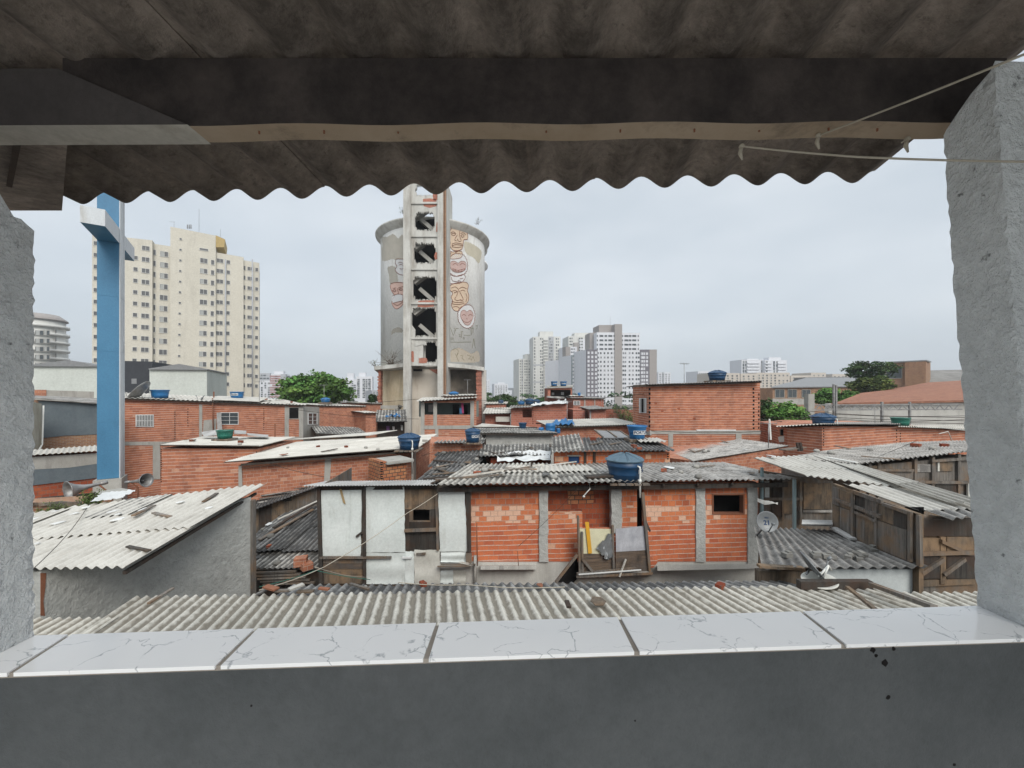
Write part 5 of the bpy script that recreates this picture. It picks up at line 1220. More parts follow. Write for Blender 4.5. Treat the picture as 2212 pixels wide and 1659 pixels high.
m.prism([w.pt(1183, 838, -5), w.pt(1236, 838, -5), w.ptz(1236, 0, -5), w.ptz(1183, 0, -5)], w.N3*-.2); T.part(m, 'wall', M['brickr'])
m = MB(); panel(m, w, rect(1186, 840, 1235, 860), -1.5, .1); T.part(m, 'room_wall', M['woodd'])
m = MB(); panel(m, w, rect(1192, 848, 1197, 853), -1.4, .05); panel(m, w, rect(1212, 847, 1218, 853), -1.4, .05); T.part(m, 'pale_box', M['white'])
m = MB(); m.prism([w.pt(1181, 839, .3), w.pt(1238, 837, .3), w.pt(1238, 834, -5.3), w.pt(1181, 836, -5.3)], (0, 0, .18)); T.part(m, 'roof_slab', M['conc'])
T2 = thin('flat awning sheet below the open top storey', 'awning', 'awning', [w.pt(1180, 858, 1.5), w.pt(1222, 861, 1.5), w.pt(1224, 857, 0), w.pt(1182, 855, 0)], .06, 'corrg')
tank('left one of the two bright blue tanks on the open top storey', 1197, 824, 834, 15, 52.5, 'tankb', False, stand=.1, txt=('FORTLEV', .14, .55, .3)); tank('right one of the two bright blue tanks on the open top storey', 1217, 824, 834, 15, 52.5, 'tankb', False, stand=.1, txt=('FORTLEV', .14, .55, .0))
w = W(1230, 46, 1306, 46)
T = H('brick house with grey concrete frame and white window in the far cluster', w, 1238, 1304, 861, 862, 6, 'brickr', 'corrg', over=.3, lam=.35)
for q in ((1262, 862, 1265, 915), (1284, 862, 1286, 883), (1238, 883, 1304, 886)): band(T, w, q, .05)
win(T, w, 1240, 867, 1252, 874, 'white', .03, 'white')
tank('tiny blue tank on a brick stub beside the two bright blue tanks', 1251, 848, 857, 7, 49, 'tankb', True, stand=0); T = H('brick stub room under the tiny blue tank', W(1235, 48.5, 1262, 48.5), 1236, 1259, 857, 856, 2, 'brickr', 'corrw', over=.1, lam=.4)
w = W(1232, 39, 1312, 39)
T = H('low brick house with an open door bay, right end of the far cluster', w, 1275, 1309, 886, 884, 5, 'brickr', 'corrg', over=.5, lam=.35); m = MB(); solid(m, w, 1238, 1264, 885, 886, 4, 0, off=-.8); T.part(m, 'left_wall', M['brickr']); band(T, w, (1274, 887, 1277, 917), .03)
T2 = TH('blue_trough', 'bright blue plastic trough between the far brick houses', 'trough', w.pt(1260, 912, .6)); m = MB(); a = w.pt(1243, 911, .8); b = w.pt(1275, 911, .8); m.hexa([a, b, b-w.N3*.8, a-w.N3*.8], [a+Vector((-.06, 0, .16)), b+Vector((.06, 0, .16)), b-w.N3*.86+Vector((.06, 0, .16)), a-w.N3*.86+Vector((-.06, 0, .16))]); T2.part(m, 'tub', plain('royal_blue_plastic', (.02, .08, .5), .4))
w = W(1300, 40, 1375, 38)
T = TH('brick_wall', 'low brick wall with weeds left of the tall brick house', 'wall', w.ptz(1340, 0)); m = MB(); solid(m, w, 1305, 1372, 884, 886, .3, 0); T.part(m, 'wall', M['brickr'])
shrub('dry orange brown creeper on the low brick wall', w.pt(1345, 906, .5), 1.5, 26, leaves=10, seed=12, r=.02, group='weeds among the houses'); shrub('small green bush at the left wall of the tall brick house', w.pt(1361, 914, 1.2), 1.1, 10, leaves=46, seed=13, r=.015, group='weeds among the houses')
shrub('dry brown weed hanging on the low brick wall near the cluster', w.pt(1330, 892, .4), .9, 14, seed=14, r=.02, group='weeds among the houses')
# infill roofs between
w = W(1040, 27, 1130, 27)
T = TH('shack', 'shack roofed with loose white boards, carrying a narrow blue tank', 'shack', w.ptz(1080, 0), 'wooden shacks'); m = MB(); solid(m, w, 1030, 1120, 926, 932, 4, 0); T.part(m, 'wall', M['wood'])
for k in range(6):
    m = MB(); o = k*.55; a = w.pt(1024+k*3, 917-k*1.2+5, .4-o); b = w.pt(1120+k*6, 934-k*2.0, .4-o); m.prism([a, b, b-w.N3*.6, a-w.N3*.6], (0, 0, -.03), 0, U(.75, 1.15)); T.part(m, 'roof_board', M['corrw'])
tank('narrow tall blue bucket tank on the white boarded shack roof', 1129, 913, 930, 18, 26.5, 'tank', False, taper=.72, stand=.1)
w = W(1030, 22, 1215, 23)
T = H('shack with grey cement board front under a thin corrugated roof', w, 1048, 1196, 938, 939, 4, 'stucco', 'corrm', over=.4, rise=-.12, group='wooden shacks', name='shack', cat='shack')
band(T, w, [(1042, 936), (1050, 936), (1050, 962), (1042, 962)], .08, 'woodd', 'post')
T = TH('brick_house', 'low brick house carrying a labelled lidded tank, left of the grey cement board shack', 'house', P(1000, 960, 19).xy.to_3d(), 'brick houses of the settlement')
w = W(925, 18.5, 1045, 19); m = MB(); solid(m, w, 930, 1042, 958, 959, 3, 0); T.part(m, 'wall', M['brick']); rooft(T, (w.pt(938, 957, .3), w.pt(1045, 957, .3), w.pt(955, 948, -3), w.pt(1050, 946, -3)), 'corrm', jag=.25)
win(T, W(1000, 24, 1045, 24), 1016-5, 943, 1026-5, 951, 'white', 0, 'white') if 0 else None
tank('lidded blue tank with white label, left of the grey cement board shack', 1021, 925, 955, 34, 18.7, 'tank', True, txt=('FORTLEV', .12, .55, .75))
w = W(1185, 26, 1375, 27)
T = H('long low brick house with cream roof and blue tarpaulin end, upper centre right', w, 1195, 1376, 925, 919, 3.5, 'brick', 'corrw', over=.4, rise=.15)
crumple('blue tarpaulin folded over the left end of the long cream roof', 'tarp', [P(1190, 921, 25.6), P(1240, 922, 25.6), P(1236, 914, 28), P(1200, 913, 28)], 'tankb', .1, 10, seed=5)
for lb, x, yt, yb, wd in (('blue plastic drum standing left of the blue tarpaulin', 1169, 923, 937, 12), ('large blue plastic barrel bundle under the blue tarpaulin', 1189, 914, 936, 22), ('small blue plastic drum right of the barrel bundle', 1206, 925, 936, 9)):
    T = TH('blue_drum', lb, 'drum', P(x, yb, 24.6), 'blue drums'); m = MB(); r = wd/2/F*24.6; h = (yb-yt)/F*24.6; m.lathe(P(x, yb, 24.6), [(r*.95, 0), (r, h*.1), (r*.95, h*.33), (r, h*.36), (r*.95, h*.4), (r*.96, h*.66), (r, h*.7), (r*.9, h*.97), (0, h)], 20); T.part(m, 'body', M['tankb'])
T = TH('shed_roof', 'dark glass and board panel leaning as a roof left of the open blue tank', 'roof', P(1310, 935, 20)); m = MB(); m.prism([P(1284, 929, 21), P(1340, 932, 21), P(1362, 946, 18.5), P(1303, 945, 18.5)], (0, 0, -.04)); T.part(m, 'sheet', M['slate'])
m = MB()
for a, b in (((1284, 929, 21), (1303, 945, 18.5)), ((1311, 930, 21), (1332, 945, 18.5)), ((1340, 932, 21), (1362, 946, 18.5)), ((1284, 929, 21), (1340, 932, 21))): m.beam(P(*a)+Vector((0, 0, .02)), P(*b)+Vector((0, 0, .02)), .06, .05)
T.part(m, 'frame', M['wood'])
# ---------------------------------------------------------------- old dark roofs in the centre
base = P(1300, 980, 15.5)
w = W(1190, 14.6, 1455, 15.4)
T = TH('brick_house', 'brick house with black and grey patched corrugated roof under the open blue tank', 'house', w.ptz(1320, 0), 'brick houses of the settlement')
m = MB(); wallcols(m, w, 1199, 1447, lin((1199, 977), (1447, 977)), None, [(1228, 1252, 986, 1001)], 0, .2, zb=0)
k_ = w.N3*-2.6; m.prism([w.pt(1446, 977, -.2), w.pt(1447, 977, -.2), w.ptz(1447, 0, -.2), w.ptz(1446, 0, -.2)], k_); T.part(m, 'wall', M['brickm'])
for x in (1262, 1282): band(T, w, (x, 976, x+5, 1010), .05, 'woodd', 'post')
m = MB(); panel(m, w, rect(1226, 984, 1254, 1003), -.06, .03); T.part(m, 'blue_cloth', plain('blue_curtain', (.02, .06, .16), .9)); m = MB(); panel(m, w, rect(1226, 983, 1254, 986), .04, .06); T.part(m, 'lintel', M['conc'])
teeth(T, w, 1441, 980, 995, 5, 3)
rooft(T, (w.pt(1192, 977, .35), w.pt(1264, 976, .35), P(1192, 944, 19.5), P(1250, 936, 19.5)), 'corrm', rows=3, jag=.25)
rooft(T, (w.pt(1263, 974, .36), w.pt(1458, 974, .36), P(1256, 945, 19.3), P(1405, 946, 19.3)), 'corrd', rows=2, jag=.2)
rooft(T, (P(1380, 958, 16.4)+Vector((0, 0, .06)), P(1440, 958, 16.4)+Vector((0, 0, .06)), P(1372, 949, 17.9)+Vector((0, 0, .06)), P(1418, 949, 17.9)+Vector((0, 0, .06))), 'corrw', 'roof_patch', rows=1)
tank('open blue tank with white brand label on the black patched roof', 1376, 919, 947, 43, 17.6, 'tankb', False, txt=('FORTLEV', .17, .5, .28), taper=.72, stand=.12)
w = W(1040, 16.5, 1195, 17)
T = TH('shack', 'shack under a patchwork roof of white and black corrugated sheets in the centre', 'shack', w.pt(1120, 985))
m = MB(); solid(m, w, 1060, 1190, 990, 985, 2, 0); T.part(m, 'wall', M['brickd'])
rooft(T, (w.pt(1036, 986, .3), w.pt(1192, 982, .3), P(1040, 962, 20.5), P(1192, 958, 20.5)), 'corrm', rows=2, jag=.3, tv=.25)
crumple('white plastic sheet spread over the patchwork roof', 'roof_cover', [P(1074, 1001, 15.6), P(1190, 997, 15.6), P(1188, 976, 17.5), P(1082, 981, 17.5)], 'white', .05, 14, seed=8)
T = TH('shack', 'shack under a black collapsing corrugated roof left of the white plastic sheet', 'shack', P(980, 1010, 14.5))
rooft(T, (P(897, 1042, 13.6), P(1000, 1036, 13.6), P(940, 1008, 16), P(1030, 1000, 16)), 'corrd', rows=2, jag=.35, tv=.3, lift=.03)
rooft(T, (P(925, 1009, 15.9), P(1040, 1001, 15.9), P(948, 982, 18), P(1062, 978, 18)), 'corrd', rows=1, jag=.35, tv=.3, lift=.03)
rooft(T, (P(938, 985, 17.8), P(1062, 982, 17.8), P(965, 962, 20.5), P(1060, 960, 20.5)), 'corrd', rows=1, jag=.3, tv=.3, lift=.03)
m = MB(); m.prism([P(905, 1045, 14), P(1040, 1040, 14), P(1060, 985, 20), P(955, 985, 20)], (0, 0, -1.2)); T.part(m, 'underside', M['woodd'])
plank('long dark plank across the black collapsing roof', P(937, 994, 16.6), P(1030, 1003, 16), .12, .05, 'woodd'); plank('dark plank above the white plastic sheet', P(1030, 987, 16.8), P(1090, 977, 17.2), .12, .06, 'woodd')
plank('pale plank low on the black collapsing roof', P(935, 1024, 14.3), P(1010, 1019, 14.2), .1, .04, 'wood'); plank('curved dark batten at the top of the black collapsing roof', P(946, 963, 20), P(1000, 968, 19.6), .1, .05, 'wood'); plank('grey batten at the lower edge of the black collapsing roof', P(915, 1034, 13.9), P(990, 1028, 13.8), .12, .04, 'woodd')
# ---------------------------------------------------------------- tall brick house right of centre
w = W(1404, 24, 1643, 24.3); wl = W(1367, 27.5, 1404, 24)
T = TH('brick_house', 'tallest orange block house with shuttered window and blue tank on top, right of centre', 'house', w.ptz(1520, 0), 'brick houses of the settlement')
m = MB(); a, b, c = w.pt(1404, 832), w.pt(1642, 824), wl.pt(1367, 836); d = b+(c-a); m.hexa([Vector((q.x, q.y, 0)) for q in (a, b, d, c)], [a, b, d, c]); T.part(m, 'wall', M['brickl'])
win(T, wl, 1381.5, 861, 1394, 891, 'shutter', 0, 'white'); teeth(T, wl, 1401.5, 838, 925, 10, 2.4, .005); teeth(T, w, 1626, 838, 925, 8.5, 3); teeth(T, w, 1638, 850, 925, 9, 2)
m = MB(); 
for x, y in ((1430, 887), (1466, 883), (1416, 871), (1500, 905)): panel(m, w, [(x-3, y-2), (x+2, y-3), (x+4, y+2), (x-1, y+3)], .01, .02)
T.part(m, 'broken_block', M['brickd'])
for q in ((1404, 930, 1643, 938),): band(T, w, q)
band(T, wl, (1378, 932, 1404, 940)); band(T, w, (1444, 938, 1454, 965)); band(T, w, (1590, 938, 1602, 965)); band(T, w, (1505, 928, 1590, 931), .05, 'white', 'pale_strip')
rooft(T, (w.pt(1398, 831, .5), w.pt(1647, 823, .5), P(1352, 836, 29), P(1580, 828, 29)), 'corrg')
m = MB(); m.beam(w.pt(1368, 834, .3), w.pt(1644, 825, .3), .1, .12); T.part(m, 'rafter', M['woodd'])
tank('lidded blue tank on the roof of the tallest orange block house', 1549, 800, 822, 38, 25, 'tank', True, lidm='tank', stand=.12)
# ---------------------------------------------------------------- grey roofed brick house under it
w = W(1503, 16, 1707, 18.5)
T = TH('brick_house', 'low brick house with flat grey lichened roof, below the tallest orange block house', 'house', w.ptz(1600, 0), 'brick houses of the settlement')
m = MB(); solid(m, w, 1500, 1692, 996, 968, 4, 0, .2); T.part(m, 'wall', M['brick'])
rooft(T, (P(1707, 964, 18.4), P(1599, 949, 23), P(1500, 997, 15.7), P(1449, 978, 19)), 'corrg', tv=.08, lam=.177)
plank('rusty curled tin strip right of the flat grey lichened roof', P(1690, 972, 17), P(1735, 966, 18), .3, .05, 'wood'); plank('pale pipe at the corner of the flat grey lichened roof', P(1662, 905, 19.5), P(1665, 950, 19.5), .06, .06, 'pvc', 'pipe', None, 'pipe')
for x in (1722, 1728): plank('dark lumber end poking up beside the long right brick house, '+('left one' if x < 1725 else 'right one'), P(x, 956, 17.5), P(x+4, 974, 17.5), .1, .08, 'woodd')
# ---------------------------------------------------------------- long brick house at right
w = W(1680, 22.5, 1776, 20.5); w1 = W(1776, 20.5, 1942, 23); w2 = W(1942, 23, 2100, 24.5)
T = TH('brick_house', 'long low orange block house at the right carrying a blue and a green tank', 'house', w1.ptz(1880, 0), 'brick houses of the settlement')
m = MB(); a, b, c, d = w.pt(1700, 924), w.pt(1776, 921), w1.pt(1942, 922), w2.pt(2100, 932)
for (p, q) in ((a, b), (b, c), (c, d)): m.hexa([Vector((p.x, p.y, 0)), Vector((q.x, q.y, 0)), Vector((q.x+1.5, q.y+5, 0)), Vector((p.x+1.5, p.y+5, 0))], [p, q, q+Vector((1.5, 5, 0)), p+Vector((1.5, 5, 0))])
T.part(m, 'wall', M['brickl'])
teeth(T, w1, 1778, 924, 965, 6, 1.8); teeth(T, w2, 1944, 935, 960, 6, 1.5); teeth(T, w1, 1936, 928, 960, 7, 1.5)
up = Vector((0, 0, .08))
rooft(T, (w.pt(1676, 925, .35)+up, w.pt(1778, 920, .35)+up, P(1700, 916, 27), P(1800, 912, 26)), 'corrw'); rooft(T, (w1.pt(1774, 920, .35)+up, w1.pt(1945, 920, .35)+up, P(1795, 912, 26), P(1950, 912, 28)), 'corrg'); rooft(T, (w2.pt(1940, 925, .4)+up, w2.pt(2110, 931, .4)+up, P(1950, 918, 28), P(2120, 920, 28)), 'corrw')
m = MB(); solid(m, w, 1683, 1700, 926, 925, 2, 0, off=-.4); T.part(m, 'porch_wall', M['brick']); win(T, w, 1686, 928, 1700, 940, 'dark', -.38, 'wood'); band(T, w, [(1680, 944), (1703, 940), (1703, 955), (1683, 955)], -.3, 'metalw', 'cream_board')
m = MB(); m.tube([w2.pt(2028, 937, .3), w2.pt(2048, 932, .3), w2.pt(2058, 955, .3)], .025, 6); T.part(m, 'bracket', M['pvc'])
tank('lidded dark blue tank on the long right brick house', 1778, 893, 917, 46, 21.8, 'tank', True, stand=.14, pipe=.1, txt=None); tank('open green tank on the long right brick house', 1945, 902, 919, 34, 24.2, 'tankg', False, stand=.1, txt=('AQUA', .14, .62, -.4) if 0 else None)
# ---------------------------------------------------------------- blue cross, its plinth, horns
a_ = Vector((-.561, .828, 0)); b_ = Vector((.828, .561, 0))
pc = P(209, 850, 16); pc.z = 0; c0 = Vector(pc)+b_*.34+a_*.33
T = TH('cross', 'giant blue painted cross with white edges rising beside the cream apartment building', 'cross', (c0.x, c0.y, P(0, 1034, 16).z))
zb_, zt_ = P(0, 1034, 16.2).z, P(0, 330, 16).z
def obox(m, c, ha, hb, z1, z2, mats):
    q = [c+a_*(i*ha)+b_*(j*hb) for i, j in ((-1, -1), (-1, 1), (1, 1), (1, -1))]
    m.hexa([Vector((p.x, p.y, z1)) for p in q], [Vector((p.x, p.y, z2)) for p in q])
    for k, mi in enumerate(mats): m.m[len(m.m)-6+k] = mi
m = MB()
zs = [zb_, P(0, 913, 16).z, P(0, 758, 16).z, P(0, 637, 16).z, zt_]
for za, zz in zip(zs, zs[1:]): obox(m, c0, .33, .335, za+.006, zz-.006, (0, 0, 0, 1, 0, 1))
obox(m, c0, .322, .327, zb_, zt_, (0, 0, 0, 1, 0, 1))
T.part(m, 'upright', [M['bluep'], M['whitec']])
zc1 = P(0, 468, 13.9).z; 
m = MB(); obox(m, c0+a_*0, 2.35, .325, zc1, zc1+.62, (0, 0, 1, 1, 1, 1)); T.part(m, 'crossbar', [M['bluep'], M['whitec']])
m = MB(); 
for i in (-1, 1):
    q = c0+a_*(i*.34)+b_*.34; m.beam(Vector((q.x, q.y, zb_)), Vector((q.x, q.y, zt_)), .03, .03)
T.part(m, 'edge_trim', M['whitec'])
T = TH('concrete_plinth', 'rough concrete plinth under the blue cross', 'plinth', (c0.x, c0.y, 0)); m = MB(); obox(m, c0, .5, .42, 0, zb_-.01, (0,)*6); T.part(m, 'block', M['conc'])
def horn(label, c, r, ln, dirv, mat='steel'):
    c = Vector(c); f = Vector(dirv).normalized(); x = f.cross(Vector((0, 0, 1))).normalized(); y = x.cross(f); Mx = Matrix((x, y, f)).transposed()
    T = TH('horn_loudspeaker', label, 'loudspeaker', c, 'horn loudspeakers at the foot of the cross'); m = MB(); prof = []
    for k in range(13):
        s = k/12; prof.append((r*(.16+.84*s**2.6), -ln*(1-s)))
    m.lathe(c, prof+[(r*1.05, 0), (r*1.05, -.02)]+[(p[0]-.012, p[1]) for p in prof[::-1]], 36, M=Mx, cap=False); T.part(m, 'bell', M[mat])
    m = MB(); m.lathe(c, [(r*.2, -ln-.16), (r*.22, -ln-.1), (r*.22, -ln), (r*.15, -ln*.95)], 20, M=Mx); m.lathe(c, [(0, -ln*.55), (r*.13, -ln*.55), (r*.12, -ln*.2), (0, -ln*.18)], 16, M=Mx); T.part(m, 'driver', M['steel'])
    m = MB(); p = c-f*ln*.9; m.tube([p, p+Vector((.12, .15, -.25)), p+Vector((.12, .2, -1.2))], .03, 6); T.part(m, 'bracket', M['rust'])
horn('wide mouthed grey horn loudspeaker facing the camera, left of the cross foot', P(146, 1061, 13.2), .32, .85, (-.40, -1, -.1)); horn('grey horn loudspeaker turned to the right, right of the cross foot', P(317, 1037, 14.6), .24, .8, (.92, -.15, .12))
plank('stub of timber above the red wall behind the left horn loudspeaker', P(80, 1082, 13.4), P(205, 1070, 14.2), .08, .2, 'woodd')
shrub('bright green creeper spilling beside the left horn loudspeaker', P(200, 1092, 10.9), .42, 34, leaves=50, seed=21, r=.008, mat='twig', group='weeds among the houses'); shrub('green creeper further left under the horn loudspeaker', P(112, 1112, 10.2), .35, 22, leaves=40, seed=22, r=.008, group='weeds among the houses')
T = TH('rubble_shed', 'low dark shed of scrap boards and brick below the left horn loudspeaker', 'shed', P(120, 1090, 12).xy.to_3d())
w = W(60, 11.8, 215, 12.8); m = MB(); solid(m, w, 40, 240, 1092, 1080, 1.0, 0); T.part(m, 'wall', M['bricko']); m = MB()
for k in range(6): panel(m, w, [(60+k*22, 1086+U(-4, 4)), (90+k*22, 1083+U(-4, 4)), (88+k*22, 1092+U(-3, 5)), (62+k*22, 1094+U(-3, 5))], .1+.02*k, .05, 0, U(.6, 1.3))
T.part(m, 'scrap', M['wood'])
# ================================================================== MAIN HOUSE AND TIN SHACK
w = W(690, 11.8, 1640, 13.0)
T = TH('brick_house', 'long orange block house with concrete posts and a black window, centre foreground', 'house', w.ptz(1300, 0), 'brick houses of the settlement')
ye = lin((948, 1050), (1634, 1041))
hu = [(1184, 1258, 1046, 1092), (1258, 1321, 1046, 1092), (1376, 1391, 1047, 1092), (1541, 1607, 1069, 1092)]
hl = [(1184, 1258, 1092, 1107), (1258, 1321, 1092, 1142), (1376, 1391, 1092, 1145), (1541, 1607, 1092, 1109)]
m = MB(); wallcols(m, w, 1006, 1634, ye, lin((0, 1092), (1, 1092)), hu, 0, .16); T.part(m, 'upper_wall', M['brickm'])
hm = [(1184, 1258, 1092, 1107), (1258, 1321, 1092, 1130), (1376, 1391, 1092, 1130), (1541, 1607, 1092, 1109)]; hl = [(1258, 1321, 1130, 1142), (1376, 1391, 1130, 1145)]
m = MB(); wallcols(m, w, 1006, 1634, lin((0, 1092), (1, 1092)), lin((0, 1130), (1, 1130)), hm, 0, .16); T.part(m, 'middle_wall', M['brickp'])
m = MB(); wallcols(m, w, 1006, 1634, lin((0, 1130), (1, 1130)), lin((0, 1213), (1, 1213)), hl, 0, .16); T.part(m, 'lower_wall', M['brickn'])
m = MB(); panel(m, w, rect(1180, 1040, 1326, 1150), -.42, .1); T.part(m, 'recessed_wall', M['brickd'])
m = MB(); panel(m, w, [(1226, 1047), (1284, 1047), (1282, 1086), (1228, 1090)], -.40, .015); T.part(m, 'render_patch', M['brickc'])
m = MB(); solid(m, w, 950, 1634, 1213, 1213, 4, 0, off=-.02); T.part(m, 'ground_storey', M['concl'])
k_ = w.N3*-3.2; m = MB()
m.prism([w.pt(1632.5, 1043, -.17), w.pt(1634, 1043, -.17), w.pt(1634, 1216, -.17), w.pt(1632.5, 1216, -.17)], k_)
m.prism([w.pt(1006, 1052, -.17), w.pt(1007.5, 1052, -.17), w.pt(1007.5, 1216, -.17), w.pt(1006, 1216, -.17)], k_)
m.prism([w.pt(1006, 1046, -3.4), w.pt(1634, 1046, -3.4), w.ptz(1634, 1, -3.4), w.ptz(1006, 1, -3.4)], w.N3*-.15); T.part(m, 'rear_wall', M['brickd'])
for x1, x2, y1, y2 in ((1165, 1184, 1054, 1214), (1321, 1343, 1050, 1152), (1504, 1524, 1046, 1214), (1616, 1637, 1043, 1218)):
    n_ = 12; l_ = [(x1+U(-1, 1), y1+(y2-y1)*k/n_) for k in range(n_+1)]; r_ = [(x2+U(-1.2, 1.5), y1+(y2-y1)*k/n_) for k in range(n_, -1, -1)]
    band(T, w, r_+l_, .05, 'stucco', 'concrete_column', .2)
m = MB()
for q in (rect(1539, 1067, 1609, 1069.5), rect(1539, 1109, 1609, 1111.5), rect(1539, 1069.5, 1541.5, 1109), rect(1606, 1069.5, 1609, 1109)): panel(m, w, q, .025, .2)
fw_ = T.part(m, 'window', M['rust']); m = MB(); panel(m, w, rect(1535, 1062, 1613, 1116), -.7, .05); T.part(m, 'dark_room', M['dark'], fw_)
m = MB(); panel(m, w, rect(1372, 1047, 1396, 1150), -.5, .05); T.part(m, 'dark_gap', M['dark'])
m = MB()
q = [w.pt(1420, 1222, .0), w.pt(1420, 1222, .42), w.pt(1648, 1217, .5), w.pt(1648, 1217, 0)]; m.prism(q, (0, 0, -.16)); T.part(m, 'concrete_ledge', M['concl'])
m = MB(); n_ = 12; q = [w.pt(1038, 1221, 0)]+[w.pt(1038+(1158-1038)*k/n_, 1222, .45+U(-.08, .08)-.25*(k > 10)) for k in range(n_+1)]+[w.pt(1158, 1221, 0)]; m.prism(q, (0, 0, -.12)); T.part(m, 'concrete_ledge', M['concl'])
m = MB(); m.beam(w.pt(945, 1058, .25), w.pt(1700, 1047, .25), .07, .14); T.part(m, 'fascia_beam', M['woodd'])
m = MB()
for x in range(990, 1640, 74): m.beam(w.pt(x, 1054-(x-948)*.013, .4), w.pt(x, 1054-(x-948)*.013, -3), .06, .08)
T.part(m, 'rafter', M['woodd'])
e0, e1, e2 = P(947, 1047, 11.45), P(1318, 1041, 11.95), P(1722, 1036, 12.7); f0, f1, f2 = P(1016, 1002, 14.6), P(1262, 1000, 14.9), P(1560, 999, 15.2)
rooft(T, (e0, e1, f0, f1), 'corrm2', rows=3, tv=.1, jag=.12); rooft(T, (e1, e2, f1, f2), 'corrg', rows=2, tv=.08)
m = MB(); corr(m, e0.lerp(f0, .42).lerp(e1.lerp(f1, .42), .32)+Vector((0, 0, .05)), e0.lerp(f0, .42).lerp(e1.lerp(f1, .42), .98)+Vector((0, 0, .05)), e0.lerp(f0, .78).lerp(e1.lerp(f1, .78), .36)+Vector((0, 0, .05)), e0.lerp(f0, .78).lerp(e1.lerp(f1, .78), .98)+Vector((0, 0, .05)), rows=1, tv=.04); T.part(m, 'cream_sheet', M['corrw'])
m = MB(); p = w.pt(1273, 1045, .4); m.tube([p, p+Vector((.02, -.02, -.15)), w.pt(1262, 1070, .5)], .018, 6); m.lathe(w.pt(1261, 1072, .5), [(.05, -.02), (.02, .03)], 10); T.part(m, 'shower_pipe', M['pvc'])
m = MB(); m.tube([w.pt(1027, 1200, .12), w.pt(1026, 1262, .12)], .05, 8); T.part(m, 'downpipe', M['concl'])
m = MB(); m.tube([w.pt(1030, 1130, .3), w.pt(1031, 1222, .3)], .018, 5); T.part(m, 'iron_bar', M['rust'])
m = MB(); m.tube([w.pt(1118, 1190, .3), w.pt(1120, 1222, .3)], .012, 5); T.part(m, 'iron_bar', M['rust'])
band(T, w, [(1391, 1200), (1420, 1202), (1421, 1214), (1412, 1226), (1393, 1228)], .06, 'brickn', 'broken_corner', .12)
# scrap balcony
T = TH('balcony_screen', 'scrap balcony of cream and grey panels over dark boards on the orange block house front', 'balcony', w.pt(1325, 1236, .5))
o = .55
def bp(poly, off, mat, name, th=.025): mm = MB(); panel(mm, w, poly, off, th); return T.part(mm, name, M[mat])
M['creamp'] = plain('cream_board', (.62, .60, .42), .6); M['yellow'] = plain('yellow_batten', (.62, .33, .03), .6); M['greyp'] = weath('chalky_grey_panel', (.30, .31, .34), (.48, .49, .52), 3, .5, (.2, .2, .22), 6)
bp([(1248, 1142), (1322, 1143), (1321, 1196), (1252, 1196)], o, 'creamp', 'cream_panel'); bp([(1264, 1128), (1272, 1128), (1279, 1195), (1271, 1196)], o+.05, 'yellow', 'yellow_batten'); 
bp([(1330, 1143), (1396, 1136), (1399, 1188), (1331, 1193)], o, 'greyp', 'grey_panel')
for k in range(4): bp([(1258, 1196+k*10), (1328, 1196+k*10), (1328, 1205.4+k*10), (1258, 1205+k*10)], o+.01*(k % 2), 'woodh', 'board')
for k in range(4): bp([(1330, 1192-k*.4+k*11), (1403, 1188+k*11.6), (1403, 1199+k*11.6), (1330, 1202.6+k*11)], o+.01*(k % 2), 'woodh', 'board')
for q in ([(1247, 1115), (1251, 1115), (1256, 1243), (1251, 1243)], [(1256, 1150), (1260, 1150), (1261, 1238), (1256, 1238)], [(1322, 1136), (1326, 1135), (1328, 1240), (1324, 1240)], [(1386, 1066), (1392, 1064), (1407, 1236), (1402, 1236)]): bp(q, o+.09, 'wood', 'post', .08)
bp([(1389, 1104), (1396, 1124), (1406, 1146), (1404, 1150), (1396, 1140)], o+.02, 'woodd', 'torn_board')
mm = MB()
for a, b in (((1200, 1258), (1247, 1198)), ((1258, 1208), (1285, 1240)), ((1246, 1240), (1375, 1228))): mm.beam(w.pt(*a, o+.1), w.pt(*b, o+.1), .07, .07)
T.part(mm, 'brace', M['wood']); bp([(1206, 1258), (1246, 1206), (1256, 1240), (1236, 1262)], .2, 'dark', 'dark_patch')  # flat near-black patch beside the braces
q = [w.pt(1245, 1243, o+.15), w.pt(1410, 1236, o+.15), w.pt(1410, 1236, 0), w.pt(1245, 1243, 0)]; mm = MB(); mm.prism(q, (0, 0, -.08)); T.part(mm, 'floor', M['wood'])
crumple('crumpled silvery plastic sheet caught between the cream and grey balcony panels', 'plastic_sheet', [w.pt(1322, 1154, o+.06), w.pt(1324, 1206, o+.10), w.pt(1312, 1213, o+.12), w.pt(1287, 1188, o+.08)], 'silver', .045, 10, 'plastic sheet', 9)
plank('two thin pale battens leaning below the grey balcony panel', w.pt(1338, 1246, .75), w.pt(1352, 1208, .68), .04, .04, 'corrw', 'batten', None)
plank('white lath lying on the balcony floor edge', w.pt(1250, 1241, .75), w.pt(1385, 1231, .75), .03, .03, 'white', 'lath', None)
tank('largest lidded dark blue tank with white pipe, on the eave of the orange block house', 1349, 979, 1036, 80, 12.55, 'tank', True, lidm='lid', pipe=.42, txt=('FORTLEV', .13, .5, 1.15), stand=.05)
plank('dark plank under the left side of the largest tank', P(1265, 1030, 12.3), P(1330, 1026, 12.5), .35, .05, 'woodd')
plank('long pale pole across the left of the block house roof', P(1000, 1029, 12.3), P(1175, 1003, 13.9), .05, .05, 'corrw'); plank('dark angled beam on the left of the block house roof', P(1030, 1024, 12.6), P(1148, 1008, 13.6), .08, .06); plank('short grey beam lying left on the block house roof', P(940, 1036, 12.0), P(1085, 1025, 12.4), .08, .05)
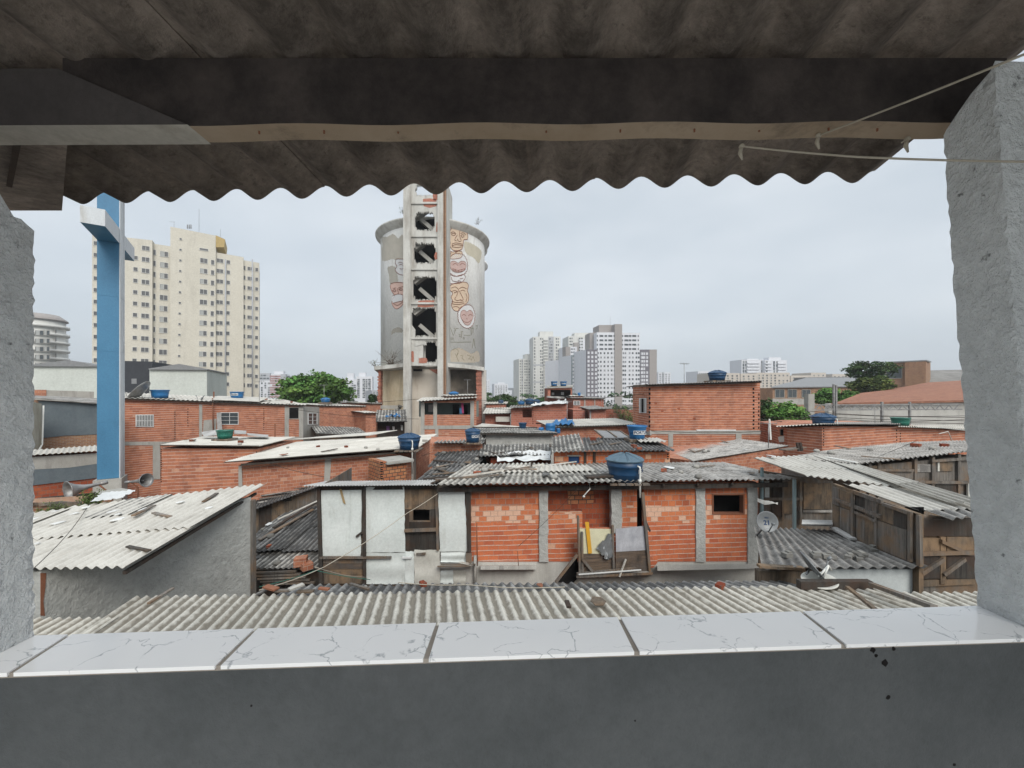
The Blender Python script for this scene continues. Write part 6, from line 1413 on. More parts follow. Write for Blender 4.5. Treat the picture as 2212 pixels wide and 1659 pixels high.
plank('thin white pipe along the back of the block house roof', P(1130, 1012, 13.9), P(1245, 997, 14.8), .04, .04, 'pvc', 'pipe', None, 'pipe')
plank('upright stub on the block house roof ridge', P(1148, 995, 13.6), P(1148, 1010, 13.6), .06, .06, 'woodd')
# ---- tin shack
T = TH('shack', 'two storey shack clad in pale tin sheets with a small black window', 'shack', w.ptz(820, 0), 'wooden shacks')
yt = lin((690, 1050), (1010, 1048))
m = MB(); wallcols(m, w, 690, 1006, yt, None, [(892, 928, 1101.5, 1125.5)], -.06, .08, zb=0)
for x in (690, 1004): m.prism([w.pt(x, 1050, -.15), w.pt(x+1.5, 1050, -.15), w.ptz(x+1.5, 0, -.15), w.ptz(x, 0, -.15)], w.N3*-3)
m.prism([w.pt(690, 1050, -3.1), w.pt(1006, 1050, -3.1), w.ptz(1006, 0, -3.1), w.ptz(690, 0, -3.1)], w.N3*-.1)
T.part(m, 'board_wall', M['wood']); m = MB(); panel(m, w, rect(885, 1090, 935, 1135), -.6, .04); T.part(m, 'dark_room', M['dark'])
m = MB()
for q in (rect(873, 1050, 889, 1100), rect(889, 1050, 905, 1099), rect(905, 1050, 920, 1100), rect(920, 1050, 944, 1101)): panel(m, w, q, -.02+U(0, .015), .03, 0, U(.8, 1.2))
T.part(m, 'brown_boards', M['woodb'])
m = MB()
for q in (rect(873, 1100, 884, 1188), rect(884, 1128, 905, 1188), rect(906, 1128, 930, 1189), rect(930, 1100, 944, 1188)): panel(m, w, q, -.02+U(0, .015), .03, 0, U(.7, 1.3))
T.part(m, 'black_boards', M['woodd'])
def wavy(m, x1, x2, y1, y2, off, bul=.0, sk=(0, 0, 0, 0), n=14, ph=0, edge=.8):
    """a thin tin sheet, slightly bent, with uneven edges"""
    vs = []; nx = 8
    for i in range(n+1):
        for j in range(nx+1):
            v = i/n; u = j/nx
            x = (x1+sk[0]*(1-v)+sk[3]*v)*(1-u)+(x2+sk[1]*(1-v)+sk[2]*v)*u; y = y1+(y2-y1)*v
            if j in (0, nx): x += U(-edge, edge)
            if i in (0, n): y += U(-edge, edge)
            vs.append(w.pt(x, y, off+bul*math.sin(v*9+ph)*.5+bul*.4*math.sin(u*5+v*3+ph)))
    vb = [v-w.N3*.012 for v in vs]; k = nx+1
    fs = [(i*k+j, i*k+j+1, (i+1)*k+j+1, (i+1)*k+j) for i in range(n) for j in range(nx)]
    m.add(vs, [f[::-1] for f in fs], 0, 1, True); m.add(vb, fs, 0, .6, True)
sheets = [((692, 782, 1053, 1202), .05, 'metal', (0, 0, -3, 3)), ((789, 873, 1052, 1193), .06, 'metal', (0, 0, 2, 1)), ((791, 876, 1194, 1262), .04, 'metal', (0, 0, 0, 0)), ((875, 895, 1191, 1262), .05, 'metal', (0, 0, 0, 0)),
          ((895, 950, 1188, 1262), .07, 'metalw', (0, 0, 1, 0)), ((946, 1003, 1053, 1191), .10, 'metal', (0, 0, 7, 5)), ((952, 1006, 1189, 1215), .06, 'metal', (0, 0, 0, 0)), ((951, 979, 1232, 1262), .04, 'metal', (0, 0, 0, 0)), ((979, 1006, 1232, 1262), .03, 'metalw', (0, 0, 0, 0))]
for i, ((x1, x2, y1, y2), off, mt, sk) in enumerate(sheets):
    m = MB(); wavy(m, x1, x2, y1, y2, off, .035, sk, ph=i*1.7); T.part(m, 'tin_sheet', M[mt])
m = MB(); panel(m, w, [(733, 1056), (738, 1057), (743, 1075), (747, 1090), (741, 1086), (737, 1072)], .10, .004); T.part(m, 'rust_streak', M['streak'])
m = MB(); wavy(m, 755, 781, 1056, 1198, .075, .01, (3, 0, -2, 0)); T.part(m, 'tin_sheet', M['metal'])
for q, mt, nm in (([(684, 1052), (691, 1052), (697, 1262), (689, 1262)], 'woodd', 'post'), ([(783, 1050), (789, 1050), (790, 1262), (784, 1262)], 'woodd', 'post'), ([(940, 1070), (945, 1060), (948, 1190), (943, 1190)], 'wood', 'post'), ([(1006, 1056), (1017, 1056), (1018, 1192), (1009, 1194)], 'woodd', 'post'),
              ([(690, 1203), (845, 1203), (845, 1207), (690, 1208)], 'wood', 'rail'), ([(873, 1144), (944, 1141), (944, 1148), (873, 1150)], 'wood', 'rail'), ([(869, 1204), (889, 1204), (889, 1207), (869, 1207)], 'white', 'latch'), ([(899, 1196), (919, 1195), (919, 1199), (899, 1200)], 'wood', 'latch'),
              ([(768, 1158), (784, 1146), (788, 1148), (770, 1162)], 'woodd', 'peg'), ([(1006, 1195), (1019, 1195), (1019, 1216), (1006, 1218)], 'wood', 'patch_board')):
    band(T, w, q, .14, mt, nm, .07)
for k, (y1, y2, mt) in enumerate(((1209, 1218, 'wood'), (1218, 1230, 'woodh'), (1230, 1242, 'woodb'), (1242, 1262, 'woodb'))): band(T, w, rect(697, y1, 783, y2-1), .02+.012*(k % 2), mt, 'low_board', .03)
q = [w.pt(945, 1222, .12), w.pt(945, 1222, .5), w.pt(1020, 1221, .5), w.pt(1020, 1221, .12)]; m = MB(); m.prism(q, (0, 0, -.04)); m.prism([v+Vector((.1, 0, .045)) for v in q], (0, 0, -.03)); T.part(m, 'shelf', M['wood'])
m = MB(); m.prism([w.pt(990, 1216, .55), w.pt(1018, 1222, .5), w.pt(1012, 1217, .2), w.pt(998, 1214, .25)], (0, 0, .02)); T.part(m, 'card_box', M['metalw'])
e0, e1, f0, f1 = w.pt(655, 1051, .45), w.pt(945, 1049, .45), w.pt(705, 1040, -1.6), w.pt(952, 1037, -1.6)
rooft(T, (e0, e1, f0, f1), 'zinc', lam=.09, amp=.013, rows=1, sheet=.85, tv=.15, seg=6)
m = MB(); m.beam(w.pt(690, 1055, .05), w.pt(945, 1053, .05), .06, .1); T.part(m, 'fascia_beam', M['woodd'])
m = MB(); m.prism([w.pt(930, 1046, .3), w.pt(948, 1040, .3), w.pt(960, 1036, -1.0), w.pt(946, 1040, -1)], (0, 0, .05)); T.part(m, 'corner_board', M['woodd'])
# ---- dark roofs between the stucco house and the tin shack
def lines(label, *pl_, r=.012, mat='woodd', cat='cable', name='cable'):
    T = TH(name, label, cat, pl_[0]); m = MB(); full = []
    for a, b in zip(pl_, pl_[1:]):
        for k in range(10): full.append(Vector(a).lerp(Vector(b), k/10)-Vector((0, 0, .02*math.sin(math.pi*k/10)*(Vector(b)-Vector(a)).length)))
    full.append(Vector(pl_[-1])); m.tube(full, r, 5); T.part(m, 'line', M[mat])
T = TH('shack', 'shack with striped grey and black roof left of the tin clad shack', 'shack', P(615, 1200, 12.5).xy.to_3d(), 'wooden shacks')
rooft(T, (P(500, 1229, 12.2), P(700, 1229, 12.3), P(556, 1187, 13.4), P(756, 1180, 13.5)), 'corrm', rows=1, tv=.35, lift=.02)
rooft(T, (P(500, 1197, 13.0)+Vector((0, 0, .05)), P(740, 1183, 13.3)+Vector((0, 0, .05)), P(620, 1105, 16.2), P(830, 1070, 16.6)), 'corrd', rows=2, jag=.3, tv=.4, lift=.03)
m = MB(); w5 = W(500, 12.25, 700, 12.35)
m.prism([w5.pt(500, 1235, -.2), w5.pt(700, 1235, -.2), w5.ptz(700, 0, -.2), w5.ptz(500, 0, -.2)], w5.N3*-.1); T.part(m, 'wall', M['woodd'])
for k in range(5): m = MB(); a = w5.pt(545+k*6, 1238+k*6, .15); b = w5.pt(640+k*10, 1234+k*6, .15); m.beam(a, b, .08, .05, 0, U(.6, 1.5)); T.part(m, 'board', M['wood'])
m = MB(); m.box(w5.pt(650, 1212, .1), (.35, .3, .25), .3); m.box(w5.pt(662, 1222, .15), (.3, .3, .2), .8); T.part(m, 'brick_piece', M['brick'])
plank('loose board lying up the striped roof left of the tin shack', P(560, 1166, 13.6), P(676, 1100, 15.8), .14, .04, 'wood'); plank('second loose board on the striped roof, above the first', P(590, 1140, 14.4), P(684, 1085, 16), .12, .05, 'woodd'); plank('pale splintered lath on the striped roof', P(600, 1122, 15), P(690, 1080, 16), .08, .03, 'corrw')
T = TH('shack', 'black board shack with low sagging roof behind the striped roof shack', 'shack', P(600, 1100, 16).xy.to_3d(), 'wooden shacks')
w6 = W(520, 15, 700, 17.2); m = MB(); m.prism([w6.pt(520, 1110, 0), w6.pt(692, 1052, 0), w6.ptz(692, 0, 0), w6.ptz(520, 0, 0)], w6.N3*-.12); T.part(m, 'wall', M['wood'])
m = MB()
for k in range(7): band(T, w6, [(546+k*14, 1098-k*4.8), (558+k*14, 1094-k*4.8), (558+k*14, 1150-k*8), (546+k*14, 1156-k*8)], .03, 'woodb' if k % 3 == 0 else 'woodd', 'board', .03)
band(T, w6, [(600, 1083), (640, 1082), (640, 1112), (612, 1118), (600, 1112)], .06, 'woodb', 'board', .03)
rooft(T, (w6.pt(540, 1104, .35), w6.pt(694, 1050, .35), w6.pt(566, 1066, -2.2), w6.pt(700, 1038, -2.2)), 'corrd', lam=.12, amp=.018, rows=2, jag=.2, tv=.4)
for k in range(5): plank('scrap board %s on the low sagging roof' % ['lowest', 'second', 'middle', 'fourth', 'topmost'][k], P(556+k*4, 1086-k*8, 15.8+k*.3), P(640+k*10, 1072-k*7, 16.8+k*.2), .16, .03, 'wood' if k % 2 else 'corrm')
plank('brick piece on the sagging roof beside the pale sloping roof house', P(606, 1037, 18.5), P(622, 1036, 18.5), .2, .12, 'rust', 'stone', None, 'stone')
# ================================================================== STUCCO HOUSE (left foreground)
X1 = -6.42
T = TH('stucco_house', 'rough grey stucco house with big white corrugated roof, in the left foreground', 'house', (-8, 8, 0))
c1 = P(275, 1228, 6.62); c2 = P(578, 1048, 11.3)
zt1 = c1.z-.06; zt2 = c2.z-.06
zf_ = zt1+(zt2-zt1)*.82
m = MB(); m.hexa([(-12, 6.9, 0), (-8.05, 6.72, 0), (-6.93, 10.45, 0), (-12, 8.3, 0)], [(-12, 6.9, zt1-.06), (-8.05, 6.72, zt1-.04), (-6.93, 10.45, zf_), (-12, 8.3, zt1-.02)]); T.part(m, 'wall', M['stucco'])
m = MB(); m.box((-6.92, 10.5, zt2/2-.1), (.1, .14, zt2-.1)); T.part(m, 'corner_post', M['wood'])
wf = W(86, 6.72, 545, 10.4); m = MB(); panel(m, wf, [(88, 1238), (100, 1238), (98, 1270), (94, 1300), (97, 1330), (88, 1330)], .02, .03); T.part(m, 'rust_stain', M['rust'])
e1 = c1+Vector((.0, 0, .03)); f1 = c2+Vector((0, 0, .03)); e0 = Vector((-12, e1.y, e1.z-.12)); f0 = Vector((-12.7, 8.75, 4.63))
def seg(t0, t1, u0, u1, dz, **k):
    a = e0.lerp(e1, u0).lerp(f0.lerp(f1, u0), t0); b = e0.lerp(e1, u1).lerp(f0.lerp(f1, u1), t0); c = e0.lerp(e1, u0).lerp(f0.lerp(f1, u0), t1); d = e0.lerp(e1, u1).lerp(f0.lerp(f1, u1), t1)
    u = Vector((0, 0, dz)); rooft(T, (a+u, b+u, c+u, d+u), k.pop('mat', 'corrw'), rows=1, **k)
seg(0, .36, .0, 1, 0, tv=.04, lift=.0); seg(.335, 1, .35, 1, .012, tv=.04, lift=.012)
seg(.335, .66, 0, .37, .012, tv=.06, lift=.0); seg(.63, .92, .0, .37, .03, tv=.1, lift=.01)
seg(.62, 1.0, .52, .66, .035, tv=.1, mat='corrm', lift=0); 
m = MB(); m.beam(Vector((-6.6, 6.7, zt1-.05)), Vector((-7.1, 10.9, zt2-.08)), .06, .06); T.part(m, 'rafter', M['woodd'])
rnd = random.Random(5)
M['mortar'] = plain('white_mortar_dab', (.66, .66, .64), .9)
for k in range(16):
    u_ = rnd.uniform(.2, .97); v_ = rnd.uniform(.05, .9); p = e0.lerp(e1, u_).lerp(f0.lerp(f1, u_), v_)+Vector((0, 0, .045)); m = MB(); r = rnd.uniform(.03, .09)
    q = [p+Vector((math.cos(a*.9)*r*rnd.uniform(.5, 1.3), math.sin(a*.9)*r*2.2*rnd.uniform(.5, 1.2), 0)) for a in range(7)]; m.prism(q, (0, 0, .018)); T.part(m, 'mortar_dab', M['mortar'])
crumple('white plastic sheet weighted down at the top of the white corrugated roof, by the cross', 'roof_cover', [P(196, 1086, 9.6), P(262, 1078, 10.0), P(296, 1060, 11), P(222, 1066, 11)], 'white', .018, 14, seed=31)
thin('grey board lying under the white plastic sheet near the cross', 'board', 'board', [P(206, 1072, 11), P(284, 1058, 11.8), P(262, 1054, 12.4), P(208, 1062, 12.2)], .05, 'conc', 'boards lying on the roofs')
# ================================================================== NEAR ROOF BELOW THE SILL
T = TH('neighbour_house', 'low house right below the sill with weathered beige corrugated roof', 'house', (0, 5, 0))
zr = lambda d: 7.5-3.40-(d-6.3)*.10
A = [Vector((-6.3, 4.2, 3.78)), Vector((7.45, 4.2, 4.28)), Vector((-6.72, 7.05, 3.85)), Vector((6.65, 7.25, 3.97))]
rooft(T, A, 'corrn', rows=1, sheet=1.06, tv=.06, amp=.028, seg=12)
B_ = [Vector((6.6, 4.2, 4.2)), Vector((9.9, 4.2, 4.2)), Vector((6.7, 6.9, 4.0)), Vector((9.9, 6.9, 4.0))]
rooft(T, B_, 'corrn', rows=1, amp=.028, seg=12)
rooft(T, (Vector((-8.2, 3.9, 3.7)), Vector((-6.1, 3.9, 3.72)), Vector((-8.0, 6.4, 3.84)), Vector((-6.4, 6.4, 3.84))), 'corrn', rows=1, amp=.028, seg=12)
m = MB(); m.hexa([(-8, 4.3, 0), (9, 4.3, 0), (9, 6.6, 0), (-8, 6.6, 0)], [(-8, 4.3, 3.6), (9, 4.3, 3.9), (9, 6.6, 3.7), (-8, 6.6, 3.6)]); T.part(m, 'wall', M['conc'])
T = TH('neighbour_house', 'darker old corrugated roof just behind the beige roof below the sill', 'house', (0, 8, 0))
rooft(T, (Vector((-4.3, 7.0, 3.80)), Vector((5.6, 7.1, 3.90)), Vector((-4.4, 7.95, 3.62)), Vector((5.4, 7.95, 3.70))), 'corrd', rows=1, tv=.2, amp=.027, jag=.05, seg=10, t0=1.3)
m = MB(); m.hexa([(-4.2, 7.2, 0), (5.3, 7.2, 0), (5.3, 7.8, 0), (-4.2, 7.8, 0)], [(-4.2, 7.2, 3.5), (5.3, 7.2, 3.5), (5.3, 7.8, 3.45), (-4.2, 7.8, 3.45)]); T.part(m, 'wall', M['brickd'])
plank('weathered dark beam lying across the right of the beige roof', P(1882, 1262, 6.9), P(2018, 1312, 5.75), .1, .06, 'wood'); plank('rotten brown batten in a groove of the beige roof', P(1830, 1268, 6.75), P(1890, 1316, 5.7), .06, .04, 'woodb')
plank('black timber lying on the far edge of the beige roof near the dish', P(1725, 1262, 7.05), P(1880, 1262, 7.1), .12, .14, 'woodd')
plank('small black scrap of wood on the beige roof centre right', P(1224, 1298, 6.35), P(1229, 1312, 6.15), .07, .03, 'woodd')
rnd = random.Random(11)
for k, (x, y) in enumerate(((585, 1272), (610, 1278), (640, 1270), (660, 1280), (700, 1274), (560, 1284))):
    p = P(x, y, 7.15); m = MB(); m.box(p+Vector((0, 0, .02)), (U(.15, .3), U(.06, .12), .03), U(0, 3), 0, U(.7, 1.3)); T2 = TH('roof_scrap', ['rusty scrap', 'splintered scrap', 'pale scrap', 'brown scrap', 'small scrap', 'broken sheet scrap'][k]+' among debris at the left end of the darker old roof', 'scrap', p, 'debris on the darker old roof'); T2.part(m, 'scrap', M[('rust', 'wood', 'corrw', 'woodb', 'rust', 'corrg')[k]])
# ================================================================== RIGHT: WOODEN HOUSES
T = TH('wooden_house', 'black and brown patched board house with flat grey roof at the far right', 'house', P(1960, 1050, 13).xy.to_3d(), 'wooden shacks')
w7 = W(1855, 12.2, 2120, 12.8)
m = MB(); solid(m, w7, 1857, 2120, 1008, 983, 3, 0, .35); T.part(m, 'wall', M['wood'])
rooft(T, (P(1700, 990, 13.2), P(1862, 1004, 11.7), P(1800, 972, 15.2), P(1978, 954, 18)), 'corrg', tv=.12); rooft(T, (P(1858, 1002, 11.8), P(2110, 974, 12.6), P(1975, 955, 18), P(2160, 950, 18)), 'corrg', tv=.12)
for x in (1877, 1897, 1976, 2014, 2070): band(T, w7, [(x, 1004-(x-1857)*.106), (x+6, 1003-(x-1857)*.106), (x+6, 1100), (x, 1100)], .06, 'wood', 'post', .08)
for q in ([(1865, 1013), (1975, 1014), (1975, 1019), (1865, 1018)], [(1930, 1038), (2120, 1040), (2120, 1046), (1930, 1044)], [(2014, 994), (2120, 986), (2120, 992), (2014, 999)]): band(T, w7, q, .09, 'wood', 'rail', .05)
for q, mt in ((rect(1980, 1003, 2012, 1020), 'corrg'), (rect(2026, 999, 2032, 1018), 'metalw'), (rect(2030, 998, 2058, 1018), 'woodb'), (rect(1880, 1018, 1898, 1034), 'woodb'), (rect(1902, 1018, 1974, 1036), 'wood'), (rect(1983, 1046, 2012, 1072), 'woodd'), (rect(2022, 1048, 2066, 1080), 'woodd'), (rect(1870, 1006, 1900, 1012), 'woodb')): band(T, w7, q, .03, mt, 'patch_board', .03)
band(T, w7, rect(2092, 1045, 2125, 1110), .1, 'metalw', 'cream_board', .05)
# middle: white roof wooden house
T = TH('wooden_house', 'patched board house with long white corrugated roof sloping to the right pillar', 'house', P(1880, 1100, 9).xy.to_3d(), 'wooden shacks')
rooft(T, (P(1737, 1028, 11.0), P(1962, 1056, 9.55), P(1624, 989, 13.2), P(1770, 983, 13.4)), 'corrw', rows=2, tv=.05)
rooft(T, (P(2052, 1088, 8.1), P(2125, 1084, 7.6), P(1755, 984, 13.3), P(1792, 986, 13.5)), 'corrw', rows=3, tv=.1)
rooft(T, (P(1985, 1106, 8.15), P(2125, 1100, 7.7), P(1821, 1046, 10.0), P(1990, 1052, 9.9)), 'corrw', rows=1, tv=.05)
rooft(T, (P(2048, 1124, 7.5), P(2150, 1112, 7.3), P(1990, 1102, 8.15), P(2125, 1096, 7.9)), 'corrg', rows=1)
wa = W(1798, 10.4, 1971, 7.95); wb_ = W(1646, 13.4, 1800, 12.8); wc_ = W(1985, 7.9, 2150, 7.9)
m = MB(); wallcols(m, wa, 1798, 1985, lin((1798, 1044), (1971, 1106)), None, [(1966, 1979, 1108, 1222)], 0, .08, zb=0); T.part(m, 'side_wall', M['woodb'])
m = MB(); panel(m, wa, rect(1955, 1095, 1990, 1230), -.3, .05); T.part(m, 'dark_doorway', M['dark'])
for i, (x1, x2) in enumerate(((1798, 1812), (1812, 1836), (1842, 1868), (1868, 1890), (1893, 1930), (1930, 1958))):
    t1 = lin((1798, 1046), (1971, 1108)); b1 = lin((1798, 1146), (1971, 1216)); md = lin((1798, 1090), (1971, 1150))
    band(T, wa, [(x1, t1(x1)+5), (x2, t1(x2)+5), (x2, md(x2)-2), (x1, md(x1)-2)], .02+.008*(i % 2), ('wood', 'woodb', 'woodd')[i % 3], 'board', .03); band(T, wa, [(x1, md(x1)), (x2, md(x2)), (x2, b1(x2)), (x1, b1(x1))], .03+.008*(i % 2), ('woodb', 'wood', 'wood')[i % 3], 'board', .03)
for q in ([(1837, 1062), (1842, 1064), (1842, 1164), (1837, 1162)], [(1888, 1078), (1893, 1080), (1893, 1184), (1888, 1182)], [(1960, 1104), (1966, 1106), (1966, 1214), (1960, 1212)], [(1978, 1112), (1986, 1114), (1988, 1224), (1980, 1222)], [(1798, 1074), (1900, 1112), (1900, 1120), (1798, 1080)], [(1840, 1058), (1903, 1080), (1903, 1088), (1840, 1066)], [(1905, 1086), (1960, 1104), (1960, 1112), (1905, 1092)], [(1845, 1104), (1890, 1124), (1890, 1129), (1845, 1109)]): band(T, wa, q, .08, 'wood', 'batten', .05)
m = MB(); solid(m, wb_, 1640, 1800, 1016, 1040, .1, 0); T.part(m, 'rear_wall', M['wood'])
for q, mt in ((rect(1736, 1044, 1796, 1100), 'woodb'), (rect(1668, 1034, 1690, 1116), 'woodd'), (rect(1694, 1040, 1712, 1110), 'woodb'), (rect(1735, 1102, 1798, 1107), 'corrg'), (rect(1640, 1075, 1735, 1081), 'wood'), (rect(1652, 1040, 1662, 1090), 'metal'), (rect(1690, 1030, 1694, 1124), 'wood'), (rect(1728, 1040, 1733, 1134), 'wood')): band(T, wb_, q, .05 if mt != 'wood' else .09, mt, 'board', .04)
for q in ((1644, 1010, 1648, 1110), (1713, 1036, 1719, 1142)):
    m = MB(); m.beam(wb_.pt((q[0]+q[2])/2, q[1], 1.6 if q[0] > 1700 else .6), wb_.pt((q[0]+q[2])/2, q[3]+6, 1.6 if q[0] > 1700 else .6), .07, .07); T.part(m, 'grey_pipe_post', M['bluegrey2'])
m = MB(); m.prism([wc_.pt(1985, 1112, 0), wc_.pt(2150, 1130, 0), wc_.ptz(2150, 0, 0), wc_.ptz(1985, 0, 0)], wc_.N3*-.1); T.part(m, 'front_wall', M['wood'])
for q, mt, nm in ((rect(1992, 1120, 2150, 1158), 'woodd', 'board'), (rect(1992, 1163, 2030, 1192), 'woodb', 'board'), (rect(2046, 1160, 2110, 1194), 'woodb', 'board'), (rect(1992, 1202, 2030, 1250), 'woodd', 'board'), (rect(2046, 1202, 2110, 1250), 'woodd', 'board'), ([(1985, 1194), (2110, 1190), (2110, 1198), (1985, 1202)], 'wood', 'rail'), (rect(2032, 1160, 2044, 1262), 'woodb', 'post'), ([(1992, 1236), (2040, 1206), (2044, 1212), (1996, 1244)], 'wood', 'brace'), ([(2040, 1240), (2086, 1206), (2089, 1212), (2044, 1246)], 'wood', 'brace'),  # black board along the top stands in for the shadow under the roof
                  ([(1994, 1254), (2110, 1250), (2110, 1262), (1994, 1268)], 'woodb', 'rail'), ([(2036, 1166), (2086, 1190), (2084, 1196), (2036, 1174)], 'wood', 'brace')): band(T, wc_, q, .05 if mt != 'wood' else .115, mt, nm, .05)
m = MB(); m.lathe(P(1749, 995, 12.9)+Vector((0, 0, .02)), [(.13, 0), (.14, .06), (.08, .12), (0, .13)], 10); T2 = TH('stone', 'grey stone lying on the white roof near the far corner', 'stone', P(1749, 995, 12.9)); T2.part(m, 'lump', M['conc'])
plank('white pipe end lying on the grey roof above the white roof', P(1786, 990, 12.9), P(1851, 1002, 11.9), .1, .1, 'pvc', 'pipe', None, 'pipe')
# lower dark roof with dishes
T = TH('low_house', 'pale walled low house with dark corrugated roof carrying stones and dishes, at the right', 'house', P(1820, 1240, 8).xy.to_3d())
rooft(T, (P(1646, 1229, 7.7), P(2003, 1226, 7.75), P(1628, 1138, 10.7), P(1805, 1146, 10.4)), 'corrg', rows=2, tv=.1, jag=.04, t0=.62)
wd_ = W(1636, 7.95, 2003, 7.95); m = MB(); m.prism([wd_.pt(1780, 1230, 0), wd_.pt(2002, 1230, 0), wd_.ptz(2002, 0, 0), wd_.ptz(1780, 0, 0)], wd_.N3*-.15); T.part(m, 'wall', plain('pale_blue_wall', (.52, .56, .56), .9))
m = MB(); m.prism([wd_.pt(1640, 1234, 0), wd_.pt(1780, 1234, 0), wd_.ptz(1780, 0, 0), wd_.ptz(1640, 0, 0)], wd_.N3*-.15); T.part(m, 'board_wall', M['woodb'])
m = MB(); m.beam(P(1638, 1222, 7.75), P(1735, 1228, 7.72), .12, .05); T.part(m, 'eave_board', M['woodb'])
m = MB(); corr(m, P(1732, 1140, 10.0)+Vector((0, 0, .05)), P(1733, 1130, 10.6)+Vector((0, 0, .05)), P(1798, 1140, 10.0)+Vector((0, 0, .05)), P(1800, 1130, 10.6)+Vector((0, 0, .05))); T2 = TH('roof_sheet', 'stack of pale ribbed sheets lying at the back of the dark roof', 'roof sheet', P(1760, 1138, 10.3)); T2.part(m, 'sheet', M['zinc'])
plank('curled zinc gutter at the foot of the patched board wall', P(1800, 1140, 10.1), P(1843, 1165, 9.4), .16, .05, 'zinc', 'gutter', None, 'gutter')
rnd = random.Random(8)
for k, (x, y, d) in enumerate(((1700, 1203, 8.3), (1762, 1205, 8.3), (1790, 1206, 8.25), (1834, 1208, 8.25), (1858, 1204, 8.35), (1883, 1190, 8.7), (1856, 1212, 8.15))):
    p = P(x, y, d); m = MB(); m.box(p+Vector((0, 0, .05)), (U(.16, .3), U(.1, .16), U(.05, .1)), U(0, 3), 0, U(.25, .6)); m.box(p+Vector((.05, .03, .09)), (U(.08, .15), .09, .05), U(0, 3), 0, U(.25, .7))
    T2 = TH('stone', ['leftmost dark stone', 'wide dark stone left of centre', 'small dark stone in the middle', 'flat stone right of the middle', 'pale brick lump', 'highest dark stone', 'dark stone in front of the pale brick lump'][k]+' weighing down the dark corrugated roof', 'stone', p, 'stones on the dark roof'); T2.part(m, 'lump', M['conc'])
dish('grey satellite dish marked 21 at the right wall of the orange block house', P(1658, 1127, 9.6), .24, (-.15, -1, .25), 'silver', True, (('21', .15, -.03), ('TELE', .045, .09), ('. . . .', .05, -.15)), foot=P(1632, 1160, 9.9))
dish('satellite dish seen edge on, tilted on the dark roof', P(1755, 1220, 7.35), .27, (.75, -.25, .62), 'silver', True, foot=P(1742, 1240, 7.3)); dish('satellite dish lying flat and face up behind the beige roof', P(1770, 1252, 7.2), .27, (-.15, -.1, 1), 'metalw', False, foot=P(1780, 1262, 7.2))
m = MB(); m.tube([P(1768, 1246, 7.2), P(1790, 1222, 7.25), P(1796, 1232, 7.25)], .02, 6); m.tube([P(1790, 1224, 7.2), P(1778, 1248, 7.2)], .015, 6); T2 = TH('dish_mount', 'bent pale pipe mount beside the tilted dish', 'mount', P(1780, 1246, 7.2)); T2.part(m, 'pipe', M['pvc'])
m = MB()
for k in range(5): m.tube([P(1636, 1077+k*1.5, 11.5), P(1652, 1082+k*2, 11.4), P(1668, 1084+k, 11.3), P(1680, 1090-k, 11.2)], .008, 4)
T2 = TH('cable_bundle', 'bundle of white wires leaving the corner of the orange block house', 'cable', P(1640, 1080, 11.5)); T2.part(m, 'wire', M['pvc'])
# cables
lines('slack black wire from the block house wall towards the dark roof', w.pt(1258, 1046, .5), w.pt(1120, 1180, .4), r=.006)
lines('brown rope stretched from the tin shack post to the old roof', w.pt(946, 1066, .3), w.pt(880, 1108, .6), P(700, 1225, 9.2), P(560, 1275, 7.4), r=.01, mat='rope', cat='rope', name='rope')
lines('pale rope across the bottom of the tin shack', P(680, 1225, 9.2), w.pt(790, 1247, .2), r=.01, mat='rope', cat='rope', name='rope')
lines('thin grey wire dropping over the white corrugated roof at left', P(60, 1240, 5.2), P(205, 1068, 10.6), r=.006)
lines('thin green rope from the tin shack foot to the old roof', P(560, 1268, 8.3), P(682, 1232, 9.3), P(800, 1252, 9.6), r=.008, mat='tankg', cat='rope', name='rope')
lines('loose pale wire along the far edge of the beige roof', P(860, 1258, 7.3), P(1010, 1263, 7.2), P(1220, 1268, 7.1), r=.008, mat='rope')
lines('power wire crossing the tall brick house towards the gantry', P(1640, 905, 22), P(1750, 900, 30), P(2095, 905, 32), r=.02)
lines('overhead wire in front of the concrete wall at right', P(1745, 888, 33), P(2095, 898, 30), r=.02)

rnd = random.Random(77)
for k, (x, y, d, h) in enumerate(((700, 872, 34, 1.6), (1010, 856, 36, 1.5), (1225, 912, 27, 1.4), (1478, 828, 26, 1.3), (1660, 962, 18, 1.0), (560, 866, 30, 1.5), (1300, 884, 40, 1.8), (1080, 886, 44, 2.4), (1890, 918, 24, 1.2), (765, 876, 38, 1.6))):
    p = P(x, y, d); T2 = TH('tv_aerial', ['left of the set back brick house', 'on the veranda house', 'on the long cream roof', 'on the tallest orange block house', 'over the flat grey lichened roof', 'on the long two storey house', 'on the low brick wall cluster', 'on the small flat topped house', 'between the two tanks at right', 'on the set back brick house'][k].join(('thin tv aerial standing ', '')), 'aerial', p, 'tv aerials on the roofs')
    m = MB(); t_ = p+Vector((0, 0, h)); m.tube([p-Vector((0, 0, .3)), t_], .018, 5); T2.part(m, 'mast', M['steel']); m = MB(); a = rnd.uniform(-.5, .5); v = Vector((math.cos(a), math.sin(a), 0))
    m.tube([t_-v*.35, t_+v*.35], .01, 4); q = v.cross(Vector((0, 0, 1)))
    for s_ in range(6): c = t_+v*(s_*.12-.3); m.tube([c-q*.18, c+q*.18], .008, 3); m.tube([c-Vector((0, 0, .09)), c+Vector((0, 0, .09))], .006, 3)
    T2.part(m, 'array', M['steel'])
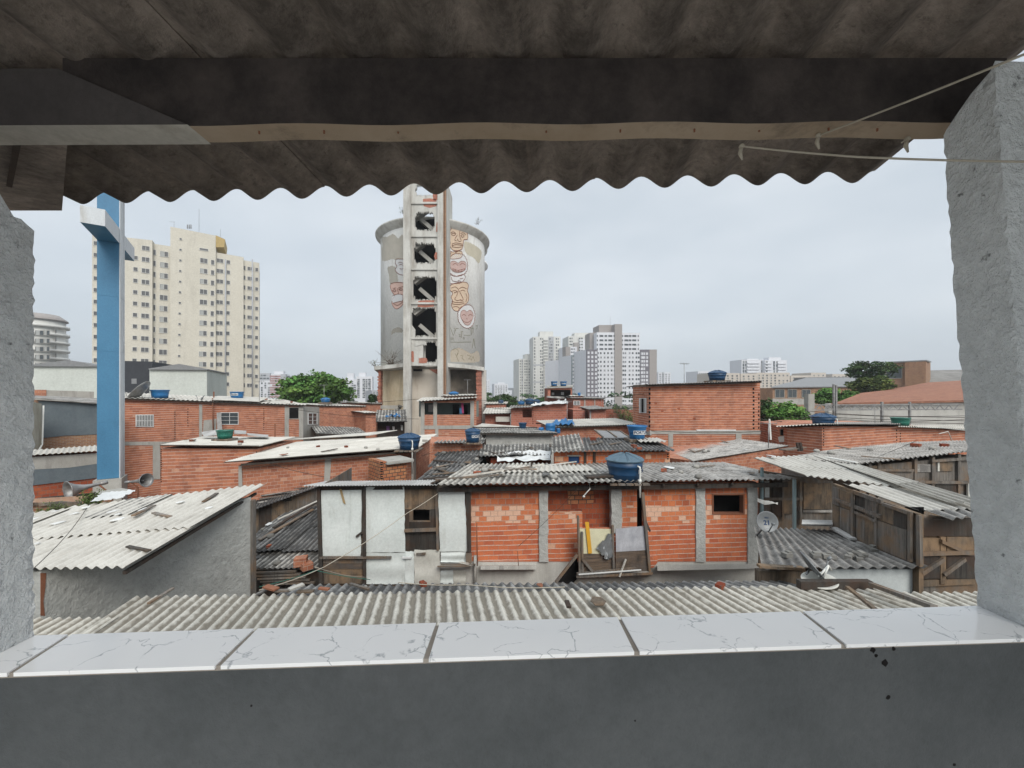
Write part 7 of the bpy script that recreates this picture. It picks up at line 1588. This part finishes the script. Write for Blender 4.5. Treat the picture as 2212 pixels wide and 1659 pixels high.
for k, (a, b) in enumerate((((430, 872, 27), (905, 862, 33)), ((1030, 864, 34), (1400, 850, 25)), ((1045, 880, 34), (1380, 880, 26)), ((640, 885, 31), (905, 905, 33)), ((1404, 930, 24), (1680, 930, 22)), ((910, 985, 19), (1050, 935, 22)), ((540, 985, 17), (700, 1030, 15)), ((1640, 900, 24), (1770, 900, 21)))):
    lines('thin black cable strung '+['from the long two storey house to the veranda house', 'from the veranda house to the tallest orange block house', 'lower, from the veranda house towards the tall block house', 'from the grey side wall to the veranda house', 'along the concrete band of the tall block house', 'from the lidded tank to the cement board shack', 'down the front of the long house', 'from the tall block house to the dark blue tank'][k], P(*a), P(*b), r=.016 if a[2] > 20 else .01)

# ---- small loads and litter resting on the roofs, set down where a roof really is
ORD = ['first', 'second', 'third', 'fourth', 'fifth', 'sixth', 'seventh', 'eighth', 'ninth', 'tenth']
rnd = random.Random(99); dgr = bpy.context.evaluated_depsgraph_get()
def roof_hit(px, py):
    o = Vector((0, 0, CZ)); d = (P(px, py, 1)-o).normalized(); org = o+d*1.9
    h, loc, nn_, i_, ob, mm_ = sc.ray_cast(dgr, org, d)
    return loc if h and ob.name.split('.')[0] in ('roof', 'upper_sheet', 'cream_sheet') and nn_.z > .3 else None
for rname, x1, x2, y1, y2, n_ in (('the long pale sloping roof', 570, 860, 958, 998, 7), ('the bright white roof with green tank', 380, 610, 951, 964, 5), ('the left half of the block house roof', 1000, 1290, 1006, 1038, 8), ('the right half of the block house roof', 1400, 1660, 1006, 1034, 7),
                                  ('the flat grey roof at the far right', 1760, 2080, 962, 1000, 8), ('the flat grey lichened roof', 1480, 1680, 956, 990, 7), ('the black patched roof', 1270, 1430, 951, 972, 6), ('the black collapsing roof', 920, 1040, 966, 1036, 9),
                                  ('the striped grey and black roof', 556, 686, 1120, 1222, 8), ('the long two storey house roof', 290, 640, 863, 874, 7), ('the darker old roof', 620, 1600, 1262, 1274, 5), ('the beige roof below the sill', 250, 1900, 1290, 1335, 2), ('the patchwork roof', 1045, 1190, 964, 984, 6), ('the white corrugated roof at left', 180, 460, 1075, 1200, 4)):
    got = []
    for tries in range(n_*5):
        if len(got) >= n_: break
        x, y = rnd.uniform(x1, x2), rnd.uniform(y1, y2); h = roof_hit(x, y)
        if h is not None: got.append((x, h))
    got.sort(key=lambda g: g[0])
    for k, (x, h) in enumerate(got):
        d = h.y; kind = rnd.choice(('stone', 'stone', 'board', 'brick', 'scrap')); m = MB(); s_ = rnd.uniform(.6, 1.2)*(.7 if d < 9 else 1.15); rz = rnd.uniform(0, 3.1); b_ = h+Vector((0, 0, .01))
        if kind == 'stone': m.lathe(b_, [(.07*s_, -.02), (.10*s_, .03*s_), (.07*s_, .08*s_), (0, .09*s_)], 7, 0, rnd.uniform(.4, 1.1)); mt, cat_, nm = 'conc', 'stone', 'grey stone'
        elif kind == 'board': v = Vector((math.cos(rz), math.sin(rz), 0))*.4*s_; m.beam(b_-v+Vector((0, 0, .03)), b_+v+Vector((0, 0, .05)), .09*s_, .03, 0, rnd.uniform(.5, 1.5)); mt, cat_, nm = 'wood', 'board', 'short board'
        elif kind == 'brick': m.box(b_+Vector((0, 0, .05*s_)), (.22*s_, .14*s_, .11*s_), rz, 0, rnd.uniform(.6, 1.1)); mt, cat_, nm = 'brickd', 'brick', 'broken hollow brick'
        else: m.prism([b_+Vector((math.cos(a)*.16*s_*rnd.uniform(.5, 1.2), math.sin(a)*.22*s_*rnd.uniform(.5, 1.2), .035+rnd.uniform(0, .03))) for a in (0, 1, 2, 3, 4.2, 5.3)], (0, 0, .012)); mt, cat_, nm = rnd.choice(('white', 'rust', 'corrd', 'woodb')), 'scrap', 'torn sheet scrap'
        T2 = TH({'stone': 'stone', 'board': 'plank', 'brick': 'loose_brick', 'scrap': 'roof_scrap'}[kind], nm+', '+ORD[k]+' from the left on '+rname, cat_, h, 'litter on '+rname); T2.part(m, {'stone': 'lump', 'board': 'board', 'brick': 'block', 'scrap': 'scrap'}[kind], M[mt])

# ================================================================== AIR
m = MB(); m.box((0, 660, 62), (2700, 1560, 126))
hz = bpy.data.materials.new('air'); hz.use_nodes = True; hn = hz.node_tree.nodes; hn.remove(hn['Principled BSDF'])
pv = hn.new('ShaderNodeVolumePrincipled'); pv.inputs['Color'].default_value = (.86, .9, .95, 1); pv.inputs['Density'].default_value = .0005; pv.inputs['Anisotropy'].default_value = .2
hz.node_tree.links.new(pv.outputs[0], hn['Material Output'].inputs['Volume'])
tag(m.build('haze', hz), kind='stuff')
